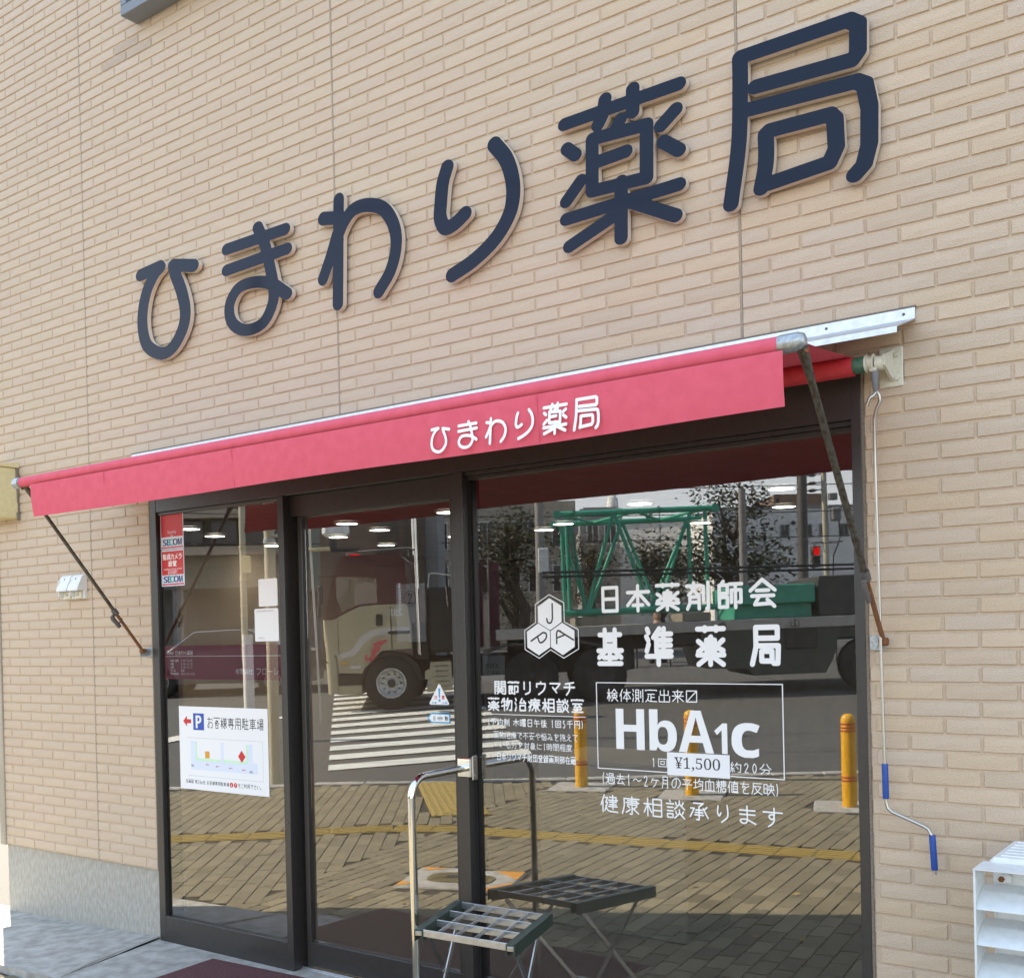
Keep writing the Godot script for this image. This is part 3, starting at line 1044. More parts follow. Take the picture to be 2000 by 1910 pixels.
func build_sign_letters():
	var data := [
		["ひ", "-3.542,3.706 -3.371,3.717; ~-3.366,3.711 -3.423,3.681 -3.495,3.601 -3.534,3.493 -3.533,3.387 -3.490,3.300 -3.373,3.244 -3.273,3.263 -3.188,3.346 -3.163,3.433 -3.188,3.540 -3.236,3.642 -3.255,3.699; -3.250,3.698 -3.087,3.661", 0.092, 0.068],
		["ま", "-2.816,3.686 -2.378,3.687; -2.820,3.579 -2.368,3.589; ~-2.575,3.742 -2.526,3.645 -2.494,3.534 -2.470,3.424 -2.480,3.341 -2.554,3.259 -2.684,3.247 -2.785,3.302 -2.804,3.394 -2.734,3.468 -2.610,3.475 -2.484,3.441 -2.375,3.370", 0.078, 0.060],
		["わ", "-2.006,3.739 -2.027,3.253; -2.112,3.675 -2.017,3.656; ~-2.024,3.577 -2.067,3.487 -2.122,3.390; ~-2.018,3.566 -1.972,3.627 -1.908,3.670 -1.811,3.666 -1.717,3.621 -1.659,3.527 -1.653,3.430 -1.691,3.335 -1.764,3.258", 0.070, 0.064],
		["り", "~-1.344,3.715 -1.371,3.651 -1.384,3.571 -1.389,3.505 -1.361,3.455 -1.307,3.461 -1.251,3.490; ~-1.085,3.742 -1.027,3.666 -0.997,3.578 -0.994,3.498 -1.019,3.424 -1.092,3.345 -1.207,3.281 -1.329,3.242", 0.074, 0.064],
		["薬", "-0.732,3.723 -0.216,3.726; ~-0.539,3.766 -0.552,3.709 -0.574,3.675; -0.414,3.768 -0.416,3.680; -0.472,3.667 -0.503,3.628; -0.602,3.627 -0.357,3.614 -0.362,3.412 -0.607,3.423 -0.602,3.627; -0.576,3.532 -0.450,3.537; -0.722,3.622 -0.682,3.587; -0.731,3.412 -0.658,3.478; -0.295,3.592 -0.232,3.635; -0.287,3.529 -0.222,3.479; -0.733,3.341 -0.225,3.351; -0.474,3.426 -0.480,3.208; -0.503,3.303 -0.721,3.229; -0.434,3.338 -0.242,3.238", 0.061, 0.052],
		["局", "0.031,3.744 0.431,3.741 0.462,3.717 0.460,3.624 0.441,3.603 0.088,3.620; ~0.031,3.744 0.030,3.641 0.020,3.437 -0.016,3.224; 0.042,3.548 0.452,3.526 0.481,3.507 0.495,3.426 0.492,3.304 0.473,3.239 0.441,3.212; 0.123,3.432 0.135,3.449 0.358,3.441 0.376,3.419 0.379,3.323 0.354,3.277 0.134,3.262; ~0.124,3.442 0.124,3.373 0.119,3.320 0.103,3.253", 0.062, 0.053]]
	for d in data:
		var list := parse_path(d[1])
		glyphs["sign" + d[0]] = ""
		T["sign" + d[0]] = list
		var parts := sign_mesh(list, d[2], d[3], 0.012, 0.036)
		var o := base("sign_letter", "large raised navy character " + d[0] + ", " + ["leftmost of the six wall letters", "second of the six wall letters from the left", "third of the six wall letters, right of the looped one", "fourth of the six wall letters, two open strokes", "densest of the six wall letters, fifth from the left", "biggest looking and rightmost of the six wall letters"][data.find(d)], "sign letter", Vector3.ZERO, 0.0, "raised characters of the shop sign")
		piece("letter_face", parts[0], M.navy, o)
		piece("letter_edge", parts[1], M.letter_side, o)
		var s := shape()
		var p: PackedVector2Array = list[0]
		s.span(Vector3(p[0].x - 0.008, p[0].y - 0.008, -0.002), Vector3(p[0].x + 0.008, p[0].y + 0.008, 0.0118))
		p = list[list.size() - 1]
		var q := p[p.size() - 1]
		s.span(Vector3(q.x - 0.008, q.y - 0.008, -0.002), Vector3(q.x + 0.008, q.y + 0.008, 0.0118))
		piece("spacer", s, M.letter_side, o)

func build_awning():
	var a := base("awning", "folding pink red awning with a lettered valance over the shop entrance", "awning")
	# valance, with a little wave and hem
	var s := shape()
	s.soft = true
	var nx := 90
	var ny := 7
	var P := func(i: int, j: int) -> Vector3:
		var t := float(i) / nx
		var v := float(j) / ny
		var x := lerpf(-3.615, 0.428, t)
		var w := sin(x * 4.1) * 0.5 + sin(x * 9.7 + 1.0) * 0.3 + sin(x * 2.3 + 0.7) * 0.6
		return Vector3(x, lerpf(2.492, 2.325 + 0.003 * sin(x * 3.0), v), 0.6775 - 0.012 * v + 0.0035 * w * v + 0.004 * sin(v * 3.1))
	for i in nx:
		for j in ny:
			s.quad(P.call(i, j + 1), P.call(i + 1, j + 1), P.call(i + 1, j), P.call(i, j))
	var val := piece("valance", s, M.red_cloth, a)
	s = shape()
	for x in [-2.98, -2.05, -0.46]:
		for j in 6:
			var y0 := lerpf(2.49, 2.328, j / 6.0)
			var y1 := lerpf(2.49, 2.328, (j + 1) / 6.0)
			s.quad(Vector3(x, y1, 0.6825 - 0.014 * (j + 1) / 6.0), Vector3(x + 0.006, y1, 0.6825 - 0.014 * (j + 1) / 6.0), Vector3(x + 0.006, y0, 0.6825 - 0.014 * j / 6.0), Vector3(x, y0, 0.6825 - 0.014 * j / 6.0))
	piece("cloth_seam", s, M.red_cloth, val)
	s = shape()
	var spans := {"ひ": [-0.932, -0.838, 2.437, 2.338], "ま": [-0.805, -0.711, 2.443, 2.340], "わ": [-0.679, -0.583, 2.440, 2.341], "り": [-0.549, -0.467, 2.449, 2.343], "薬": [-0.432, -0.329, 2.454, 2.342], "局": [-0.308, -0.203, 2.455, 2.341]}
	var nth := 0
	for g in spans:
		var list: Array = T["sign" + g]
		var lo := Vector2(1e9, 1e9)
		var hi := -lo
		for p in list:
			for v in p:
				lo = lo.min(v)
				hi = hi.max(v)
		var b: Array = spans[g]
		var pen := 0.0115
		for p in list:
			var q := PackedVector2Array()
			for v in p:
				q.append(Vector2(remap(v.x, lo.x, hi.x, b[0] + pen * 0.45, b[1] - pen * 0.45), remap(v.y, lo.y, hi.y, b[3] + pen * 0.5, b[2] - pen * 0.5)))
			nth = ribbon(s, q, pen * 0.92, pen, 0.0, nth)
	var tilt := Transform3D(Basis(Vector3(1, 0, 0), -0.055), Vector3(0, 2.39, 0.6815)) * Transform3D(Basis(), Vector3(0, -2.39, 0))
	piece("valance_lettering", s, M.white_vinyl, val, tilt)
	# canopy from the roller to the front bar
	s = shape()
	s.soft = true
	var Q := func(i: int, j: int) -> Vector3:
		var t := float(i) / 40
		var v := float(j) / 8
		return Vector3(lerpf(-3.715, lerpf(0.440, 0.430, v), t), lerpf(2.577, 2.541, v) - 0.018 * sin(PI * v) * (0.6 + 0.4 * sin(t * 11.0)), lerpf(0.10, 0.648, v))
	for i in 40:
		for j in 8:
			s.quad(Q.call(i, j + 1), Q.call(i + 1, j + 1), Q.call(i + 1, j), Q.call(i, j))
	piece("canopy", s, M.red_cloth, a)
	s = shape()
	s.tube([Vector3(-3.735, 2.516, 0.65), Vector3(0.415, 2.516, 0.65)], 0.0262, 20)
	piece("front_bar", s, M.red_cloth, a)
	s = shape()
	s.tube([Vector3(0.408, 2.516, 0.65), Vector3(0.414, 2.516, 0.65), Vector3(0.468, 2.516, 0.65), Vector3(0.484, 2.516, 0.65), Vector3(0.490, 2.516, 0.65)], [0.0275, 0.0285, 0.0285, 0.024, 0.012], 20)
	piece("end_cap", s, M.galvanised, a)
	s = shape()
	s.tube([Vector3(-3.806, 2.516, 0.65), Vector3(-3.795, 2.516, 0.65), Vector3(-3.745, 2.516, 0.65), Vector3(-3.732, 2.516, 0.65)], [0.018, 0.0275, 0.0285, 0.0285], 20)
	piece("end_cap", s, M.galvanised, a)
	s = shape()
	s.tube([Vector3(-3.742, 2.516, 0.65), Vector3(-3.737, 2.516, 0.65)], 0.0292, 20)
	piece("cap_ring", s, M.black, a)
	s = shape()
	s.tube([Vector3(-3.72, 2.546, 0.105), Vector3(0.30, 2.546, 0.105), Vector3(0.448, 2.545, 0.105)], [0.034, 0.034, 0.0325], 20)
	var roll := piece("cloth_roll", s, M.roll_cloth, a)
	s = shape()
	s.tube([Vector3(-3.76, 2.546, 0.105), Vector3(-3.72, 2.546, 0.105)], 0.027, 16)
	s.tube([Vector3(0.448, 2.546, 0.105), Vector3(0.488, 2.546, 0.105)], 0.028, 16)
	piece("roller_core", s, M.green_core, roll)
	# crank gear and wall bracket at the right end, plain bracket at the left
	s = shape()
	s.tube([Vector3(0.488, 2.546, 0.105), Vector3(0.494, 2.546, 0.105)], 0.030, 16)
	s.tube([Vector3(0.494, 2.548, 0.10), Vector3(0.512, 2.548, 0.10)], 0.025, 14)
	s.tube([Vector3(0.512, 2.546, 0.10), Vector3(0.514, 2.546, 0.10)], 0.032, 14)
	s.tube([Vector3(0.514, 2.546, 0.095), Vector3(0.541, 2.546, 0.09)], 0.024, 14)
	s.box(Vector3(0.512, 2.524, 0.100), Vector3(0.024, 0.014, 0.036), 0.004)
	piece("crank_gear", s, M.cream_paint, a)
	s = shape()
	s.span(Vector3(0.500, 2.478, 0.0), Vector3(0.580, 2.612, 0.009), 0.003)
	s.prism(PackedVector2Array([Vector2(0.0, 2.490), Vector2(0.0, 2.606), Vector2(0.10, 2.572), Vector2(0.108, 2.535), Vector2(0.06, 2.515)]), 0.541, 0.551, Transform3D(Basis(Vector3(0, 0, 1), Vector3(0, 1, 0), Vector3(1, 0, 0)), Vector3.ZERO))
	s.tube([Vector3(0.562, 2.585, 0.009), Vector3(0.562, 2.585, 0.017)], 0.008, 6)
	s.tube([Vector3(0.562, 2.505, 0.009), Vector3(0.562, 2.505, 0.017)], 0.008, 6)
	piece("wall_bracket", s, M.cream_paint, a)
	s = shape()
	s.span(Vector3(-3.83, 2.478, 0.0), Vector3(-3.762, 2.612, 0.009), 0.003)
	s.box(Vector3(-3.768, 2.546, 0.06), Vector3(0.012, 0.07, 0.11), 0.004)
	piece("wall_bracket", s, M.cream_paint, a)
	s = shape()
	s.tube([Vector3(0.514, 2.526, 0.100), Vector3(0.515, 2.500, 0.101), Vector3(0.517, 2.455, 0.102), Vector3(0.518, 2.445, 0.102)], [0.014, 0.013, 0.008, 0.004], 12)
	piece("hook_cone", s, M.grey_plastic, a)
	# folding arms
	for side in [[Vector3(0.477, 2.497, 0.648), Vector3(0.507, 1.618, 0.040), 1.0], [Vector3(-3.715, 2.497, 0.648), Vector3(-3.604, 1.622, 0.040), -1.0]]:
		var t: Vector3 = side[0]
		var b: Vector3 = side[1]
		var k: Vector3 = t.lerp(b, 0.755)
		s = shape()
		s.tube([t, t.lerp(b, 0.03), t.lerp(b, 0.10), t.lerp(b, 0.5), k], [0.019, 0.017, 0.0125, 0.0125, 0.0125], 10, true, 0.75)
		var arm := piece("arm", s, M.arm_paint, a)
		s = shape()
		s.tube([k.lerp(t, 0.03), b], 0.0085, 10)
		piece("inner_rod", s, M.rust, arm)
		s = shape()
		var dir := (b - t).normalized()
		s.tube([k - dir * 0.022, k + dir * 0.012], 0.0165, 12)
		var off := Vector3(0.0, -0.010, 0.030)
		s.bar(k + dir * 0.005, k + dir * 0.012 + off, 0.012, 0.018, Vector3(1, 0, 0), 0.003)
		s.tube([k + dir * 0.010 + off, k + dir * 0.03 + off * 1.15, k + dir * 0.085 + off * 0.95], [0.012, 0.014, 0.012], 10, true, 0.7)
		s.tube([k + dir * 0.062 + off * 0.9, k + dir * 0.060 + off * 0.4, k + dir * 0.052 - off * 0.2, k + dir * 0.040 - off * 0.35], 0.0045, 8)
		piece("arm_clamp", s, M.clamp_grey, arm)
		s = shape()
		s.tube([t + Vector3(0.012 * side[2], -0.012, 0.004), t + Vector3(0.019 * side[2], -0.012, 0.006)], 0.008, 6)
		piece("pivot_bolt", s, M.rust, arm)
		s = shape()
		var px := 0.448 if side[2] > 0 else -3.622
		s.span(Vector3(px, 1.588, 0.0), Vector3(px + 0.052, 1.640, 0.004), 0.001)
		s.span(Vector3(px + (0.046 if side[2] > 0 else 0.0), 1.592, 0.004), Vector3(px + (0.052 if side[2] > 0 else 0.006), 1.634, 0.05), 0.001)
		s.tube([Vector3(px + 0.022, 1.625, 0.004), Vector3(px + 0.022, 1.625, 0.009)], 0.007, 10)
		s.tube([Vector3(px + 0.022, 1.603, 0.004), Vector3(px + 0.022, 1.603, 0.009)], 0.007, 10)
		piece("arm_bracket", s, M.galvanised, a)
		s = shape()
		s.tube([b + Vector3(-0.014, 0, 0), b + Vector3(0.014, 0, 0)], 0.014, 12)
		piece("arm_knuckle", s, M.rust, a)
	# sheet metal hood on the wall over the roller
	var h := base("awning_hood", "long bright aluminium flashing hood fixed above the awning", "flashing")
	var prof := PackedVector2Array([Vector2(0.0, 2.734), Vector2(0.004, 2.734), Vector2(0.006, 2.697), Vector2(0.208, 2.628), Vector2(0.210, 2.608), Vector2(0.207, 2.608), Vector2(0.205, 2.626), Vector2(0.0, 2.694)])
	s = shape()
	s.prism(prof, -3.715, 0.622, Transform3D(Basis(Vector3(0, 0, 1), Vector3(0, 1, 0), Vector3(1, 0, 0)), Vector3.ZERO))
	piece("hood_sheet", s, M.aluminium, h)
	for k in 17:
		s = shape()
		var x := 0.585 - k * 0.266
		s.lathe([Vector2(0.0, 0.003), Vector2(0.004, 0.0028), Vector2(0.0055, 0.0)], Transform3D(Basis(Vector3(1, 0, 0), PI / 2), Vector3(x, 2.716, 0.005)), 10)
		piece("screw", s, M.clamp_grey, h)
	s = shape()
	s.span(Vector3(-3.72, 2.7345, -0.001), Vector3(0.626, 2.741, 0.0055), 0.002)
	piece("sealant_bead", s, M.dirt, h)
	# crank handle hooked into the gear
	var c := base("awning_crank", "long steel awning crank with two blue grips hanging from the gear", "crank handle")
	s = shape()
	s.tube([Vector3(0.490, 2.405, 0.112), Vector3(0.500, 2.430, 0.112), Vector3(0.512, 2.438, 0.108), Vector3(0.519, 2.452, 0.100), Vector3(0.526, 2.440, 0.095), Vector3(0.528, 2.420, 0.092), Vector3(0.514, 2.395, 0.088), Vector3(0.505, 2.36, 0.084), Vector3(0.500, 2.235, 0.070), Vector3(0.502, 1.5, 0.052), Vector3(0.507, 1.10, 0.050), Vector3(0.507, 1.076, 0.050), Vector3(0.513, 1.056, 0.050), Vector3(0.528, 1.044, 0.051), Vector3(0.625, 1.008, 0.055), Vector3(0.645, 0.998, 0.056), Vector3(0.656, 0.978, 0.056), Vector3(0.664, 0.850, 0.056)], 0.0058, 10)
	piece("crank_rod", s, M.steel, c)
	for g in [[Vector3(0.5055, 1.206, 0.050), Vector3(0.507, 1.088, 0.050)], [Vector3(0.6575, 0.980, 0.056), Vector3(0.6635, 0.864, 0.056)]]:
		s = shape()
		s.tube([g[0], g[0].lerp(g[1], 0.03), g[0].lerp(g[1], 0.97), g[1]], [0.0105, 0.0112, 0.0112, 0.0105], 8)
		piece("grip", s, M.blue_grip, c)

func build_wall_things():
	# upper window box
	var w := base("upper_window", "grey framed projecting window on the upper floor, cut off by the top edge", "window")
	var x0 := -3.565
	var x1 := -1.75
	var y0 := 5.112
	var y1 := 6.25
	var s := shape()
	s.span(Vector3(x0, y0, 0.0), Vector3(x1, y0 + 0.055, 0.108), 0.003)
	s.span(Vector3(x0, y1 - 0.05, 0.0), Vector3(x1, y1, 0.108), 0.003)
	s.span(Vector3(x0, y0 + 0.0555, 0.0), Vector3(x0 + 0.05, y1 - 0.0505, 0.108), 0.003)
	s.span(Vector3(x1 - 0.05, y0 + 0.0555, 0.0), Vector3(x1, y1 - 0.0505, 0.108), 0.003)
	s.span(Vector3((x0 + x1) * 0.5 - 0.025, y0 + 0.0555, 0.02), Vector3((x0 + x1) * 0.5 + 0.025, y1 - 0.0505, 0.085), 0.003)
	var frame_grey := mat(0.17, 0.19, 0.22, 0.4)
	piece("window_frame", s, frame_grey, w)
	for k in 2:
		s = shape()
		var a: float = x0 + 0.052 + k * (x1 - x0) * 0.5
		s.span(Vector3(a - (0.0 if k == 0 else 0.025), y0 + 0.057, 0.03), Vector3(a + (x1 - x0) * 0.5 - 0.08, y1 - 0.052, 0.04))
		piece("pane", s, M.window_dark, w)
	# yellow cover box
	var b := base("cover_box", "cream yellow metal cover box on the wall at the far left", "junction box")
	s = shape()
	s.span(Vector3(-5.17, 2.468, 0.0), Vector3(-4.902, 2.785, 0.135), 0.005)
	piece("box_body", s, M.yellow_box, b)
	s = shape()
	s.prism(PackedVector2Array([Vector2(0.0, 2.786), Vector2(0.148, 2.786), Vector2(0.148, 2.794), Vector2(0.0, 2.822)]), -5.18, -4.892, Transform3D(Basis(Vector3(0, 0, 1), Vector3(0, 1, 0), Vector3(1, 0, 0)), Vector3.ZERO))
	piece("box_lid", s, M.yellow_box, b)
	s = shape()
	var yy := 2.455
	while yy < 2.80:
		var hgt := rng.randf_range(0.02, 0.06)
		s.span(Vector3(-4.9025, yy, -0.002), Vector3(-4.902 + rng.randf_range(0.004, 0.017), minf(yy + hgt, 2.81), rng.randf_range(0.010, 0.022)), 0.002)
		yy += hgt
	piece("ragged_sealant", s, M.dirt, b)
	# twin outdoor sockets
	for k in 2:
		var o := base("outdoor_socket", ["hooded white outdoor socket on the brick wall, the left one of a pair", "hooded white outdoor socket, right one of a pair under the awning arm"][k], "outdoor socket", Vector3(-4.405 + k * 0.115, 1.938, 0.0), 0.0, "outdoor sockets on the wall")
		s = shape()
		var side := Transform3D(Basis(Vector3(0, 0, 1), Vector3(0, 1, 0), Vector3(1, 0, 0)), Vector3.ZERO)
		s.prism(PackedVector2Array([Vector2(0.0, 0.142), Vector2(0.022, 0.142), Vector2(0.036, 0.128), Vector2(0.066, 0.060), Vector2(0.066, 0.047), Vector2(0.018, 0.052), Vector2(0.018, 0.0), Vector2(0.0, 0.0)]), 0.0, 0.105, side)
		s.box(Vector3(0.004, 0.065, 0.03), Vector3(0.006, 0.10, 0.05), 0.002)
		piece("hood", s, M.white_plastic, o)
		s = shape()
		s.span(Vector3(0.025, 0.0, 0.0185), Vector3(0.085, 0.045, 0.030), 0.005)
		piece("socket_body", s, M.cream_paint, o)
		s = shape()
		for q in 2:
			s.span(Vector3(0.046 + q * 0.014, 0.018, 0.0302), Vector3(0.049 + q * 0.014, 0.032, 0.0310))
		piece("socket_slots", s, M.black, o)
		s = shape()
		s.lathe([Vector2(0.0, 0.003), Vector2(0.004, 0.002), Vector2(0.005, 0.0)], Transform3D(Basis(Vector3(1, 0, 0), PI / 2 - 0.4), Vector3(0.052, 0.118, 0.0405)), 10)
		piece("screw", s, M.clamp_grey, o)

func build_foreground():
	# chrome rail from the door post to the ground
	var r := base("handrail", "chrome tube handrail fixed to the door post, bent down to the ground", "handrail")
	var s := shape()
	var pts := [Vector3(-1.350, 1.086, 0.004), Vector3(-1.336, 1.086, 0.28)]
	for k in 9:
		var t := PI * 0.5 * k / 8.0
		pts.append(Vector3(-1.333, 1.086 - 0.085 * (1.0 - cos(t)), 0.295 + 0.085 * sin(t)))
	pts.append(Vector3(-1.330, 0.5, 0.380))
	pts.append(Vector3(-1.327, -0.02, 0.380))
	s.tube(pts, 0.0165, 18)
	piece("rail_tube", s, M.chrome, r)
	s = shape()
	s.span(Vector3(-1.3915, 1.044, -0.045), Vector3(-1.318, 1.130, 0.006), 0.004)
	piece("post_clamp", s, M.chrome, r)
	s = shape()
	s.span(Vector3(-1.3178, 1.032, -0.040), Vector3(-1.3095, 1.140, -0.004), 0.003)
	s.tube([Vector3(-1.3100, 1.052, -0.022), Vector3(-1.3060, 1.052, -0.022)], 0.006, 10)
	s.tube([Vector3(-1.3100, 1.120, -0.022), Vector3(-1.3060, 1.120, -0.022)], 0.006, 10)
	piece("clamp_plate", s, M.steel, r)
	s = shape()
	s.lathe([Vector2(0.045, 0.0), Vector2(0.045, 0.006), Vector2(0.018, 0.014)], Transform3D(Basis(), Vector3(-1.327, 0.0, 0.380)), 20)
	piece("floor_flange", s, M.chrome, r)
	# umbrella stand
	var u := base("umbrella_stand", "low folding umbrella stand with a silver grid and green side rails", "umbrella stand")
	var y := 0.515
	var nl := Vector3(-1.194, y, 0.515)
	var fl := Vector3(-1.353, y, 0.052)
	var nr := Vector3(-0.757, y, 0.498)
	var fr := Vector3(-0.893, y, 0.041)
	for e in [[nl, fl], [nr, fr]]:
		s = shape()
		var a: Vector3 = e[0]
		var b: Vector3 = e[1]
		s.bar(a + Vector3(0, -0.004, 0), b + Vector3(0, -0.004, 0), 0.036, 0.008, Vector3.UP, 0.0015)
		var sd := Vector3.UP.cross((b - a).normalized()).normalized() * 0.0162
		s.bar(a + sd + Vector3(0, -0.0285, 0), b + sd + Vector3(0, -0.0285, 0), 0.0036, 0.041, Vector3.UP)
		s.bar(a - sd + Vector3(0, -0.0285, 0), b - sd + Vector3(0, -0.0285, 0), 0.0036, 0.041, Vector3.UP)
		var rail := piece("side_rail", s, M.stand_green, u)
		s = shape()
		s.bar(a + Vector3(0, -0.018, 0) - (b - a).normalized() * 0.001, a + Vector3(0, -0.018, 0) + (b - a).normalized() * 0.012, 0.0284, 0.019, Vector3.UP, 0.002)
		piece("rail_end", s, M.steel, rail)
	for k in 4:
		var t: float = [0.03, 0.34, 0.65, 0.955][k]
		s = shape()
		var a := nl.lerp(fl, t) + Vector3(0.0185, -0.016, 0)
		var b := nr.lerp(fr, t) + Vector3(-0.0185, -0.016, 0)
		s.bar(a, b, 0.009, 0.028, Vector3.UP, 0.0012)
		piece("cross_bar", s, M.aluminium, u)
	for k in 4:
		for q in 3:
			var t0: float = [0.03, 0.34, 0.65][q]
			var t1: float = [0.34, 0.65, 0.955][q]
			var v := (k + 1) / 5.0
			s = shape()
			var a := nl.lerp(fl, t0).lerp(nr.lerp(fr, t0), v)
			var b := nl.lerp(fl, t1).lerp(nr.lerp(fr, t1), v)
			var g := (b - a).normalized() * 0.0048
			s.bar(a + g + Vector3(0, -0.011, 0), b - g + Vector3(0, -0.011, 0), 0.0075, 0.014, Vector3.UP, 0.001)
			piece("divider", s, M.aluminium, u)
	for e in [[nl, fl, 1.0], [nr, fr, -1.0]]:
		var a: Vector3 = e[0]
		var b: Vector3 = e[1]
		var inn = (nr - nl).normalized() * 0.012 * e[2]
		s = shape()
		s.bar(a.lerp(b, 0.18) + Vector3(0, -0.05, 0) + inn, Vector3(b.x, 0.0, b.z) + (a - b) * 0.02 + inn, 0.020, 0.007, (nr - nl).normalized(), 0.001)
		piece("leg", s, M.steel, u)
		s = shape()
		s.bar(a.lerp(b, 0.86) + Vector3(0, -0.05, 0) + inn * 1.8, Vector3(a.x, 0.0, a.z) + (b - a) * 0.02 + inn * 1.8, 0.020, 0.007, (nr - nl).normalized(), 0.001)
		piece("leg", s, M.steel, u)
	s = shape()
	s.bar(Vector3(nl.x, 0.02, nl.z), Vector3(nr.x, 0.02, nr.z), 0.012, 0.012)
	s.bar(Vector3(fl.x, 0.02, fl.z), Vector3(fr.x, 0.02, fr.z), 0.012, 0.012)
	piece("foot_bar", s, M.steel, u)
	# door mat with rows of studs
	var m := base("door_mat", "dark red studded rubber door mat in front of the sliding door", "door mat", Vector3(-2.0, 0.003, 0.49), deg_to_rad(3.0))
	s = shape()
	s.box(Vector3(0, 0.004, 0), Vector3(1.95, 0.008, 0.90), 0.003)
	piece("mat_sheet", s, M.mat_rubber, m)
	s = shape()
	s.span(Vector3(-0.006, 0, -0.004), Vector3(0.006, 0.0035, 0.004), 0.0015)
	var at := []
	for i in 96:
		for j in 44:
			at.append(Transform3D(Basis(), Vector3(-0.955 + i * 0.0201 + (0.01 if j % 2 else 0.0), 0.0078, -0.43 + j * 0.02)))
	many("mat_studs", s.mesh(), M.mat_rubber, at, [], m)
	# air conditioner with a louvred guard
	var ac := base("air_conditioner", "white outdoor air conditioner at the right edge behind a louvred guard", "air conditioner", Vector3(0.905, 0, 0))
	s = shape()
	s.span(Vector3(0.0, 0.36, 0.055), Vector3(0.80, 0.955, 0.335), 0.012)
	piece("casing", s, M.white_metal, ac)
	s = shape()
	s.span(Vector3(-0.006, 0.957, 0.048), Vector3(0.806, 0.984, 0.352), 0.011)
	var lid := piece("top_lid", s, M.white_plastic, ac)
	for k in 6:
		s = shape()
		s.span(Vector3(0.02, 0.983, 0.075 + k * 0.045), Vector3(0.78, 0.9885, 0.098 + k * 0.045), 0.004)
		piece("lid_rib", s, M.white_plastic, lid)
	s = shape()
	s.tube([Vector3(0.36, 0.66, 0.3355), Vector3(0.36, 0.66, 0.352)], 0.265, 40, true)
	piece("fan_ring", s, M.white_plastic, ac)
	s = shape()
	s.tube([Vector3(0.36, 0.66, 0.3525), Vector3(0.36, 0.66, 0.3535)], 0.235, 40, true)
	piece("fan_opening", s, M.black, ac)
	for k in 9:
		s = shape()
		s.tube(s.ring(Vector3(0.36, 0.66, 0.358), Vector3(0.03 + k * 0.026, 0, 0), Vector3(0, 0.03 + k * 0.026, 0), 33) + [Vector3(0.39 + k * 0.026, 0.66, 0.358)], 0.0022, 6)
		piece("fan_guard_wire", s, M.cream_paint, ac)
	s = shape()
	s.box(Vector3(0.030, 0.925, 0.345), Vector3(0.05, 0.03, 0.02), 0.006)
	s.tube([Vector3(0.030, 0.925, 0.353), Vector3(0.030, 0.925, 0.36)], 0.013, 16)
	piece("lug", s, M.white_plastic, ac)
	s = shape()
	s.tube([Vector3(0.030, 0.925, 0.360), Vector3(0.030, 0.925, 0.367)], 0.009, 6)
	piece("rusty_bolt", s, M.rust, ac)
	s = shape()
	s.span(Vector3(0.05, -0.05, 0.08), Vector3(0.11, 0.358, 0.32), 0.005)
	s.span(Vector3(0.66, -0.05, 0.08), Vector3(0.72, 0.358, 0.32), 0.005)
	piece("foot_stand", s, M.concrete, ac)
	var g := piece("louvre_guard", null, null, ac)
	s = shape()
	s.prism(PackedVector2Array([Vector2(0.345, 0.40), Vector2(0.468, 0.38), Vector2(0.468, 0.969), Vector2(0.345, 0.935)]), -0.0225, -0.0205, Transform3D(Basis(Vector3(0, 0, 1), Vector3(0, 1, 0), Vector3(1, 0, 0)), Vector3.ZERO))
	s.span(Vector3(-0.0225, 0.38, 0.4682), Vector3(-0.0165, 0.969, 0.4702))
	s.prism(PackedVector2Array([Vector2(0.345, 0.40), Vector2(0.468, 0.38), Vector2(0.468, 0.969), Vector2(0.345, 0.935)]), 0.7905, 0.7925, Transform3D(Basis(Vector3(0, 0, 1), Vector3(0, 1, 0), Vector3(1, 0, 0)), Vector3.ZERO))
	s.span(Vector3(-0.0205, 0.944, 0.345), Vector3(0.7905, 0.968, 0.347))
	s.bar(Vector3(0.385, 0.9695, 0.345), Vector3(0.385, 0.9695, 0.475), 0.815, 0.0022)
	g.mesh = s.mesh()
	g.material_override = M.white_metal
	for k in 6:
		s = shape()
		var yb := 0.906 - k * 0.1025
		s.quad(Vector3(-0.0200, yb - 0.050, 0.468), Vector3(0.790, yb - 0.050, 0.468), Vector3(0.790, yb - 0.012, 0.395), Vector3(-0.0200, yb - 0.012, 0.395))
		s.quad(Vector3(-0.0200, yb - 0.012, 0.395), Vector3(0.790, yb - 0.012, 0.395), Vector3(0.790, yb, 0.347), Vector3(-0.0200, yb, 0.347))
		s.quad(Vector3(0.790, yb - 0.052, 0.468), Vector3(-0.0200, yb - 0.052, 0.468), Vector3(-0.0200, yb - 0.014, 0.395), Vector3(0.790, yb - 0.014, 0.395))
		s.quad(Vector3(0.790, yb - 0.014, 0.395), Vector3(-0.0200, yb - 0.014, 0.395), Vector3(-0.0200, yb - 0.002, 0.347), Vector3(0.790, yb - 0.002, 0.347))
		s.quad(Vector3(-0.0200, yb - 0.052, 0.468), Vector3(0.790, yb - 0.052, 0.468), Vector3(0.790, yb - 0.050, 0.468), Vector3(-0.0200, yb - 0.050, 0.468))
		piece("louvre", s, M.white_metal, g)

# ------------------------------------------------------------------ lettering and stickers on the glass

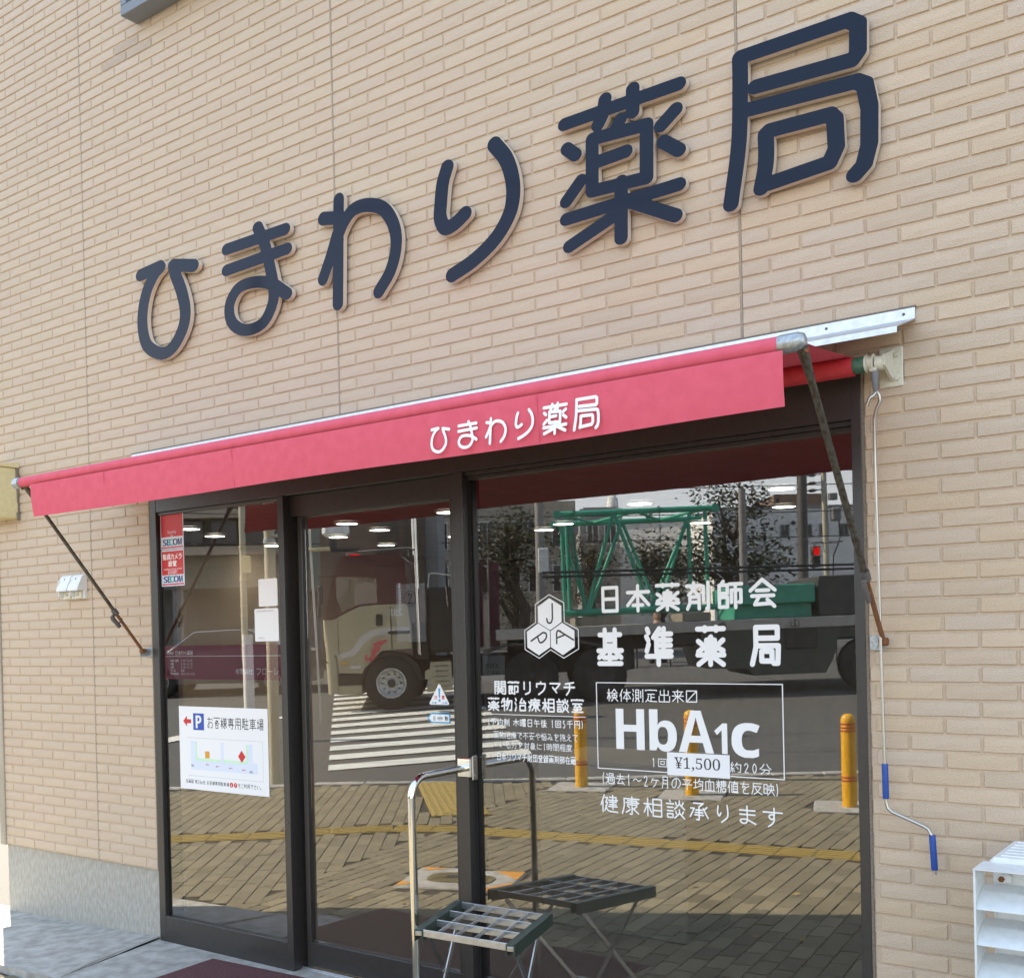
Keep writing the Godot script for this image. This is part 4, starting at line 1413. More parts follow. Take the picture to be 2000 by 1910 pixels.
func card(called: String, x0: float, x1: float, y0: float, y1: float, z: float, m: Material, parent: Node, thick := 0.0006, round_off := 0.0) -> MeshInstance3D:
	var s := shape()
	if round_off > 0.0:
		var p := PackedVector2Array()
		for c in [[x1 - round_off, y1 - round_off, 0.0], [x0 + round_off, y1 - round_off, 0.25], [x0 + round_off, y0 + round_off, 0.5], [x1 - round_off, y0 + round_off, 0.75]]:
			for k in 5:
				var t: float = TAU * (c[2] + 0.25 * k / 4.0)
				p.append(Vector2(c[0] + round_off * cos(t), c[1] + round_off * sin(t)))
		s.prism(p, z, z + thick)
	else:
		s.span(Vector3(x0, y0, z), Vector3(x1, y1, z + thick))
	return piece(called, s, m, parent)

func write_on(called: String, text: String, x0: float, x1: float, yt: float, yb: float, weight: float, z: float, m: Material, parent: Node, gap := 0.12) -> MeshInstance3D:
	var s := shape()
	write_line(s, text, x0, x1, yt, yb, weight, z, Transform3D(), gap)
	return piece(called, s, m, parent)

func build_window_lettering():
	var z := -0.0526
	var lines := [
		["日本薬剤師会", -0.677, 0.092, 1.860, 1.746, 0.125, "bold white heading on the large window reading 日本薬剤師会, above the larger heading", 0.16],
		["基準薬局", -0.690, 0.110, 1.690, 1.529, 0.125, "largest bold white heading on the large window reading 基準薬局", 0.42],
		["関節リウマチ", -1.218, -0.794, 1.469, 1.409, 0.125, "bold white line 関節リウマチ under the hexagon emblem", 0.12],
		["薬物治療相談室", -1.256, -0.757, 1.397, 1.337, 0.120, "bold white line 薬物治療相談室 over a thin rule", 0.12],
		["（予約制 木曜日午後 1回5千円）", -1.262, -0.757, 1.306, 1.272, 0.105, "small bracketed white line about booking 予約制 under the thin rule", 0.10],
		["薬物治療で不安や悩みを抱えて", -1.228, -0.788, 1.249, 1.217, 0.085, "small white line starting 薬物治療で, above the line with 1時間程度", 0.08],
		["いる方を対象に1時間程度", -1.198, -0.819, 1.206, 1.175, 0.085, "small white line ending 1時間程度 on the large window", 0.08],
		["日本リウマチ財団登録薬剤師在籍", -1.215, -0.802, 1.156, 1.122, 0.110, "small bold white line 日本リウマチ財団登録薬剤師在籍, lowest on the left", 0.06],
		["検体測定出来〼", -0.645, -0.237, 1.441, 1.389, 0.080, "white line 検体測定出来〼 at the top inside the thin frame", 0.10],
		["（過去1～2ヶ月の平均血糖値を反映）", -0.684, 0.092, 1.099, 1.052, 0.080, "bracketed white line about blood sugar just under the thin frame", 0.08],
		["健康相談承ります", -0.687, 0.100, 1.010, 0.935, 0.082, "lowest white line on the large window reading 健康相談承ります", 0.16]]
	for l in lines:
		var s := shape()
		write_line(s, l[0], l[1], l[2], l[3], l[4], l[5], z, Transform3D(), l[7])
		single("window_lettering", s, M.white_vinyl, l[6], "lettering", "white lettering on the large window")
	var o := base("window_lettering", "very large white letters HbA1c inside the thin frame", "lettering", Vector3.ZERO, 0.0, "white lettering on the large window")
	for t in [["H", -0.605, -0.474, 1.198, 1.361], ["b", -0.452, -0.331, 1.1965, 1.362], ["A", -0.323, -0.173, 1.198, 1.361], ["1", -0.171, -0.117, 1.199, 1.315], ["c", -0.100, 0.014, 1.189, 1.319]]:
		type_piece("letter", t[0], t[1], t[2], t[3], t[4], z + 0.0006, M.white_vinyl, o, "Droid Sans", 700, 0.16)
	var s := shape()
	write_line(s, "1回", -0.449, -0.374, 1.170, 1.133, 0.085, z, Transform3D(), 0.1)
	write_line(s, "約20分", -0.109, 0.057, 1.170, 1.130, 0.085, z, Transform3D(), 0.1)
	single("window_lettering", s, M.white_vinyl, "small white words 1回 and 約20分 on either side of the price tag", "lettering", "white lettering on the large window")
	s = shape()
	ribbon(s, PackedVector2Array([Vector2(-0.694, 1.465), Vector2(0.106, 1.465), Vector2(0.106, 1.115), Vector2(-0.694, 1.115), Vector2(-0.694, 1.465)]), 0.0042, 0.0036, z, 0)
	single("window_frame_line", s, M.white_vinyl, "thin white rectangle drawn on the glass round HbA1c", "line frame")
	s = shape()
	ribbon(s, PackedVector2Array([Vector2(-1.262, 1.323), Vector2(-0.752, 1.322)]), 0.003, 0.0028, z, 0)
	single("window_rule", s, M.white_vinyl, "thin white rule on the glass under 薬物治療相談室", "line")
	# emblem of three hexagons
	var e := base("emblem", "white emblem of three hexagons with J, P and A on the large window", "emblem")
	for h in [[-0.917, 1.7515], [-0.9765, 1.6465], [-0.8545, 1.6465]]:
		s = shape()
		var p := PackedVector2Array()
		for k in 6:
			var t := TAU * (k + 0.5) / 6.0
			p.append(Vector2(h[0] + 0.0685 * cos(t), h[1] + 0.0675 * sin(t)))
		s.prism(p, z, z + 0.0004)
		piece("hexagon", s, M.white_vinyl, e)
	s = shape()
	var rim := PackedVector2Array()
	for q in [[727, 265], [845, 335], [845, 487], [955, 550], [955, 703], [835, 775], [730, 707], [635, 775], [517, 703], [517, 547], [610, 487], [610, 340], [727, 265]]:
		rim.append(Vector2(-1.048 + (q[0] - 517) * 0.000621, 1.834 - (q[1] - 265) * 0.000525))
	ribbon(s, rim, 0.0034, 0.0034, z, 0)
	piece("outline", s, M.white_vinyl, e)
	s = shape()
	var J := parse_path("-0.903,1.795 -0.903,1.735; ~-0.903,1.735 -0.908,1.719 -0.918,1.714 -0.928,1.719 -0.932,1.733")
	var Pp := parse_path("-1.015,1.640 -0.953,1.675; ~-0.953,1.675 -0.938,1.671 -0.936,1.655 -0.948,1.640 -0.965,1.632 -0.975,1.640 -0.981,1.658")
	var A := parse_path("-0.884,1.628 -0.884,1.668; ~-0.884,1.668 -0.878,1.681 -0.864,1.679; -0.868,1.679 -0.800,1.642; -0.878,1.652 -0.842,1.664")
	var nth := 0
	for g in J + Pp + A:
		nth = ribbon(s, g, 0.0075, 0.0075, z + 0.0006, nth)
	piece("emblem_letters", s, M.dark_grey, e)
	# price tag taped over the frame
	var tag_o := base("price_tag", "white paper price tag ¥1,500 taped over the lower edge of the thin frame", "price tag")
	card("paper", -0.375, -0.109, 1.106, 1.195, z + 0.0010, M.white_paper, tag_o)
	type_piece("price", "¥1,500", -0.343, -0.149, 1.125, 1.178, z + 0.0020, M.ink, tag_o, "Droid Serif", 400, 0.046)

func build_left_pane_things():
	var z := -0.0236
	for k in 2:
		var y1: float = [2.383, 2.178][k]
		var y0: float = [2.182, 1.978][k]
		var o := base("security_sticker", ["red security sticker at the top left of the window, upper one of two", "red camera notice sticker 監視カメラ設置 below the other red sticker"][k], "sticker", Vector3.ZERO, 0.0, "red security stickers")
		var x0 := -3.504
		var x1 := -3.302
		card("sticker_sheet", x0, x1, y0, y1, z, M.pale_blue, o, 0.0006, 0.004)
		var top := y1 - 0.007
		var mid := y0 + (0.068 if k == 0 else 0.062)
		card("red_field", x0 + 0.006, x1 - 0.006, mid, top, z + 0.0007, M.red, o, 0.0003)
		card("red_line", x0 + 0.006, x1 - 0.006, y0 + 0.006, y0 + 0.014, z + 0.0007, M.red, o, 0.0003)
		var lx := [[-3.485, -3.452, "S"], [-3.450, -3.424, "E"], [-3.430, -3.390, "C"], [-3.396, -3.354, "O"], [-3.352, -3.318, "M"]]
		for c in lx:
			type_piece("logo_letter", c[2], c[0], c[1], y0 + 0.020, y0 + 0.056, z + 0.0012 + (0.0004 if c[2] == "C" else 0.0), M.teal if c[2] == "C" else M.logo_blue, o, "Droid Sans", 700, 0.03)
		if k == 0:
			type_piece("small_print", "Security", -3.440, -3.364, y1 - 0.121, y1 - 0.098, z + 0.0014, M.pale_blue, o, "Droid Sans", 400, 0.018)
			type_piece("small_print", "by", -3.413, -3.391, y1 - 0.139, y1 - 0.121, z + 0.0014, M.pale_blue, o, "Droid Sans", 400, 0.015)
		else:
			write_on("notice_heading", "監視カメラ", -3.488, -3.318, y1 - 0.022, y1 - 0.054, 0.14, z + 0.0011, M.white_vinyl, o, 0.06)
			write_on("notice_heading", "設置", -3.440, -3.366, y1 - 0.060, y1 - 0.092, 0.14, z + 0.0011, M.white_vinyl, o, 0.06)
			type_piece("small_print", "Surveillance Camera Installed", -3.482, -3.322, y1 - 0.110, y1 - 0.101, z + 0.0014, M.white_vinyl, o, "Droid Sans", 400, 0.008)
			write_on("small_print", "日本予約連絡", -3.446, -3.360, y1 - 0.1125, y1 - 0.121, 0.12, z + 0.0011, M.white_vinyl, o, 0.06)
			write_on("small_print", "監視設置社", -3.443, -3.363, y1 - 0.1235, y1 - 0.132, 0.12, z + 0.0011, M.white_vinyl, o, 0.06)
	var a := base("notice_card", "blank white card on the left pane, upper one of two at its right edge", "card")
	card("card_sheet", -2.703, -2.561, 1.841, 1.982, z, M.white_paper, a, 0.0008, 0.007)
	a = base("notice_card", "faded white notice card with tiny print, lower one at the left pane's right edge", "card")
	card("card_sheet", -2.738, -2.558, 1.662, 1.830, z, M.white_paper, a, 0.0008, 0.007)
	write_on("small_print", "当薬局利用時間予約制有限会社", -2.722, -2.590, 1.822, 1.813, 0.08, z + 0.0012, M.grey_ink, a, 0.06)
	write_on("small_print", "有限会社", -2.712, -2.664, 1.684, 1.674, 0.08, z + 0.0012, M.grey_ink, a, 0.06)
	# maroon film with the opening hours, stuck to the inside
	var b := base("opening_hours_band", "maroon film band with white opening hours across the left pane", "sign band")
	var zi := -0.0312
	card("film", -3.509, -2.530, 1.463, 1.648, zi - 0.0006, M.maroon, b, 0.0005)
	var s := shape()
	ribbon(s, PackedVector2Array([Vector2(-3.491, 1.589), Vector2(-2.532, 1.588)]), 0.003, 0.0028, 0, 0)
	piece("rule", s, M.white_vinyl, b, Transform3D(Basis(), Vector3(0, 0, zi)))
	write_on("band_lettering", "保険薬局", -3.485, -3.422, 1.615, 1.600, 0.09, zi, M.white_vinyl, b, 0.06)
	write_on("band_lettering", "ひまわり薬局", -3.406, -3.253, 1.620, 1.595, 0.10, zi, M.white_vinyl, b, 0.06)
	var rows := [["月曜～金曜", "9:00-18:00"], ["木曜", "8:30-16:30"], ["土曜", "8:30-12:30"], ["日 祝", "定休"], ["緊急連絡先", "0834-32-3692"]]
	for k in 5:
		var y := 1.572 - k * 0.0182
		write_on("band_lettering", rows[k][0], -3.452, -3.452 + [0.072, 0.029, 0.029, 0.045, 0.075][k], y, y - 0.0135, 0.10, zi, M.white_vinyl, b, 0.06)
		write_on("band_lettering", rows[k][1], -3.358, [-3.258, -3.258, -3.258, -3.328, -3.241][k], y, y - 0.0135, 0.10, zi, M.white_vinyl, b, 0.06)
	write_on("band_lettering", "有限会社", -2.904, -2.768, 1.522, 1.492, 0.075, zi, M.white_vinyl, b, 0.10)
	write_on("band_lettering", "フローレ", -2.742, -2.571, 1.526, 1.488, 0.065, zi, M.white_vinyl, b, 0.14)
	# parking poster
	var p := base("parking_poster", "white parking poster with a red arrow, blue P and small map", "poster")
	card("poster_sheet", -3.380, -2.658, 0.863, 1.315, z, M.white_paper, p, 0.0010)
	var zp := z + 0.0011
	s = shape()
	s.prism(PackedVector2Array([Vector2(-3.344, 1.234), Vector2(-3.311, 1.264), Vector2(-3.311, 1.245), Vector2(-3.276, 1.245), Vector2(-3.276, 1.223), Vector2(-3.311, 1.223), Vector2(-3.311, 1.205)]), zp, zp + 0.0003)
	piece("arrow", s, M.red, p)
	card("parking_square", -3.258, -3.167, 1.188, 1.279, zp, M.blue, p, 0.0003)
	type_piece("parking_letter", "P", -3.236, -3.188, 1.198, 1.268, zp + 0.0007, M.white_paper, p, "Droid Sans", 700, 0.07)
	write_on("poster_heading", "お客様専用駐車場", -3.143, -2.690, 1.262, 1.201, 0.075, zp, M.ink, p, 0.10)
	s = shape()
	ribbon(s, PackedVector2Array([Vector2(-3.31, 1.145), Vector2(-2.70, 1.145), Vector2(-2.70, 0.938), Vector2(-3.31, 0.938)]), 0.0016, 0.0016, zp, 0)
	piece("map_border", s, M.grey_ink, p)
	s = shape()
	s.prism(PackedVector2Array([Vector2(-3.283, 0.972), Vector2(-2.743, 0.972), Vector2(-2.743, 1.030), Vector2(-2.780, 1.030), Vector2(-2.780, 1.128), Vector2(-2.815, 1.128), Vector2(-2.815, 1.022), Vector2(-3.010, 1.022), Vector2(-3.010, 1.128), Vector2(-3.032, 1.128), Vector2(-3.032, 1.022), Vector2(-3.245, 1.022), Vector2(-3.245, 1.128), Vector2(-3.283, 1.128)]), zp, zp + 0.0002)
	piece("map_roads", s, M.pale_blue, p)
	s = shape()
	for q in [[-3.245, -3.232, 1.022, 1.125], [-3.2315, -3.033, 1.022, 1.036], [-3.009, -2.816, 1.022, 1.036], [-2.829, -2.8155, 1.0365, 1.125]]:
		s.span(Vector3(q[0], q[2], zp + 0.0003), Vector3(q[1], q[3], zp + 0.0005))
	piece("map_kerbs", s, M.pale_green, p)
	card("map_car_park", -3.163, -3.127, 1.038, 1.075, zp + 0.0003, M.amber, p, 0.0003)
	s = shape()
	s.prism(PackedVector2Array([Vector2(-2.865, 1.028), Vector2(-2.835, 1.060), Vector2(-2.865, 1.092), Vector2(-2.893, 1.060)]), zp + 0.0006, zp + 0.0008)
	for q in [[-3.145, 1.004], [-3.063, 0.998], [-2.955, 0.994], [-2.850, 0.990]]:
		s.prism(PackedVector2Array([Vector2(q[0] - 0.014, q[1]), Vector2(q[0] - 0.006, q[1] + 0.005), Vector2(q[0] - 0.006, q[1] + 0.0015), Vector2(q[0] + 0.014, q[1] + 0.0015), Vector2(q[0] + 0.014, q[1] - 0.0015), Vector2(q[0] - 0.006, q[1] - 0.0015), Vector2(q[0] - 0.006, q[1] - 0.005)]), zp + 0.0006, zp + 0.0008)
	piece("map_marks", s, M.red, p)
	write_on("map_words", "自社", -3.283, -3.257, 1.000, 0.988, 0.1, zp + 0.0006, M.ink, p, 0.06)
	write_on("map_words", "自社", -2.806, -2.780, 0.990, 0.978, 0.1, zp + 0.0006, M.ink, p, 0.06)
	write_on("poster_footing", "当薬局 南30m先 お客様専用駐車場", -3.334, -2.972, 0.917, 0.895, 0.085, zp, M.ink, p, 0.08)
	write_on("poster_footing", "をご利用下さい。", -2.902, -2.704, 0.918, 0.895, 0.085, zp, M.ink, p, 0.08)
	for k in 2:
		s = shape()
		s.tube([Vector3(-2.952 + k * 0.032, 0.906, zp), Vector3(-2.952 + k * 0.032, 0.906, zp + 0.0003)], 0.0135, 20)
		var disc := piece("number_disc", s, M.red, p)
		write_on("disc_number", ["6", "7"][k], -2.958 + k * 0.032, -2.946 + k * 0.032, 0.915, 0.897, 0.13, zp + 0.0005, M.white_paper, disc)

func build_door_things():
	var z := -0.0828
	var t := base("caution_sticker", "white triangular caution sticker with a blue exclamation mark on the sliding door", "sticker")
	var s := shape()
	var tri := PackedVector2Array()
	for c in [Vector2(-1.557, 1.444), Vector2(-1.611, 1.361), Vector2(-1.507, 1.361)]:
		for k in 5:
			var f: float = {0: 0.17, 1: 0.5, 2: 0.83}[[Vector2(-1.557, 1.444), Vector2(-1.611, 1.361), Vector2(-1.507, 1.361)].find(c)] * TAU
			f = {0: PI * 0.17, 1: PI * 0.83, 2: PI * 1.5}[[Vector2(-1.557, 1.444), Vector2(-1.611, 1.361), Vector2(-1.507, 1.361)].find(c)] + PI * 0.66 * k / 4.0
			tri.append(c + Vector2(cos(f), sin(f)) * 0.006)
	s.prism(tri, z, z + 0.0005)
	piece("sticker_sheet", s, M.white_vinyl, t)
	s = shape()
	s.prism(PackedVector2Array([Vector2(-1.563, 1.430), Vector2(-1.551, 1.430), Vector2(-1.5535, 1.386), Vector2(-1.5605, 1.386)]), z + 0.0006, z + 0.0008)
	s.tube([Vector3(-1.557, 1.375, z + 0.0006), Vector3(-1.557, 1.375, z + 0.0008)], 0.0065, 16)
	piece("exclamation_mark", s, M.sky_blue, t)
	write_on("red_word", "注", -1.590, -1.570, 1.398, 1.380, 0.12, z + 0.0006, M.red, t)
	write_on("red_word", "意", -1.545, -1.525, 1.398, 1.380, 0.12, z + 0.0006, M.red, t)
	write_on("small_print", "自動", -1.606, -1.572, 1.368, 1.359, 0.12, z + 0.0006, M.sky_blue, t)
	write_on("small_print", "注意", -1.544, -1.510, 1.368, 1.359, 0.12, z + 0.0006, M.sky_blue, t)
	var a := base("automatic_door_sticker", "blue and white arrow shaped sticker 自動 below the caution triangle", "sticker")
	s = shape()
	s.prism(PackedVector2Array([Vector2(-1.633, 1.293), Vector2(-1.610, 1.317), Vector2(-1.497, 1.315), Vector2(-1.497, 1.271), Vector2(-1.610, 1.271)]), z, z + 0.0005)
	piece("sticker_sheet", s, M.sky_blue, a)
	s = shape()
	s.prism(PackedVector2Array([Vector2(-1.624, 1.293), Vector2(-1.606, 1.311), Vector2(-1.503, 1.309), Vector2(-1.503, 1.277), Vector2(-1.606, 1.277)]), z + 0.0006, z + 0.0008)
	piece("white_field", s, M.white_vinyl, a)
	write_on("word", "自", -1.598, -1.582, 1.303, 1.283, 0.09, z + 0.0009, M.ink, a)
	write_on("word", "動", -1.528, -1.508, 1.303, 1.283, 0.11, z + 0.0009, M.ink, a)
	s = shape()
	var oval := PackedVector2Array()
	for k in 17:
		oval.append(Vector2(-1.556 + 0.016 * cos(TAU * k / 16.0), 1.293 + 0.007 * sin(TAU * k / 16.0)))
	ribbon(s, oval, 0.002, 0.002, z + 0.0009, 0)
	s.span(Vector3(-1.566, 1.291, z + 0.0009), Vector3(-1.546, 1.295, z + 0.0011))
	piece("oval_mark", s, M.ink, a)
	# sheets hung inside the glass
	var n := base("numbered_sheet", "grey sheet with a circled 2 hung inside the sliding door", "paper sheet")
	card("sheet", -1.817, -1.638, 1.645, 1.917, -0.0965, mat(0.22, 0.22, 0.23, 0.7), n, 0.0006)
	s = shape()
	var ring := PackedVector2Array()
	for k in 29:
		ring.append(Vector2(-1.730 + 0.0355 * cos(TAU * k / 28.0), 1.848 + 0.036 * sin(TAU * k / 28.0)))
	ribbon(s, ring, 0.0032, 0.0032, -0.0958, 0)
	piece("circle", s, M.black, n)
	type_piece("number", "2", -1.744, -1.716, 1.823, 1.873, -0.0952, M.black, n, "Droid Serif", 400, 0.05)
	n = base("inside_notice", "faint grey notice hung inside at the lower left of the large window", "paper sheet")
	card("sheet", -1.300, -1.176, 1.462, 1.580, -0.080, mat(0.10, 0.10, 0.10, 0.7), n, 0.0006)
	write_on("notice_words", "連絡先", -1.285, -1.205, 1.545, 1.522, 0.09, -0.0790, M.black, n)
	write_on("notice_words", "ご予約", -1.275, -1.205, 1.512, 1.490, 0.09, -0.0790, M.black, n)

# ------------------------------------------------------------------ ground in front of the shop

func in_poly(p: Vector2, poly: PackedVector2Array) -> bool:
	return Geometry2D.is_point_in_polygon(p, poly)

func build_ground():
	# road and land: one sheet that rises gently away from the shop and runs to the horizon
	var s := shape()
	s.soft = true
	var lats := [-900.0, -300.0, -120.0, -60.0, -40.0, -28.0, -20.0, -14.0, -9.0, -6.0, -3.0, 0.0, 3.0, 6.0, 9.0, 14.0, 20.0, 28.0, 40.0, 60.0, 120.0, 300.0, 900.0]
	var deps := [-900.0, -300.0, -100.0, -40.0, -15.0, 0.0, 6.0, 12.0, 13.0, 14.0, 16.0, 18.0, 20.0, 22.0, 25.0, 28.0, 30.0, 36.0, 45.0, 60.0, 100.0, 300.0, 900.0]
	var g := []
	for d in deps:
		var row := []
		for l in lats:
			row.append(street(l, d, road_height(l, d) - (0.05 if d < 12.5 else 0.0)))
		g.append(row)
	for j in deps.size() - 1:
		for i in lats.size() - 1:
			s.quad_out(g[j][i], g[j][i + 1], g[j + 1][i + 1], g[j + 1][i], Vector3(0, -1e4, 0))
	ground_piece("road", s, M.asphalt, null, "asphalt road seen only as a reflection in the shop windows")
	# sidewalk bed under the pavers
	s = shape()
	var corners := PackedVector2Array()
	for c in [[-9.0, 13.0], [9.0, 13.0], [9.0, 12.78], [-9.0, 12.78]]:
		pass
	var bed := PackedVector2Array([Vector2(-9.5, 0.715), Vector2(5.0, 0.715)])
	var a := street(9.0, 12.72)
	var b := street(-9.0, 12.72)
	bed.append(Vector2(a.x, a.z))
	bed.append(Vector2(b.x, b.z))
	var flat := Transform3D(Basis(Vector3(1, 0, 0), Vector3(0, 0, 1), Vector3(0, -1, 0)), Vector3.ZERO)   # outline x, y to world x, z; thickness downwards
	s.prism(bed, 0.058, 0.30, flat)
	var side := ground_piece("sidewalk", s, M.sand, null, "sidewalk of grey brown interlocking pavers, seen in the windows' reflection")
	# kerb stones
	for k in 26:
		var lat := -9.0 + k * 0.6
		s = shape()
		var f := street_frame(lat + 0.3, 12.85, -0.135)
		s.box(f.origin, Vector3(0.592, 0.19, 0.17), 0.012, f.basis)
		piece("kerb_stone", s, M.concrete, side)
	s = shape()
	for k in 30:
		var f := street_frame(-9.0 + k * 0.6 + 0.3, 13.16, -0.143)
		s.box(f.origin, Vector3(0.595, 0.03, 0.40), 0.004, f.basis)
	piece("gutter", s, M.concrete, side)
	# concrete apron at the foot of the wall: two slabs, the left one falling away to the left
	s = shape()
	s.prism(PackedVector2Array([Vector2(-3.615, -0.14), Vector2(3.6, -0.14), Vector2(3.6, 0.708), Vector2(-3.425, 0.708)]), 0.0, 0.25, flat)
	var right := ground_piece("apron_slab", s, M.concrete, null, "pale concrete slab at the foot of the entrance")
	s = shape()
	var q := [Vector3(-5.6, -0.065, -0.10), Vector3(-3.618, 0.010, -0.10), Vector3(-3.430, -0.004, 0.706), Vector3(-5.6, -0.068, 0.722)]
	var rows := []
	for j in 9:
		var row := []
		for i in 17:
			var v := j / 8.0
			var u := i / 16.0
			row.append((q[0] as Vector3).lerp(q[1], u).lerp((q[3] as Vector3).lerp(q[2], u), v) + Vector3(0, rng.randf_range(-0.0015, 0.0015), 0))
		rows.append(row)
	s.soft = true
	for j in 8:
		for i in 16:
			s.quad_out(rows[j][i], rows[j][i + 1], rows[j + 1][i + 1], rows[j + 1][i], Vector3(-4.5, -9, 0.3))
	s.soft = false
	for i in 16:
		s.quad_out(rows[8][i], rows[8][i + 1], rows[8][i + 1] + Vector3(0, -0.15, 0), rows[8][i] + Vector3(0, -0.15, 0), Vector3(-4.5, 0, 0.0))
	ground_piece("apron_slab", s, M.concrete, null, "darker concrete slab sloping away at the lower left corner")
	# mortar ridge between the slabs
	s = shape()
	s.tube([Vector3(-3.617, 0.006, -0.02), Vector3(-3.575, 0.004, 0.2), Vector3(-3.52, 0.003, 0.45), Vector3(-3.428, 0.0, 0.70)], [0.012, 0.009, 0.014, 0.008], 8, true, 0.5)
	piece("mortar_ridge", s, M.foundation, right)
	build_pavers(side)
	build_sidewalk_things()

func paver_mesh(l: float, w: float) -> ArrayMesh:
	# interlocking block with toothed long sides
	var p := PackedVector2Array()
	var gap := 0.0022
	for k in 7:
		p.append(Vector2(-l * 0.5 + gap + (l - 2 * gap) * k / 6.0, -w * 0.5 + gap + (0.006 if k % 2 else 0.0)))
	for k in 7:
		p.append(Vector2(l * 0.5 - gap - (l - 2 * gap) * k / 6.0, w * 0.5 - gap + (0.006 if k % 2 else 0.0)))
	var s := shape()
	var n := p.size()
	var c := Vector3(0, 0, 0)
	var top := []
	var low := []
	for v in p:
		top.append(Vector3(v.x * 0.965, rng.randf_range(-0.0012, 0.0006), v.y * 0.93))
		low.append(Vector3(v.x, -0.006, v.y))
	for k in n:
		s.tri_out(c, top[k], top[(k + 1) % n], Vector3(0, -1, 0))
		s.quad_out(top[k], top[(k + 1) % n], low[(k + 1) % n], low[k], Vector3(0, -0.05, 0))
	return s.mesh()

var holes := []          # outlines cut out of the paving for covers, strips and bases

func build_pavers(side: Node3D):
	var l := 0.225
	var w := 0.112
	holes = sidewalk_holes()
	var meshes := []
	for k in 4:
		meshes.append(paver_mesh(l, w))
	var zone_line := [Vector2(-3.93, 0.70), Vector2(-4.62, 3.6)]      # where the two laying directions meet
	var found := []
	for zone in 2:
		var turn := deg_to_rad(97.0 if zone == 0 else 128.0)
		var e := Vector2(cos(turn), sin(turn))
		var f := Vector2(-e.y, e.x)
		for j in range(-110, 110):
			for i in range(-60, 60):
				var c: Vector2 = e * (i + (0.5 if j % 2 else 0.0)) * l + f * j * w + Vector2(-3.9, 0.7)
				if c.x < -9.3 or c.x > 4.8 or c.y < 0.775 or c.y > 13.0:
					continue
				var rel := Vector3(c.x, 0, c.y) - FAR_EYE
				if rel.dot(ACROSS) > 12.63:
					continue
				var d: Vector2 = zone_line[1] - zone_line[0]
				var left_of := d.cross(c - zone_line[0]) > 0.0      # towards the shop's left
				var left_zone: bool = c.x < zone_line[0].x + d.x * (c.y - zone_line[0].y) / d.y
				if left_zone != (zone == 1):
					continue
				var skip := false
				for h in holes:
					if in_poly(c, h):
						skip = true
						break
				if skip:
					continue
				found.append([c, turn, rel.length()])
	# the ones that show largest in the glass are parts of their own
	var order := []
	for k in found.size():
		var c: Vector2 = found[k][0]
		var seen: bool = c.x < 0.2 and c.x > -5.2 and c.y < 3.6
		order.append([found[k][2] + (0.0 if seen else 100.0), k])
	order.sort()
	var own := {}
	for k in mini(300, order.size()):
		own[order[k][1]] = true
	var lots := [[], [], [], []]
	var tints := [[], [], [], []]
	for k in found.size():
		var c: Vector2 = found[k][0]
		var at := Transform3D(Basis(Vector3.UP, -found[k][1]) * Basis(Vector3(1, 0, 0), rng.randf_range(-0.012, 0.012)), Vector3(c.x, -0.05 + rng.randf_range(-0.002, 0.002), c.y))
		var m := rng.randi_range(0, 3)
		if own.has(k):
			piece("paver", meshes[m], M["paver_%d" % rng.randi_range(0, 3)], side, at)
		else:
			lots[m].append(at)
			var v := rng.randf_range(0.82, 1.1)
			tints[m].append(Color(v, v * 0.99, v * rng.randf_range(0.93, 1.0)))
	for m in 4:
		many("paver_field", meshes[m], M.paver, lots[m], tints[m], side)

const STRIP := [Vector2(-7.4, 1.35), Vector2(-6.38, 2.10), Vector2(-5.60, 2.76), Vector2(-5.0, 3.34), Vector2(-4.33, 3.66), Vector2(-3.50, 3.80), Vector2(-2.22, 4.02), Vector2(-1.11, 4.22), Vector2(1.0, 4.62), Vector2(3.0, 5.0)]

func slab_outline(c: Vector2, along: Vector2, l: float, w: float) -> PackedVector2Array:
	var n := Vector2(-along.y, along.x)
	return PackedVector2Array([c - along * l * 0.5 - n * w * 0.5, c + along * l * 0.5 - n * w * 0.5, c + along * l * 0.5 + n * w * 0.5, c - along * l * 0.5 + n * w * 0.5])

func strip_places() -> Array:        # centre and direction of every tactile tile of the long strip
	var out := []
	for k in STRIP.size() - 1:
		var a: Vector2 = STRIP[k]
		var b: Vector2 = STRIP[k + 1]
		var n := maxi(1, int(round(a.distance_to(b) / 0.3)))
		for i in n:
			out.append([a.lerp(b, (i + 0.5) / n), (b - a).normalized(), a.distance_to(b) / n])
	return out

func wide_places() -> Array:         # the block of tiles that leads to the crossing
	var out := []
	var d := Vector2(-0.70, 0.714)
	var n := Vector2(d.y, -d.x)
	var c0 := Vector2(-4.86, 4.16)
	for i in 8:
		for j in 2:
			out.append([c0 + d * (i * 0.3 + 0.15) + n * (j - 0.5) * 0.3 + Vector2(-0.03, 0.05), d, 0.3])
	return out

const BOLLARDS := [Vector2(-4.89, 6.37), Vector2(-3.54, 6.38), Vector2(-1.89, 6.39)]

func sidewalk_holes() -> Array:
	var out := []
	for t in strip_places() + wide_places():
		out.append(slab_outline(t[0], t[1], t[2] + 0.10, 0.40))
	for b in BOLLARDS:
		out.append(slab_outline(b, Vector2(0.94, 0.34), 0.72, 0.72))
	out.append(slab_outline(Vector2(-3.17, 2.06), Vector2(0.93, 0.37), 0.90, 0.72))
	return out

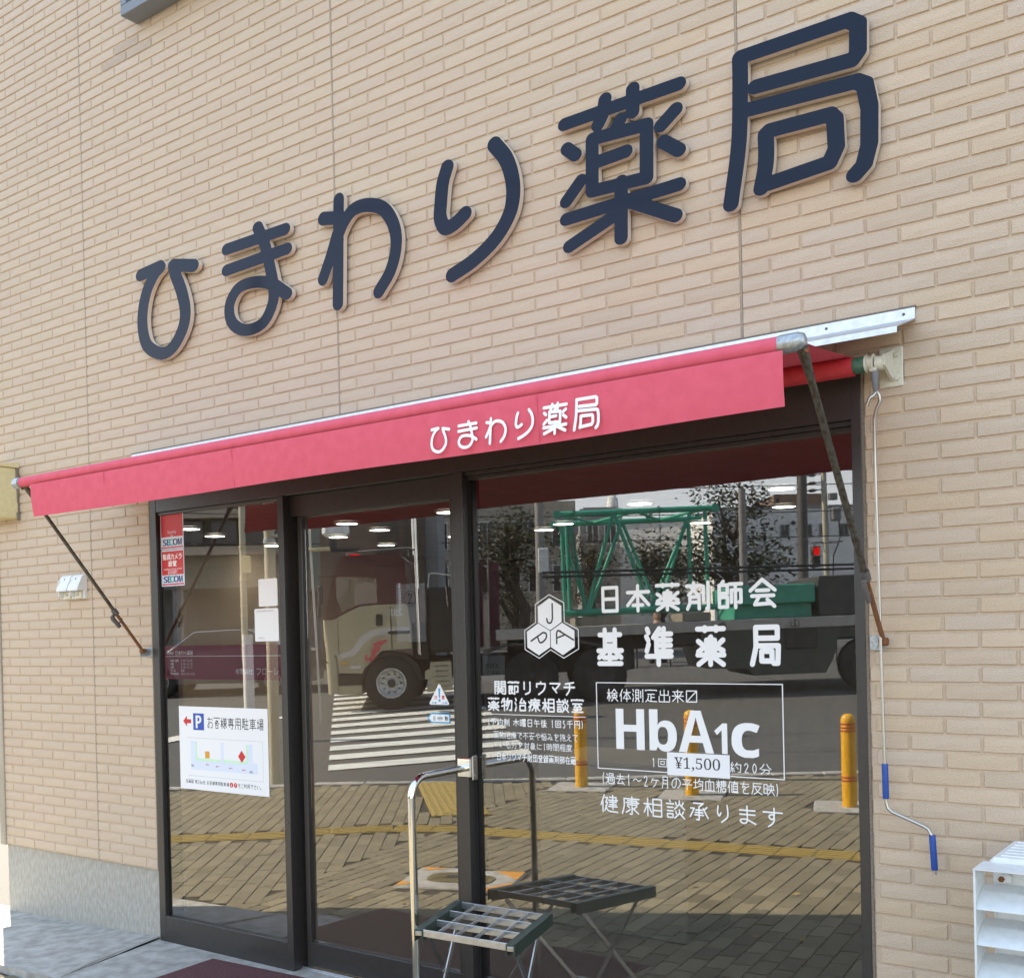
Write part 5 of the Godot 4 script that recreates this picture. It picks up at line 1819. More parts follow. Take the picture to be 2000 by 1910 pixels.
func build_sidewalk_things():
	# tactile paving
	var o := base("tactile_paving", "yellow tactile paving strip with raised bars along the sidewalk, reflected in the glass", "tactile paving")
	var tile := shape()
	tile.span(Vector3(-0.148, -0.02, -0.148), Vector3(0.148, -0.002, 0.148), 0.003)
	for k in 4:
		tile.span(Vector3(-0.140, -0.002, -0.1275 + k * 0.075), Vector3(0.140, 0.004, -0.0975 + k * 0.075), 0.004)
	var tm := tile.mesh()
	for t in strip_places():
		var d: Vector2 = t[1]
		piece("tactile_tile", tm, M.tactile, o, Transform3D(Basis(Vector3.UP, -d.angle()) * Basis.from_scale(Vector3(t[2] / 0.3, 1, 1)), Vector3(t[0].x, -0.046, t[0].y)))
	var w := base("tactile_paving", "wide block of yellow tactile tiles leading to the zebra crossing, reflected beside the door post", "tactile paving")
	for t in wide_places():
		var d: Vector2 = t[1]
		piece("tactile_tile", tm, M.tactile, w, Transform3D(Basis(Vector3.UP, -d.angle()), Vector3(t[0].x, -0.046, t[0].y)))
	var s := shape()
	# bollards
	var words := ["yellow bollard with dark red bands by the road, leftmost of three in the reflection", "yellow bollard by the road half hidden by the white price tag and letter A", "yellow bollard by the road, rightmost of three, beside the window jamb"]
	for k in 3:
		var at := Vector3(BOLLARDS[k].x, -0.05, BOLLARDS[k].y)
		var b := base("bollard", words[k], "bollard", at, 0.0, "yellow bollards along the road")
		s = shape()
		s.lathe([Vector2(0.0, 0.885), Vector2(0.028, 0.882), Vector2(0.052, 0.868), Vector2(0.066, 0.845), Vector2(0.0695, 0.82), Vector2(0.0695, 0.0)], Transform3D(), 28)
		piece("post", s, M.bollard_yellow, b)
		for y in [0.79, 0.755, 0.725, 0.255, 0.285]:
			s = shape()
			s.lathe([Vector2(0.0695, y - 0.009), Vector2(0.0712, y - 0.007), Vector2(0.0712, y + 0.007), Vector2(0.0695, y + 0.009)], Transform3D(), 28)
			piece("band", s, M.bollard_red, b)
		s = shape()
		s.box(Vector3(0, -0.03, 0), Vector3(0.66, 0.072, 0.66), 0.006, Basis(Vector3.UP, -0.35))
		piece("concrete_base", s, M.concrete, b)
	# water meter cover in a concrete frame with orange paint
	var m := base("meter_cover", "oval iron meter cover in a concrete frame with worn orange paint", "cover", Vector3(-3.17, -0.05, 2.06), -atan2(0.37, 0.93))
	s = shape()
	s.box(Vector3(0, -0.045, 0), Vector3(0.84, 0.11, 0.62), 0.010)
	piece("concrete_frame", s, M.concrete, m)
	s = shape()
	var oval := PackedVector2Array()
	var rim := PackedVector2Array()
	for k in 40:
		var t := TAU * k / 40.0
		var r := pow(pow(absf(cos(t)), 3.2) + pow(absf(sin(t)), 3.2), -1.0 / 3.2)
		oval.append(Vector2(cos(t) * 0.255 * r, sin(t) * 0.150 * r))
		rim.append(Vector2(cos(t) * 0.278 * r, sin(t) * 0.170 * r))
	var flat := Transform3D(Basis(Vector3(1, 0, 0), Vector3(0, 0, -1), Vector3(0, 1, 0)), Vector3.ZERO)
	s.prism(oval, 0.008, 0.0165, flat)
	var lid := piece("iron_lid", s, M.iron, m)
	s = shape()
	for i in 13:
		for j in 7:
			var p := Vector2(-0.20 + i * 0.033, -0.10 + j * 0.033)
			if absf(p.x) < 0.13 and absf(p.y) < 0.045:
				continue
			s.span(Vector3(p.x - 0.008, 0.0165, p.y - 0.008), Vector3(p.x + 0.008, 0.0195, p.y + 0.008), 0.001)
	piece("lid_studs", s, M.iron, lid)
	s = shape()
	s.span(Vector3(-0.125, 0.0165, -0.04), Vector3(0.125, 0.0185, 0.04), 0.001)
	piece("lid_plate", s, M.black, lid)
	s = shape()
	for q in [[Vector2(0.20, -0.30), Vector2(0.41, -0.30), Vector2(0.41, -0.06), Vector2(0.31, -0.17)], [Vector2(0.30, 0.17), Vector2(0.41, 0.02), Vector2(0.41, 0.30), Vector2(0.16, 0.30)], [Vector2(-0.41, -0.30), Vector2(-0.20, -0.30), Vector2(-0.32, -0.20)], [Vector2(-0.41, 0.14), Vector2(-0.30, 0.22), Vector2(-0.41, 0.30)]]:
		s.prism(PackedVector2Array(q), 0.0102, 0.0120, flat)
	piece("orange_paint", s, M.orange_paint, m)
	# zebra crossing
	var z := base("crosswalk", "", "", Vector3.ZERO)
	tag(z, "white zebra crossing stripes on the road below the truck", "", "", "structure")
	var axis := Vector2(-0.15, 0.989)
	var bar := Vector2(0.953, 0.303)
	for k in 12:
		s = shape()
		var c := Vector2(-2.50, 14.45) + axis * k * 0.80
		var n := 8
		var half := 0.205
		for i in n:
			var p := c + bar * (2.85 * i / n)
			var r := c + bar * (2.85 * (i + 1) / n)
			var v := []
			for g in [p - axis * half, r - axis * half, r + axis * half, p + axis * half]:
				v.append(street(g.x, g.y, road_height(g.x, g.y) + 0.012))
			s.quad_out(v[0], v[1], v[2], v[3], Vector3(0, -1e4, 0))
		piece("stripe", s, M.road_paint, z)
	s = shape()
	for i in 10:
		var v := []
		for g in [Vector2(-7.2 + i * 0.28, 14.6 + i * 0.55), Vector2(-6.8 + i * 0.28, 14.45 + i * 0.55), Vector2(-6.52 + i * 0.28, 15.0 + i * 0.55), Vector2(-6.92 + i * 0.28, 15.15 + i * 0.55)]:
			v.append(street(g.x, g.y, road_height(g.x, g.y) + 0.012))
		s.quad_out(v[0], v[1], v[2], v[3], Vector3(0, -1e4, 0))
	var line := piece(numbered("road_line"), s, M.road_paint, self)
	tag(line, "slanting white road line left of the parking poster's reflection", "", "", "structure")
	# fallen leaves and a scrap
	s = shape()
	for k in 26:
		var p := Vector2(rng.randf_range(-5.5, 0.0), rng.randf_range(1.2, 6.0))
		var t := rng.randf() * TAU
		var e := Vector3(cos(t), 0.1, sin(t)) * rng.randf_range(0.02, 0.035)
		var f := Vector3(-sin(t), 0.25, cos(t)) * rng.randf_range(0.012, 0.02)
		var c := Vector3(p.x, -0.038, p.y)
		s.quad(c - e, c - f, c + e, c + f)
	var leaves := piece(numbered("fallen_leaves"), s, M.dry_leaf, self)
	tag(leaves, "scattered dry yellow leaves lying on the sidewalk pavers", "", "", "stuff")

# ------------------------------------------------------------------ the street behind the photographer, seen in the glass

func base_at(called: String, label: String, category: String, at: Transform3D, group := "") -> Node3D:
	var o := Node3D.new()
	o.name = numbered(called)
	o.transform = at
	add_child(o)
	return tag(o, label, category, group)

func poly(t: String) -> PackedVector2Array:
	var p := PackedVector2Array()
	for c in t.split(" ", false):
		var v := c.split(",")
		p.append(Vector2(float(v[0]), float(v[1])))
	return p

const AXLE := Transform3D(Vector3(1, 0, 0), Vector3(0, 0, -1), Vector3(0, 1, 0), Vector3.ZERO)    # turns a lathe's axis to point at the shop

func wheel(parent: Node, x: float, y: float, z: float, r: float, rim_m: Material):
	var at := Transform3D(AXLE.basis, Vector3(x, y, z + 0.27))
	var s := shape()
	s.lathe([Vector2(r * 0.56, 0.265), Vector2(r * 0.62, 0.285), Vector2(r * 0.94, 0.275), Vector2(r, 0.235), Vector2(r, 0.04), Vector2(r * 0.94, 0.0), Vector2(r * 0.55, 0.0)], at, 40)
	for k in 44:
		var t := TAU * k / 44.0
		s.box(at * Vector3(cos(t) * r, 0.14, sin(t) * r), Vector3(0.03, 0.02, 0.24), 0.004, Basis(Vector3(0, 0, 1), -t))
	var w := piece("wheel", s, M.tyre, parent)
	s = shape()
	s.lathe([Vector2(0.0, 0.20), Vector2(r * 0.16, 0.20), Vector2(r * 0.20, 0.16), Vector2(r * 0.24, 0.17), Vector2(r * 0.43, 0.19), Vector2(r * 0.47, 0.21), Vector2(r * 0.53, 0.28), Vector2(r * 0.565, 0.285), Vector2(r * 0.57, 0.25)], at, 40)
	piece("rim", s, rim_m, w)
	s = shape()
	for k in 10:
		var t := TAU * k / 10.0
		s.tube([at * Vector3(cos(t) * r * 0.34, 0.18, sin(t) * r * 0.34), at * Vector3(cos(t) * r * 0.34, 0.215, sin(t) * r * 0.34)], r * 0.035, 6)
	s.lathe([Vector2(0.0, 0.235), Vector2(r * 0.12, 0.23), Vector2(r * 0.16, 0.19)], at, 24)
	piece("hub", s, M.dark_grey, w)

func build_truck():
	var lat := -2.27
	var dep := 20.2
	var at := street_frame(lat, dep, road_height(lat, dep) + 0.01, 0.019)
	var t := base_at("tractor_truck", "cream and maroon tractor truck numbered 293 stopped on the road, seen in the sliding door", "truck", at)
	var wide := 2.4
	var s := shape()
	s.prism(poly("-1.18,1.72 -1.01,1.71 -0.87,1.79 -0.52,1.94 -0.17,1.96 0.35,1.95 0.40,1.55 0.40,1.13 -0.15,1.11 -0.48,0.80 -0.52,0.70 -0.95,0.73 -0.99,1.05 -1.15,1.09"), 0.0, wide)
	piece("cab_lower", s, M.cab_cream, t)
	var upper := poly("-1.17,1.72 -1.14,1.94 -1.02,2.38 -0.96,2.59 -0.90,2.76 -0.79,2.88 0.22,2.89 0.34,2.78 0.29,2.66 0.36,2.39 0.35,1.955 -0.17,1.965 -0.52,1.945 -0.87,1.795 -1.01,1.715")
	var hole := poly("-0.95,2.47 -0.90,2.50 -0.20,2.46 -0.19,1.995 -0.50,1.985 -0.86,1.845 -0.95,2.10")
	s = shape()
	for half in [PackedVector2Array([Vector2(-2, 2.22), Vector2(2, 2.22), Vector2(2, 4), Vector2(-2, 4)]), PackedVector2Array([Vector2(-2, 1), Vector2(2, 1), Vector2(2, 2.22), Vector2(-2, 2.22)])]:
		for a in Geometry2D.intersect_polygons(upper, half):
			for b in Geometry2D.clip_polygons(a, hole):
				s.prism(b, 0.002, 0.05)
				s.prism(b, wide - 0.05, wide - 0.002)
	s.prism(poly("-0.96,2.59 -0.90,2.76 -0.79,2.88 0.22,2.89 0.34,2.78 0.32,2.72 -0.75,2.80 -0.85,2.70 -0.90,2.58"), 0.05, wide - 0.05)
	s.span(Vector3(0.28, 1.96, 0.05), Vector3(0.34, 2.75, wide - 0.05))
	piece("cab_upper", s, M.cab_maroon, t)
	s = shape()
	s.prism(hole, 0.02, 0.026)
	piece("side_window", s, M.pane, t)
	s = shape()
	s.prism(poly("-1.15,1.94 -1.02,2.38 -0.97,2.56 -0.96,2.56 -1.01,2.38 -1.14,1.94"), 0.06, wide - 0.06)
	piece("windscreen", s, M.window_dark, t)
	s = shape()
	s.prism(poly("-0.96,1.06 -0.70,1.15 -0.54,1.38 -0.34,1.50 -0.08,1.53 0.385,1.54 0.385,1.39 -0.01,1.39 -0.26,1.40 -0.48,1.24 -0.65,1.03 -0.96,0.98"), -0.006, -0.002)
	piece("side_stripe", s, M.cab_silver, t)
	s = shape()
	s.span(Vector3(-0.23, 1.57, -0.02), Vector3(-0.11, 1.78, -0.002), 0.008)
	piece("door_handle", s, M.black, t)
	s = shape()
	s.span(Vector3(-0.02, 1.40, -0.012), Vector3(0.385, 1.462, -0.008), 0.003)
	s.span(Vector3(-0.16, 2.66, -0.004), Vector3(0.24, 2.69, 0.0), 0.001)
	piece("vent_grille", s, M.black, t)
	s = shape()
	s.span(Vector3(0.035, 1.11, -0.006), Vector3(0.050, 1.95, 0.0))
	s.span(Vector3(-0.945, 1.03, -0.004), Vector3(-0.935, 1.75, 0.0))
	piece("door_gap", s, M.black, t)
	s = shape()
	s.span(Vector3(-0.90, 0.88, -0.02), Vector3(-0.80, 0.93, -0.002), 0.006)
	piece("marker_lamp", s, M.amber, t)
	s = shape()
	s.span(Vector3(-0.75, 0.79, -0.006), Vector3(-0.54, 0.86, -0.002), 0.002)
	piece("badge", s, M.cab_silver, t)
	s = shape()
	s.span(Vector3(-1.08, 0.50, 0.02), Vector3(-0.51, 0.705, wide - 0.02), 0.02)
	piece("bumper", s, M.black, t)
	s = shape()
	s.span(Vector3(-1.0, 0.32, 0.03), Vector3(-0.54, 0.495, wide - 0.03), 0.02)
	piece("step_panel", s, M.cab_cream, t)
	s = shape()
	s.tube([Vector3(-1.07, 0.34, 0.06), Vector3(-1.08, 0.9, 0.06), Vector3(-1.10, 1.08, 0.07), Vector3(-1.13, 1.4, 0.08), Vector3(-1.14, 1.72, 0.09)], [0.10, 0.11, 0.085, 0.09, 0.08], 14)
	piece("corner_panel", s, M.cab_cream, t)
	s = shape()
	s.tube([Vector3(-0.98, 2.52, 0.0), Vector3(-1.27, 2.52, -0.16), Vector3(-1.31, 2.46, -0.18), Vector3(-1.30, 1.0, -0.14), Vector3(-1.15, 0.93, 0.0)], 0.014, 8)
	piece("mirror_bracket", s, M.dark_grey, t)
	for m in [[-1.24, 2.17, 0.36], [-1.27, 1.86, 0.20]]:
		s = shape()
		s.box(Vector3(m[0] + 0.03, m[1], -0.16), Vector3(0.08, m[2], 0.18), 0.03)
		piece("mirror", s, M.dark_grey, t)
	var num := type_mesh("293", 0.11, "Droid Sans", 700, 0.002)
	piece("fleet_number", num, M.white_vinyl, t, Transform3D(Basis(Vector3.UP, PI), Vector3(0.14, 1.80, -0.003)))
	s = shape()
	for k in 9:
		var y := 2.34 - k * 0.055
		s.span(Vector3(0.205, y - 0.038, -0.001), Vector3(0.245, y, 0.0015))
		s.span(Vector3(0.212, y - 0.026, -0.002), Vector3(0.238, y - 0.012, -0.001))
	piece("column_lettering", s, M.white_vinyl, t)
	s = shape()
	var nth := 0
	for g in parse_path("~-0.10,1.275 -0.19,1.27 -0.26,1.20 -0.31,1.06 -0.38,0.965 -0.45,0.97 -0.43,1.03; ~-0.06,1.29 -0.14,1.24 -0.22,1.25 -0.30,1.22; ~-0.18,1.20 -0.25,1.10 -0.29,0.99 -0.36,0.94; ~-0.20,1.13 -0.27,1.10 -0.34,1.12"):
		nth = ribbon(s, g, 0.036, 0.036, 0.0, nth)
	piece("flame_mark", s, mat(0.62, 0.05, 0.09, 0.4), t, Transform3D(Basis.from_scale(Vector3(1, 1, -1)), Vector3(0, 0, -0.007)))
	s = shape()
	s.span(Vector3(-0.74, 2.885, 0.5), Vector3(-0.56, 2.945, 0.9), 0.012)
	piece("roof_lamp", s, M.red_lamp, t)
	s = shape()
	s.tube([Vector3(-0.78, 2.87, 0.45), Vector3(-0.78, 2.96, 0.45), Vector3(-0.52, 2.96, 0.45), Vector3(-0.52, 2.88, 0.45)], 0.012, 8)
	s.tube([Vector3(-0.55, 2.96, 0.2), Vector3(0.40, 3.00, 0.2), Vector3(0.52, 2.95, 0.2)], 0.018, 8)
	s.tube([Vector3(0.40, 2.99, 0.2), Vector3(0.40, 2.85, 0.25)], 0.014, 8)
	piece("roof_rail", s, M.pole_grey, t)
	s = shape()
	s.prism(poly("-0.49,0.80 -0.30,1.00 0.0,1.09 0.30,1.02 0.50,0.85 0.60,0.55 0.52,0.50 0.40,0.80 0.20,0.98 0.0,1.02 -0.25,0.96 -0.42,0.80 -0.50,0.60 -0.55,0.60"), 0.01, 0.5)
	piece("wheel_arch", s, M.black, t)
	wheel(t, 0.0, 0.50, 0.02, 0.497, M.cab_silver)
	wheel(t, 0.0, 0.50, wide - 0.32, 0.497, M.cab_silver)
	for x in [2.63, 3.89]:
		wheel(t, x, 0.50, 0.02, 0.497, M.dark_grey)
		wheel(t, x, 0.50, wide - 0.32, 0.497, M.dark_grey)
	s = shape()
	s.span(Vector3(0.71, 1.03, 0.05), Vector3(1.40, 2.24, wide - 0.05), 0.06)
	piece("tank_housing", s, M.black, t)
	s = shape()
	s.tube([Vector3(0.74, 2.24, 0.12), Vector3(0.78, 2.49, 0.12), Vector3(0.88, 2.50, 0.12), Vector3(1.4, 2.40, 0.12)], 0.02, 8)
	s.bar(Vector3(1.08, 2.24, 0.03), Vector3(1.10, 1.86, 0.03), 0.05, 0.02, Vector3(1, 0, 0))
	piece("housing_rail", s, M.steel, t)
	s = shape()
	s.prism(poly("0.66,0.31 1.13,0.33 1.12,0.87 0.74,0.86 0.72,0.74 0.63,0.70 0.63,0.55 0.76,0.53 0.76,0.44 0.66,0.40"), 0.0, 0.03)
	var guard := piece("side_guard", s, M.cab_cream, t)
	s = shape()
	for k in 5:
		s.span(Vector3(0.82, 0.40 + k * 0.095, -0.004), Vector3(1.06, 0.415 + k * 0.095, 0.0), 0.001)
	piece("guard_slot", s, M.dark_grey, guard)
	s = shape()
	s.span(Vector3(-0.6, 0.55, 0.6), Vector3(4.6, 0.95, 1.8), 0.02)
	s.span(Vector3(0.40, 0.9, 0.3), Vector3(0.70, 1.6, 2.1), 0.02)
	piece("chassis", s, M.black, t)
	s = shape()
	s.prism(poly("1.75,0.70 1.76,1.04 2.2,1.14 3.55,1.16 4.35,0.95 4.42,0.55 4.36,0.55 4.28,0.90 3.55,1.10 2.2,1.09 1.83,0.98 1.82,0.70"), 0.0, 0.6)
	piece("rear_fender", s, M.dark_grey, t)
	s = shape()
	s.tube([Vector3(0.52, 1.0, 0.25), Vector3(0.52, 3.55, 0.25)], 0.05, 14)
	piece("exhaust_stack", s, M.chrome, t)
	# driver
	var d := base_at("person", "driver in a bright blue work shirt sitting in the truck's cab", "person", at * Transform3D(Basis(), Vector3(-0.05, 1.62, 0.55)))
	var body := bones([[Vector3(0.0, 0.12, 0), Vector3(-0.03, 0.36, 0), 0.13, 0.15], [Vector3(-0.03, 0.36, 0), Vector3(-0.06, 0.50, 0), 0.14, 0.10], [Vector3(-0.06, 0.50, 0), Vector3(-0.08, 0.60, 0), 0.055, 0.055], [Vector3(-0.08, 0.66, 0), Vector3(-0.10, 0.73, 0), 0.085, 0.098], [Vector3(-0.17, 0.66, 0), Vector3(-0.205, 0.655, 0), 0.03, 0.018], [Vector3(-0.60, 0.38, -0.12), Vector3(-0.50, 0.36, -0.16), 0.035, 0.032], [Vector3(-0.08, 0.69, -0.095), Vector3(-0.08, 0.71, -0.10), 0.018, 0.02], [Vector3(-0.08, 0.69, 0.095), Vector3(-0.08, 0.71, 0.10), 0.018, 0.02]], 0.022)
	piece("body", body, M.skin, d)
	piece("shirt", bones([[Vector3(0.0, 0.10, 0), Vector3(-0.03, 0.36, 0), 0.15, 0.165], [Vector3(-0.03, 0.36, 0), Vector3(-0.06, 0.51, 0), 0.155, 0.09], [Vector3(-0.05, 0.45, -0.19), Vector3(-0.22, 0.27, -0.24), 0.066, 0.055], [Vector3(-0.22, 0.27, -0.24), Vector3(-0.50, 0.37, -0.16), 0.055, 0.044], [Vector3(-0.05, 0.47, 0), Vector3(-0.05, 0.45, -0.19), 0.08, 0.07], [Vector3(-0.05, 0.45, 0.19), Vector3(-0.20, 0.26, 0.22), 0.066, 0.055], [Vector3(-0.20, 0.26, 0.22), Vector3(-0.46, 0.36, 0.14), 0.055, 0.044], [Vector3(-0.05, 0.47, 0), Vector3(-0.05, 0.45, 0.19), 0.08, 0.07]], 0.022), M.work_blue, d)
	piece("hair", bones([[Vector3(-0.055, 0.70, 0), Vector3(-0.075, 0.765, 0), 0.095, 0.085]], 0.02), M.hair, d)
	s = shape()
	s.box(Vector3(0.17, 0.30, 0), Vector3(0.12, 0.75, 0.5), 0.05)
	piece("driver_seat", s, M.dark_grey, t, Transform3D(Basis(), Vector3(0.0, 1.60, 0.55)))
	# trailer
	var tr := base_at("flatbed_trailer", "long flatbed trailer with a grey side rail marked 米 and 山 behind the truck", "trailer", at)
	s = shape()
	s.span(Vector3(2.0, 1.205, 0.0), Vector3(14.0, 1.405, 2.45), 0.012)
	piece("deck", s, M.truck_grey, tr)
	s = shape()
	s.span(Vector3(2.2, 0.95, 0.7), Vector3(14.0, 1.2045, 1.7), 0.01)
	piece("frame_beam", s, M.black, tr)
	s = shape()
	s.prism(poly("6.73,0.36 8.05,0.36 8.2,0.6 8.35,1.2 5.80,1.2 5.76,0.99 5.9,0.52 6.6,0.50"), 0.03, 2.4)
	s.span(Vector3(8.25, 1.0, 0.1), Vector3(13.8, 1.2045, 2.3), 0.01)
	piece("skirt", s, textured(noise(256, 0.02, 3, 61, [[0.0, 0.035, 0.045, 0.035], [1.0, 0.055, 0.065, 0.052]]), 1.0, 0.5), tr)
	s = shape()
	s.span(Vector3(7.32, 0.82, -0.03), Vector3(7.91, 1.20, 0.03), 0.02)
	s.span(Vector3(4.9, 0.97, 0.1), Vector3(5.75, 1.2, 2.3), 0.02)
	piece("tool_box", s, M.black, tr)
	for x in [8.8, 10.1, 11.4]:
		wheel(tr, x, 0.50, 0.02, 0.47, M.dark_grey)
	s = shape()
	s.span(Vector3(7.99, 1.41, 0.05), Vector3(13.8, 2.15, 2.4), 0.02)
	piece("load_box", s, M.dark_grey, tr)
	var g2 := single("green_machine_panel", null, M.boom_green, "plain green machine housing on the trailer, right of the boom", "machine", "", at)
	s = shape()
	s.span(Vector3(6.40, 1.67, 0.10), Vector3(7.94, 2.02, 2.1), 0.02)
	s.span(Vector3(6.46, 1.406, 0.25), Vector3(7.90, 1.669, 2.0), 0.01)
	g2.mesh = s.mesh()
	s = shape()
	for k in 2:
		s.tube([Vector3(2.9, 2.42 + k * -0.085, 0.02), Vector3(12.0, 2.28 - k * 0.075, 0.02)], 0.021, 8)
	single("long_rods", s, M.black, "pair of thin dark rods lashed along the whole load", "rod pair", "", at)
	for k in 2:
		s = shape()
		s.box(Vector3(0, 0, 0), Vector3(0.52, 0.16, 1.9), 0.01)
		single("timber_block", s, M.counter, ["pale timber block under the left end of the green boom", "pale timber block under the right end of the green boom"][k], "timber block", "timber blocks under the boom", at * Transform3D(Basis(), Vector3(3.75 + k * 2.0, 1.488, 1.15)))
	for m in [["米", 6.17], ["山", 7.51]]:
		s = shape()
		write_line(s, m[0], -0.085, 0.085, 0.075, -0.075, 0.14, 0.0)
		piece("rail_character", s, M.black, tr, Transform3D(Basis(Vector3.UP, PI), Vector3(m[1], 1.305, -0.004)))
	# crane boom section
	var b := base_at("crane_boom_section", "green lattice crane boom section loaded on the flatbed trailer", "crane boom", at)
	var x0 := 3.35
	var x1 := 6.05
	var y0 := 1.665
	var y1 := 3.50
	var za := 0.25
	var zb := 2.15
	for c in [[y0, za], [y1, za], [y0, zb], [y1, zb]]:
		s = shape()
		s.tube([Vector3(x0 - 0.10, c[0], c[1]), Vector3(x1 + 0.10, c[0], c[1])], 0.055, 14)
		for x in [x0 - 0.12, x1 + 0.12]:
			s.tube([Vector3(x, c[0], c[1] - 0.07), Vector3(x, c[0], c[1] + 0.07)], 0.075, 14)
		piece("chord", s, M.boom_green, b)
	for z in [za, zb]:
		for x in [x0 + 0.05, x1 - 0.07]:
			s = shape()
			s.tube([Vector3(x, y0, z), Vector3(x, y1, z)], 0.038, 10)
			piece("upright", s, M.boom_green, b)
		var nodes := [x0 + 0.08, x0 + 0.35, x0 + 0.93, x0 + 1.55, x0 + 2.40] if z == za else [x0 - 0.0, x0 + 0.52, x0 + 1.28, x0 + 1.95, x0 + 2.6]
		for k in 4:
			s = shape()
			s.tube([Vector3(nodes[k], y1 if k % 2 == 0 else y0, z), Vector3(nodes[k + 1], y0 if k % 2 == 0 else y1, z)], 0.036, 10)
			piece("diagonal", s, M.boom_green, b)
	for y in [y0, y1]:
		for k in 4:
			s = shape()
			s.tube([Vector3(lerpf(x0, x1, k / 4.0), y, za if k % 2 == 0 else zb), Vector3(lerpf(x0, x1, (k + 1) / 4.0), y, zb if k % 2 == 0 else za)], 0.030, 10)
			piece("diagonal", s, M.boom_green, b)
	s = shape()
	for x in [x0 + 0.18, x0 + 1.78]:
		s.bar(Vector3(x, 1.41, za - 0.06), Vector3(x, y1 + 0.06, za - 0.06), 0.05, 0.006, Vector3(1, 0, 0))
		s.bar(Vector3(x, y1 + 0.06, za - 0.06), Vector3(x, y1 + 0.06, zb + 0.06), 0.05, 0.006, Vector3(1, 0, 0))
	piece("lashing_strap", s, M.black, b)

func bones(list: Array, cell: float, blend := 0.035) -> ArrayMesh:
	# one continuous surface round tapered bones: a field of smoothly joined capsules, meshed with surface nets
	var lo := Vector3(1e9, 1e9, 1e9)
	var hi := -lo
	for b in list:
		var r: float = maxf(b[2], b[3]) + blend + cell * 2.0
		for p in [b[0], b[1]]:
			lo = lo.min(p - Vector3.ONE * r)
			hi = hi.max(p + Vector3.ONE * r)
	var n := Vector3i((hi - lo) / cell) + Vector3i(2, 2, 2)
	var f := PackedFloat32Array()
	f.resize(n.x * n.y * n.z)
	f.fill(1.0)
	for b in list:
		var r: float = maxf(b[2], b[3]) + blend * 2.0 + cell
		var i0 := Vector3i(((b[0] as Vector3).min(b[1]) - Vector3.ONE * r - lo) / cell).max(Vector3i.ZERO)
		var i1 := (Vector3i(((b[0] as Vector3).max(b[1]) + Vector3.ONE * r - lo) / cell) + Vector3i.ONE).min(n - Vector3i.ONE)
		var ab: Vector3 = b[1] - b[0]
		var l2 := maxf(ab.length_squared(), 1e-9)
		for z in range(i0.z, i1.z + 1):
			for y in range(i0.y, i1.y + 1):
				for x in range(i0.x, i1.x + 1):
					var p: Vector3 = lo + Vector3(x, y, z) * cell - b[0]
					var t := clampf(p.dot(ab) / l2, 0.0, 1.0)
					var d := (p - ab * t).length() - lerpf(b[2], b[3], t)
					var k := (z * n.y + y) * n.x + x
					var e := f[k]
					var h := maxf(blend - absf(e - d), 0.0) / blend
					f[k] = minf(e, d) - h * h * blend * 0.25
	var at := {}
	var s := shape()
	s.soft = true
	var off := []
	for c in 8:
		off.append((((c >> 2) & 1) * n.y + ((c >> 1) & 1)) * n.x + (c & 1))
	for z in n.z - 1:
		for y in n.y - 1:
			for x in n.x - 1:
				var k := (z * n.y + y) * n.x + x
				var mask := 0
				for c in 8:
					if f[k + off[c]] < 0.0:
						mask |= 1 << c
				if mask == 0 or mask == 255:
					continue
				var sum := Vector3.ZERO
				var cnt := 0
				for e in [[0, 1], [2, 3], [4, 5], [6, 7], [0, 2], [1, 3], [4, 6], [5, 7], [0, 4], [1, 5], [2, 6], [3, 7]]:
					var a := f[k + off[e[0]]]
					var b := f[k + off[e[1]]]
					if (a < 0.0) != (b < 0.0):
						var t := a / (a - b)
						var p := Vector3(e[0] & 1, (e[0] >> 1) & 1, e[0] >> 2)
						var q := Vector3(e[1] & 1, (e[1] >> 1) & 1, e[1] >> 2)
						sum += p.lerp(q, t)
						cnt += 1
				at[k] = lo + (Vector3(x, y, z) + sum / cnt) * cell
	var dirs := [1, n.x, n.x * n.y]
	for k in at:
		for a in 3:
			var u: int = dirs[(a + 1) % 3]
			var v: int = dirs[(a + 2) % 3]
			var k1: int = k + dirs[a]
			if k1 >= f.size() or (f[k] < 0.0) == (f[k1] < 0.0):
				continue
			if at.has(k - u) and at.has(k - v) and at.has(k - u - v):
				if f[k] < 0.0:
					s.quad(at[k - u - v], at[k - v], at[k], at[k - u])
				else:
					s.quad(at[k - u], at[k], at[k - v], at[k - u - v])
	return s.mesh()

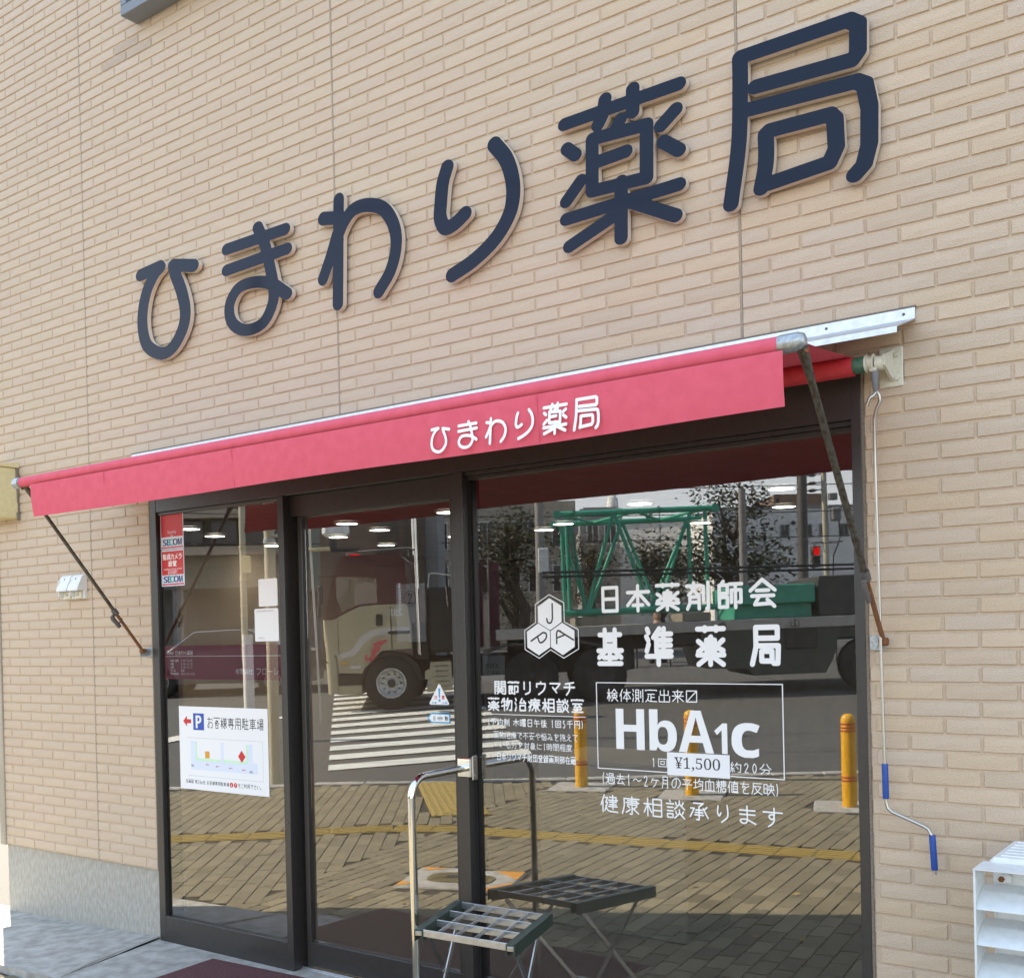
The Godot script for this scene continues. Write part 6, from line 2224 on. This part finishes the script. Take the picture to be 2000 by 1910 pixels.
func tree(called: String, label: String, at: Vector3, height: float, blobs: Array, leaves: int, leaf_size: float, tones: Array, bare := 0.0):
	# blobs: centre (from the foot) and radii of the crown's lobes
	var o := base(called, label, "tree", at)
	var s := shape()
	var crown_c: Vector3 = blobs[0][0]
	var bend := Vector3(rng.randf_range(-0.15, 0.15), 0, rng.randf_range(-0.15, 0.15))
	s.tube([Vector3(0, -0.3, 0), Vector3(0, height * 0.15, 0), Vector3(0, height * 0.35, 0) + bend, Vector3(crown_c.x, height * 0.6, crown_c.z), crown_c + Vector3(0, 0.3, 0)], [0.23, 0.19, 0.16, 0.11, 0.04], 10)
	var clusters := []
	for b in blobs:
		for k in int(b[2]):
			var d := Vector3(rng.randfn(), rng.randfn(), rng.randfn()).normalized() * pow(rng.randf(), 0.45)
			clusters.append((b[0] as Vector3) + d * (b[1] as Vector3))
	for k in clusters.size():
		if k % 2 == 0:
			var c: Vector3 = clusters[k]
			var root := Vector3(lerpf(0, crown_c.x, 0.5), clampf(c.y - c.distance_to(crown_c) * 0.7, height * 0.25, height * 0.75), lerpf(0, crown_c.z, 0.5))
			s.tube([root, root.lerp(c, 0.5) + Vector3(rng.randf_range(-0.1, 0.1), 0.12, rng.randf_range(-0.1, 0.1)), c], [0.05, 0.03, 0.010], 6)
	piece("trunk", s, M.bark, o)
	s = shape()
	s.quad(Vector3(-0.5, 0, 0), Vector3(0, 0.06, -0.2), Vector3(0.5, 0, 0), Vector3(0, 0.06, 0.2))
	var places := []
	var tints := []
	var each := int(leaves / clusters.size())
	for c in clusters:
		var tone: Color = tones[rng.randi_range(0, tones.size() - 1)]
		var spread := rng.randf_range(0.22, 0.42)
		for k in each:
			var p: Vector3 = c + Vector3(rng.randfn(), rng.randfn() * 0.75, rng.randfn()) * spread
			var B := Basis.from_euler(Vector3(rng.randf_range(-1.2, 1.2), rng.randf() * TAU, rng.randf_range(-0.9, 0.9)))
			places.append(Transform3D(B.scaled(Vector3.ONE * leaf_size * rng.randf_range(0.7, 1.3)), p))
			var v := rng.randf_range(0.7, 1.3)
			tints.append(Color(tone.r * v, tone.g * v, tone.b * v))
	many("crown", s.mesh(), M.leaf, places, tints, o)

func block(s: Shape, f: Transform3D, x0: float, x1: float, y0: float, y1: float, z0: float, z1: float):
	s.box(f * Vector3((x0 + x1) * 0.5, (y0 + y1) * 0.5, (z0 + z1) * 0.5), Vector3(x1 - x0, y1 - y0, z1 - z0), 0.0, f.basis)

func house_window(parent: Node, x0: float, x1: float, y0: float, y1: float, frame_m: Material):
	var s := shape()
	s.span(Vector3(x0 - 0.05, y0 - 0.05, -0.06), Vector3(x1 + 0.05, y0, 0.02))
	s.span(Vector3(x0 - 0.05, y1, -0.06), Vector3(x1 + 0.05, y1 + 0.05, 0.02))
	s.span(Vector3(x0 - 0.05, y0, -0.06), Vector3(x0, y1, 0.02))
	s.span(Vector3(x1, y0, -0.06), Vector3(x1 + 0.05, y1, 0.02))
	s.span(Vector3((x0 + x1) * 0.5 - 0.02, y0, -0.04), Vector3((x0 + x1) * 0.5 + 0.02, y1, 0.01))
	var w := piece("window", s, frame_m, parent)
	s = shape()
	s.span(Vector3(x0, y0, -0.03), Vector3(x1, y1, -0.02))
	piece("pane", s, M.window_dark, w)

func build_houses():
	# white building on the right with small square windows and a brown rooftop room
	var o := base_at("white_building", "long white flat roofed building with small square windows, behind the tall tree", "building", street_frame(0, 48, 0))
	var s := shape()
	s.span(Vector3(8.9, -0.5, 0.0), Vector3(30.0, 6.80, 9.0))
	piece("wall", s, M.render_white, o)
	s = shape()
	s.span(Vector3(8.85, 6.802, -0.05), Vector3(30.05, 6.93, 9.05))
	piece("roof_edge", s, M.render_grey, o)
	s = shape()
	s.span(Vector3(12.3, 6.94, 3.0), Vector3(14.8, 7.80, 7.0))
	piece("rooftop_room", s, M.render_brown, o)
	for x in [11.84, 12.83, 13.55, 14.42, 16.2, 18.0]:
		house_window(o, x + 0.04, x + 0.34, 5.62, 6.06, M.render_grey)
	s = shape()
	s.tube([Vector3(12.41, 6.18, 0.0), Vector3(12.41, 6.18, -0.08)], 0.09, 14)
	piece("vent", s, M.dark_grey, o)
	# bright white building in the middle
	o = base_at("white_building", "bright sunlit white building seen through the green boom", "building", street_frame(0, 55, 0) * Transform3D(Basis(Vector3.UP, 0.35), Vector3(5.9, 0, 0)))
	s = shape()
	s.span(Vector3(-0.4, -0.5, 0.0), Vector3(4.3, 7.05, 7.0))
	piece("wall", s, M.render_white, o)
	for k in 3:
		house_window(o, 0.7 + k * 1.2, 1.5 + k * 1.2, 4.3, 5.5, M.render_grey)
	s = shape()
	s.span(Vector3(-0.5, 7.052, -0.1), Vector3(4.4, 7.18, 7.1))
	piece("roof_edge", s, M.render_grey, o)
	# grey building with a domed tank
	o = base_at("grey_building", "grey flat roofed building with a round water tank on top", "building", street_frame(0, 62, 0))
	s = shape()
	s.span(Vector3(4.0, -0.5, 0.0), Vector3(6.4, 8.55, 8.0))
	s.span(Vector3(4.3, 8.551, 1.5), Vector3(6.2, 8.80, 5.0))
	piece("wall", s, M.render_grey, o)
	s = shape()
	s.lathe([Vector2(0.0, 0.75), Vector2(0.18, 0.70), Vector2(0.32, 0.5), Vector2(0.35, 0.0)], Transform3D(Basis(), Vector3(6.05, 8.81, 2.0)), 18)
	piece("water_tank", s, M.render_white, o)
	for k in 2:
		house_window(o, 4.4 + k * 1.0, 5.0 + k * 1.0, 6.6, 7.6, M.render_white)
	# beige block of flats left of the boom
	o = base_at("beige_flats", "beige block of flats above the left end of the green boom", "building", street_frame(0, 52, 0))
	s = shape()
	s.span(Vector3(-4.2, -0.5, 0.0), Vector3(3.15, 7.85, 8.0))
	piece("wall", s, M.render_beige, o)
	for k in 6:
		for j in 2:
			house_window(o, -3.7 + k * 1.15, -3.0 + k * 1.15, 3.6 + j * 2.1, 4.8 + j * 2.1, M.render_white)
	s = shape()
	s.span(Vector3(2.3, 6.2, -1.0), Vector3(3.2, 6.32, 0.0))
	s.span(Vector3(2.3, 6.32, -1.0), Vector3(3.2, 7.0, -0.95))
	piece("balcony", s, M.render_grey, o)
	# brown building behind the truck's cab
	o = base_at("brown_building", "dark brown building with tall windows right behind the truck's cab", "building", street_frame(0, 31, 0))
	s = shape()
	s.span(Vector3(-5.4, -0.5, 0.0), Vector3(-2.45, 9.0, 7.0))
	piece("wall", s, M.render_brown, o)
	for k in 2:
		house_window(o, -3.72 + k * 0.75, -3.22 + k * 0.75, 3.0, 4.9, M.dark_grey)
	s = shape()
	s.span(Vector3(-2.449, -0.5, 0.5), Vector3(-2.10, 9.2, 4.0))
	piece("grey_pilaster", s, M.render_grey, o)
	# building over an open garage, seen in the left pane
	o = base_at("garage_building", "dull green building on posts over a dark open garage, reflected in the left pane", "building", street_frame(0, 40, 0))
	s = shape()
	s.span(Vector3(-16.5, 3.55, 0.3), Vector3(-8.2, 10.0, 9.0))
	piece("wall", s, textured(noise(256, 0.02, 3, 62, [[0.0, 0.15, 0.165, 0.14], [1.0, 0.21, 0.225, 0.19]]), 2.0, 0.8), o)
	s = shape()
	for y in [4.72, 6.05, 7.6]:
		s.span(Vector3(-16.6, y, -0.45), Vector3(-8.1, y + 0.30, 0.3))
	piece("balcony_slab", s, M.render_beige, o)
	for k in 6:
		house_window(o, -15.8 + k * 1.25, -14.9 + k * 1.25, 5.15, 5.95, M.dark_grey)
	for k in 5:
		house_window(o, -15.6 + k * 1.5, -14.6 + k * 1.5, 6.45, 7.5, M.dark_grey)
	s = shape()
	for k in 3:
		s.span(Vector3(-16.3 + k * 3.9, -0.5, 0.4), Vector3(-15.9 + k * 3.9, 3.55, 0.8))
	piece("post", s, M.render_grey, o)
	s = shape()
	s.span(Vector3(-16.5, -0.5, 7.0), Vector3(-8.2, 3.55, 7.2))
	piece("garage_back", s, M.render_grey, o)
	s = shape()
	for k in 24:
		for j in 3:
			s.span(Vector3(-15.9 + k * 0.3, 3.70 + j * 0.27, 0.29), Vector3(-15.84 + k * 0.3, 3.76 + j * 0.27, 0.301))
	piece("wall_holes", s, M.black, o)
	# low blocks that close the view further off
	o = base_at("distant_flats", "pale distant block of flats in the gap right of the truck's cab", "building", street_frame(0, 75, 0))
	s = shape()
	s.span(Vector3(-5.0, -0.5, 0.0), Vector3(-3.95, 10.2, 6.0))
	piece("wall", s, M.render_white, o)
	for j in 3:
		house_window(o, -4.8, -4.3, 3.5 + j * 2.0, 4.5 + j * 2.0, M.render_grey)

func build_trees():
	var dark := [Color(0.020, 0.030, 0.012), Color(0.030, 0.042, 0.016), Color(0.045, 0.055, 0.022), Color(0.060, 0.050, 0.025)]
	var brown := [Color(0.10, 0.075, 0.028), Color(0.065, 0.062, 0.025), Color(0.14, 0.10, 0.035), Color(0.05, 0.055, 0.022)]
	var at := street(6.9, 32.5, 0.75)
	var X := ALONG
	tree("street_tree", "tall leafy evergreen tree in front of the white building, right of the boom", at, 4.6, [[X * -0.55 + Vector3(0, 3.55, 0), Vector3(1.15, 1.5, 1.0), 26], [X * -1.4 + Vector3(0, 2.9, 0), Vector3(0.75, 1.05, 0.8), 12], [X * 0.55 + Vector3(0, 2.85, 0), Vector3(0.85, 0.9, 0.8), 13], [X * -0.1 + Vector3(0, 4.7, 0), Vector3(0.75, 0.5, 0.7), 9]], 3400, 0.17, dark)
	tree("street_tree", "dark gnarled street tree between the door post and the grey pole", street(0.25, 30.5, 0.75), 4.4, [[X * -0.35 + Vector3(0, 3.7, 0), Vector3(0.95, 1.1, 0.9), 24], [X * -0.9 + Vector3(0, 2.6, 0), Vector3(0.5, 0.9, 0.6), 9], [X * 0.25 + Vector3(0, 2.9, 0), Vector3(0.5, 0.5, 0.5), 6]], 2900, 0.14, dark + [brown[0]])
	tree("street_tree", "brownish autumn tree seen through the left half of the boom", street(2.9, 40, 0.8), 4.2, [[Vector3(0, 3.4, 0), Vector3(0.85, 0.95, 0.8), 22], [Vector3(-0.2, 2.4, 0), Vector3(0.6, 0.6, 0.6), 9]], 2600, 0.13, brown)
	tree("street_tree", "small ochre leaved tree low beside the emblem", street(0.1, 38, 0.8), 3.2, [[X * 0.05 + Vector3(0, 1.7, 0), Vector3(0.55, 0.9, 0.5), 16]], 1500, 0.13, brown)
	tree("street_tree", "leafy tree behind the right end of the boom", street(4.9, 36, 0.8), 4.4, [[Vector3(0, 3.0, 0), Vector3(0.75, 1.1, 0.8), 18], [X * 0.5 + Vector3(0, 2.0, 0), Vector3(0.5, 0.6, 0.5), 7]], 2000, 0.15, dark + brown)
	tree("pruned_tree", "hard pruned bare tree with few leaves right of the truck's cab", street(-2.2, 35, 0.8), 3.6, [[Vector3(0, 2.6, 0), Vector3(0.42, 0.75, 0.4), 22]], 240, 0.12, brown)

func build_poles():
	var s := shape()
	var o := base_at("utility_pole", "thick dark utility pole in front of the white building", "utility pole", street_frame(7.72, 29, 0.6))
	s.tube([Vector3(0, -0.6, 0), Vector3(0.05, 9.0, 0)], [0.145, 0.12], 16)
	piece("pole", s, M.pole_dark, o)
	s = shape()
	s.box(Vector3(0.0, 5.05, 0), Vector3(0.55, 0.06, 0.06))
	piece("cross_arm", s, M.pole_grey, o)
	o = base_at("utility_pole", "sunlit slim utility pole with insulators and boxes at the window's right edge", "utility pole", street_frame(10.12, 35, 0.9))
	s = shape()
	s.tube([Vector3(0, -0.9, 0), Vector3(-0.07, 5.8, 0)], [0.10, 0.085], 14)
	piece("pole", s, M.pole_concrete, o)
	for y in [5.56, 5.30, 5.07]:
		s = shape()
		s.tube([Vector3(-0.60, y, 0), Vector3(-0.05, y + 0.04, 0)], 0.018, 8)
		s.tube([Vector3(-0.58, y, 0), Vector3(-0.50, y, 0), Vector3(-0.38, y + 0.01, 0), Vector3(-0.32, y + 0.01, 0)], [0.02, 0.055, 0.055, 0.02], 10)
		piece("insulator", s, M.dark_grey, o)
	s = shape()
	s.box(Vector3(0.18, 4.86, -0.1), Vector3(0.26, 0.22, 0.2), 0.02)
	s.box(Vector3(0.26, 4.30, -0.1), Vector3(0.30, 0.42, 0.26), 0.04)
	piece("line_box", s, M.pole_grey, o)
	s = shape()
	s.tube([Vector3(0.36, 4.1, -0.1), Vector3(0.40, 3.6, -0.1), Vector3(0.30, 3.3, -0.1), Vector3(0.18, 3.0, -0.05), Vector3(0.14, 2.0, -0.05)], 0.02, 6)
	s.tube([Vector3(-0.5, 3.42, 0), Vector3(0.5, 3.44, 0)], 0.02, 6)
	piece("cable_drop", s, M.black, o)
	o = base_at("signal_light", "pedestrian signal lit red on an arm beside the slim utility pole", "traffic light", street_frame(9.18, 33, 0.9))
	s = shape()
	s.span(Vector3(-0.13, 2.53, -0.12), Vector3(0.13, 3.17, 0.12), 0.03)
	piece("housing", s, M.pole_grey, o)
	for k in 2:
		s = shape()
		s.span(Vector3(-0.10, 2.88 - k * 0.29, -0.128), Vector3(0.10, 3.12 - k * 0.29, -0.1205), 0.004)
		piece("signal_lamp", s, M.red_lamp if k == 0 else M.black, o)
		s = shape()
		s.span(Vector3(-0.12, 3.125 - k * 0.29, -0.26), Vector3(0.12, 3.14 - k * 0.29, -0.1))
		s.span(Vector3(-0.12, 2.90 - k * 0.29, -0.22), Vector3(-0.108, 3.124 - k * 0.29, -0.1))
		piece("visor", s, M.dark_grey, o)
	s = shape()
	s.tube([Vector3(-0.55, 3.24, 0.05), Vector3(0.72, 3.26, 0.05)], 0.02, 8)
	s.tube([Vector3(0.0, 3.25, 0.05), Vector3(0.0, 3.17, 0.05)], 0.02, 8)
	piece("arm", s, M.pole_grey, o)
	o = base_at("utility_pole", "grey pole with a white sign board left of the green boom", "utility pole", street_frame(0.74, 27, 0.6))
	s = shape()
	s.tube([Vector3(0, -0.6, 0), Vector3(0.0, 7.0, 0)], [0.125, 0.10], 16)
	piece("pole", s, M.pole_grey, o)
	s = shape()
	s.span(Vector3(-0.05, 2.52, -0.19), Vector3(0.20, 3.12, -0.15), 0.02)
	piece("sign_board", s, M.render_white, o)
	o = base_at("utility_pole", "grey pole standing in front of the tall tree's trunk", "utility pole", street_frame(6.37, 30, 0.6))
	s = shape()
	s.tube([Vector3(0, -0.6, 0), Vector3(0.0, 4.85, 0)], [0.12, 0.10], 16)
	s.box(Vector3(0.2, 3.2, -0.1), Vector3(0.5, 0.08, 0.06))
	piece("pole", s, M.pole_grey, o)
	o = base_at("street_pole", "sunlit cream steel pole at the sidewalk edge, thicker of two in the left pane", "pole", street_frame(-2.82, 13.1, -0.06))
	s = shape()
	s.tube([Vector3(0, 0.0, 0), Vector3(0.0, 6.0, 0)], [0.068, 0.062], 20)
	piece("pole", s, M.pole_concrete, o)
	s = shape()
	for y in [3.02, 2.86]:
		s.tube([Vector3(0, y, 0), Vector3(0, y + 0.05, 0)], 0.074, 20)
	s.box(Vector3(0.12, 2.95, 0), Vector3(0.30, 0.05, 0.05), 0.008)
	piece("clamp_band", s, M.galvanised, o)
	o = base_at("street_pole", "thin yellowish pole with a cable box, thinner of two in the left pane", "pole", street_frame(-4.09, 17, 0.12))
	s = shape()
	s.tube([Vector3(0, 1.2, 0), Vector3(0.0, 6.0, 0)], [0.050, 0.045], 16)
	piece("pole", s, M.pole_concrete, o)
	s = shape()
	s.tube([Vector3(0.05, 0.0, 0), Vector3(0.04, 1.62, 0)], 0.082, 18)
	piece("pole_sleeve", s, M.render_white, o)
	s = shape()
	for y in [2.95, 2.46, 2.05, 1.9]:
		s.tube([Vector3(0, y, 0), Vector3(0, y + 0.03, 0)], 0.056, 16)
	s.box(Vector3(0.07, 2.70, -0.04), Vector3(0.11, 0.26, 0.09), 0.008)
	piece("cable_box", s, M.yellow_box, o)
	o = base_at("signal_box", "white rounded box on a cream arm above the truck, in the sliding door", "signal box", street_frame(-3.35, 19, 0.2))
	s = shape()
	s.box(Vector3(0.30, 3.40, 0), Vector3(0.46, 0.42, 0.24), 0.07)
	piece("box_shell", s, M.white_metal, o)
	s = shape()
	s.tube([Vector3(-0.22, 2.99, 0), Vector3(0.22, 3.00, 0)], 0.035, 14)
	piece("arm", s, M.yellow_box, o)
	s = shape()
	s.tube([Vector3(0.25, 3.22, 0), Vector3(0.25, 3.1, 0), Vector3(0.25, 2.93, 0)], [0.03, 0.075, 0.05], 14)
	s.tube([Vector3(0.3, 2.97, 0), Vector3(0.70, 2.99, 0)], 0.03, 10)
	piece("swivel", s, M.dark_grey, o)
	s = shape()
	s.tube([Vector3(-0.155, 3.45, 0), Vector3(-0.08, 1.5, 0), Vector3(-0.02, -0.2, 0)], 0.022, 10)
	piece("pole", s, M.steel, o)
	# cables over the street
	var names := ["uppermost thin black cable across the sky in the right window", "second thin black cable across the sky in the right window", "lower black cable sagging behind the tall tree", "black cable passing in front of the white building", "high cable over the road above the shop's sight line", "second high cable over the road above the shop's sight line"]
	var runs := [[-12.0, 25.0, 34.0, 6.55, 0.35], [-12.0, 25.0, 35.0, 6.25, 0.35], [-12.0, 25.0, 34.5, 5.5, 0.5], [-12.0, 25.0, 33.0, 4.4, 0.3], [-40.0, 40.0, 16.0, 8.4, 0.8], [-40.0, 40.0, 17.5, 9.3, 0.8]]
	for k in runs.size():
		var r: Array = runs[k]
		s = shape()
		var p := []
		for i in 25:
			var t := i / 24.0
			p.append(street(lerpf(r[0], r[1], t), r[2], r[3] - r[4] * 4.0 * t * (1.0 - t) + 0.25))
		s.tube(p, 0.016, 5)
		single("overhead_cable", s, M.black, names[k], "cable", "overhead cables")

func build_car_and_people():
	var o := base_at("parked_car", "dark parked car with an alloy wheel, mostly hidden behind the maroon band", "car", street_frame(-6.45, 24, road_height(-6.4, 24), 0.0))
	var s := shape()
	var side := poly("-1.9,0.28 -1.95,0.62 -1.88,0.84 -1.05,0.98 -0.45,1.42 0.75,1.46 1.45,1.08 1.95,0.95 2.02,0.55 1.98,0.28")
	s.prism(side, 0.0, 1.65)
	piece("body", s, M.car_dark, o)
	s = shape()
	s.prism(poly("-0.88,1.00 -0.40,1.36 0.15,1.385 0.15,1.02"), -0.006, -0.001)
	s.prism(poly("0.22,1.02 0.22,1.385 0.70,1.39 1.15,1.08"), -0.006, -0.001)
	piece("side_glass", s, M.window_dark, o)
	s = shape()
	s.tube([Vector3(-1.02, 0.99, -0.004), Vector3(-0.44, 1.41, -0.004), Vector3(0.74, 1.45, -0.004), Vector3(1.40, 1.09, -0.004)], 0.012, 8)
	piece("window_trim", s, M.chrome, o)
	for x in [-1.2, 1.25]:
		wheel(o, x, 0.32, -0.03, 0.325, M.cab_silver)
		wheel(o, x, 0.32, 1.40, 0.325, M.cab_silver)
	s = shape()
	s.span(Vector3(-1.97, 0.64, 0.02), Vector3(-1.80, 0.76, 0.3), 0.02)
	piece("headlight", s, M.white_plastic, o)
	# pedestrian on the far side, seen below the trailer
	var p := base_at("person", "pedestrian in dark trousers and reddish shoes, seen below the trailer", "person", street_frame(3.65, 27.5, 0.40))
	var skin := [[Vector3(0, 0.95, 0), Vector3(0, 1.18, 0), 0.125, 0.11], [Vector3(0, 1.18, 0), Vector3(0, 1.38, 0), 0.12, 0.13], [Vector3(0, 1.40, 0), Vector3(0, 1.50, 0), 0.055, 0.05], [Vector3(0, 1.57, -0.01), Vector3(0, 1.64, -0.005), 0.080, 0.092], [Vector3(0, 1.575, -0.10), Vector3(0, 1.59, -0.115), 0.016, 0.014], [Vector3(0.09, 1.58, 0), Vector3(0.095, 1.60, 0), 0.016, 0.018], [Vector3(-0.09, 1.58, 0), Vector3(-0.095, 1.60, 0), 0.016, 0.018]]
	var coat := [[Vector3(0, 0.90, 0), Vector3(0, 1.18, 0), 0.155, 0.14], [Vector3(0, 1.18, 0), Vector3(0, 1.40, 0), 0.145, 0.10]]
	var legs := []
	for k in [-1.0, 1.0]:
		var step: float = 0.13 * k
		skin.append([Vector3(0.09 * k, 0.92, 0), Vector3(0.10 * k + step * 0.4, 0.50, -0.02), 0.075, 0.052])
		skin.append([Vector3(0.10 * k + step * 0.4, 0.50, -0.02), Vector3(0.10 * k + step, 0.09, 0.0), 0.050, 0.036])
		skin.append([Vector3(0.17 * k, 1.36, 0), Vector3(0.23 * k, 1.08, 0.03), 0.045, 0.038])
		skin.append([Vector3(0.23 * k, 1.08, 0.03), Vector3(0.22 * k, 0.84, -0.05), 0.036, 0.027])
		skin.append([Vector3(0.22 * k, 0.84, -0.05), Vector3(0.215 * k, 0.72, -0.07), 0.030, 0.018])
		coat.append([Vector3(0.10 * k, 1.38, 0), Vector3(0.18 * k, 1.36, 0), 0.075, 0.062])
		coat.append([Vector3(0.18 * k, 1.36, 0), Vector3(0.235 * k, 1.08, 0.03), 0.062, 0.052])
		coat.append([Vector3(0.235 * k, 1.08, 0.03), Vector3(0.222 * k, 0.86, -0.045), 0.050, 0.042])
		legs.append([Vector3(0.09 * k, 0.92, 0), Vector3(0.10 * k + step * 0.4, 0.50, -0.02), 0.10, 0.075])
		legs.append([Vector3(0.10 * k + step * 0.4, 0.50, -0.02), Vector3(0.10 * k + step, 0.11, 0.0), 0.072, 0.060])
		s = shape()
		s.tube([Vector3(0.10 * k + step, 0.045, 0.07), Vector3(0.10 * k + step, 0.055, 0.0), Vector3(0.10 * k + step, 0.042, -0.12), Vector3(0.10 * k + step, 0.03, -0.19)], [0.036, 0.045, 0.042, 0.022], 10)
		piece("shoe", s, M.shoe, p)
	piece("body", bones(skin, 0.022), M.skin, p)
	piece("coat", bones(coat, 0.024), M.coat, p)
	piece("trousers", bones(legs, 0.024, 0.02), M.trousers, p)
	piece("hair", bones([[Vector3(0, 1.63, 0.02), Vector3(0, 1.67, 0.01), 0.095, 0.088]], 0.022), M.hair, p)
	# low fence on the far pavement
	o = base_at("pavement_fence", "low dark pedestrian fence with a reddish top rail beyond the trailer", "fence", street_frame(2.2, 26.4, 0.42))
	s = shape()
	s.tube([Vector3(0, 0.82, 0), Vector3(5.6, 0.86, 0)], 0.028, 10)
	piece("top_rail", s, M.cab_maroon, o)
	for k in 8:
		s = shape()
		s.tube([Vector3(k * 0.8, -0.1, 0), Vector3(k * 0.8, 0.83 + 0.006 * k, 0)], 0.022, 8)
		piece("post", s, M.dark_grey, o)
	s = shape()
	s.tube([Vector3(0, 0.25, 0), Vector3(5.6, 0.29, 0)], 0.016, 8)
	piece("lower_rail", s, M.dark_grey, o)
	for k in 2:
		o = base_at("banner", ["narrow dark red banner left of the gnarled tree, nearer the door post", "narrow dark red banner in front of the gnarled tree's trunk"][k], "banner", street_frame(-0.82 + k * 0.38, 26, 0.45), "dark red banners")
		s = shape()
		s.tube([Vector3(-0.09, -0.3, 0), Vector3(-0.09, 3.0, 0)], 0.014, 8)
		piece("banner_pole", s, M.pole_grey, o)
		s = shape()
		s.soft = true
		for j in 8:
			var a := 0.9 + j * 0.25
			var w0 := 0.02 * sin(j * 1.3 + k)
			var w1 := 0.02 * sin((j + 1) * 1.3 + k)
			s.quad(Vector3(0.16, a, w0), Vector3(-0.08, a, 0), Vector3(-0.08, a + 0.25, 0), Vector3(0.16, a + 0.25, w1))
		piece("banner_cloth", s, M.cab_maroon, o)

# ------------------------------------------------------------------ scene

func _ready():
	rng.seed = 20240611
	var cam := Camera3D.new()
	cam.name = "camera"
	cam.transform = Transform3D(Basis.from_euler(Vector3(-0.00682, 0.62977, -0.02299)), EYE)
	cam.projection = Camera3D.PROJECTION_FRUSTUM
	cam.near = 0.05
	cam.far = 3000.0
	cam.size = 0.05 * 1910.0 / 2145.2
	cam.frustum_offset = Vector2(0.0, 0.05 * 295.0 / 2145.2)
	cam.current = true
	add_child(cam)
	var sky_mat := ProceduralSkyMaterial.new()
	sky_mat.sky_top_color = Color(0.50, 0.58, 0.68)
	sky_mat.sky_horizon_color = Color(0.90, 0.90, 0.88)
	sky_mat.sky_curve = 0.18
	sky_mat.sky_energy_multiplier = 1.0
	sky_mat.ground_bottom_color = Color(0.30, 0.29, 0.27)
	sky_mat.ground_horizon_color = Color(0.55, 0.55, 0.54)
	var sky := Sky.new()
	sky.sky_material = sky_mat
	var env := Environment.new()
	env.background_mode = Environment.BG_SKY
	env.sky = sky
	env.background_energy_multiplier = 1.0
	env.tonemap_mode = Environment.TONE_MAPPER_LINEAR
	env.tonemap_exposure = 4.5
	env.sdfgi_enabled = true
	env.ssao_enabled = true
	env.ssil_enabled = true
	var world := WorldEnvironment.new()
	world.name = "world"
	world.environment = env
	add_child(world)
	var sun := DirectionalLight3D.new()
	sun.name = "sun"
	sun.light_energy = 1.3
	sun.light_color = Color(1.0, 0.95, 0.86)
	sun.light_angular_distance = 0.5
	sun.shadow_enabled = true
	sun.sky_mode = DirectionalLight3D.SKY_MODE_LIGHT_ONLY
	add_child(sun)
	sun.look_at_from_position(Vector3.ZERO, Vector3(0.876, -0.80, 0.482), Vector3.UP)
	read_glyphs()
	make_materials()
	var shop := base("pharmacy_building", "buff brick pharmacy building with a dark framed glass entrance", "building")
	build_wall(shop, cam)
	build_entrance(shop)
	build_ground()
	build_inside(shop)
	build_sign_letters()
	build_awning()
	build_wall_things()
	build_window_lettering()
	build_left_pane_things()
	build_door_things()
	build_foreground()
	build_truck()
	build_houses()
	build_trees()
	build_poles()
	build_car_and_people()
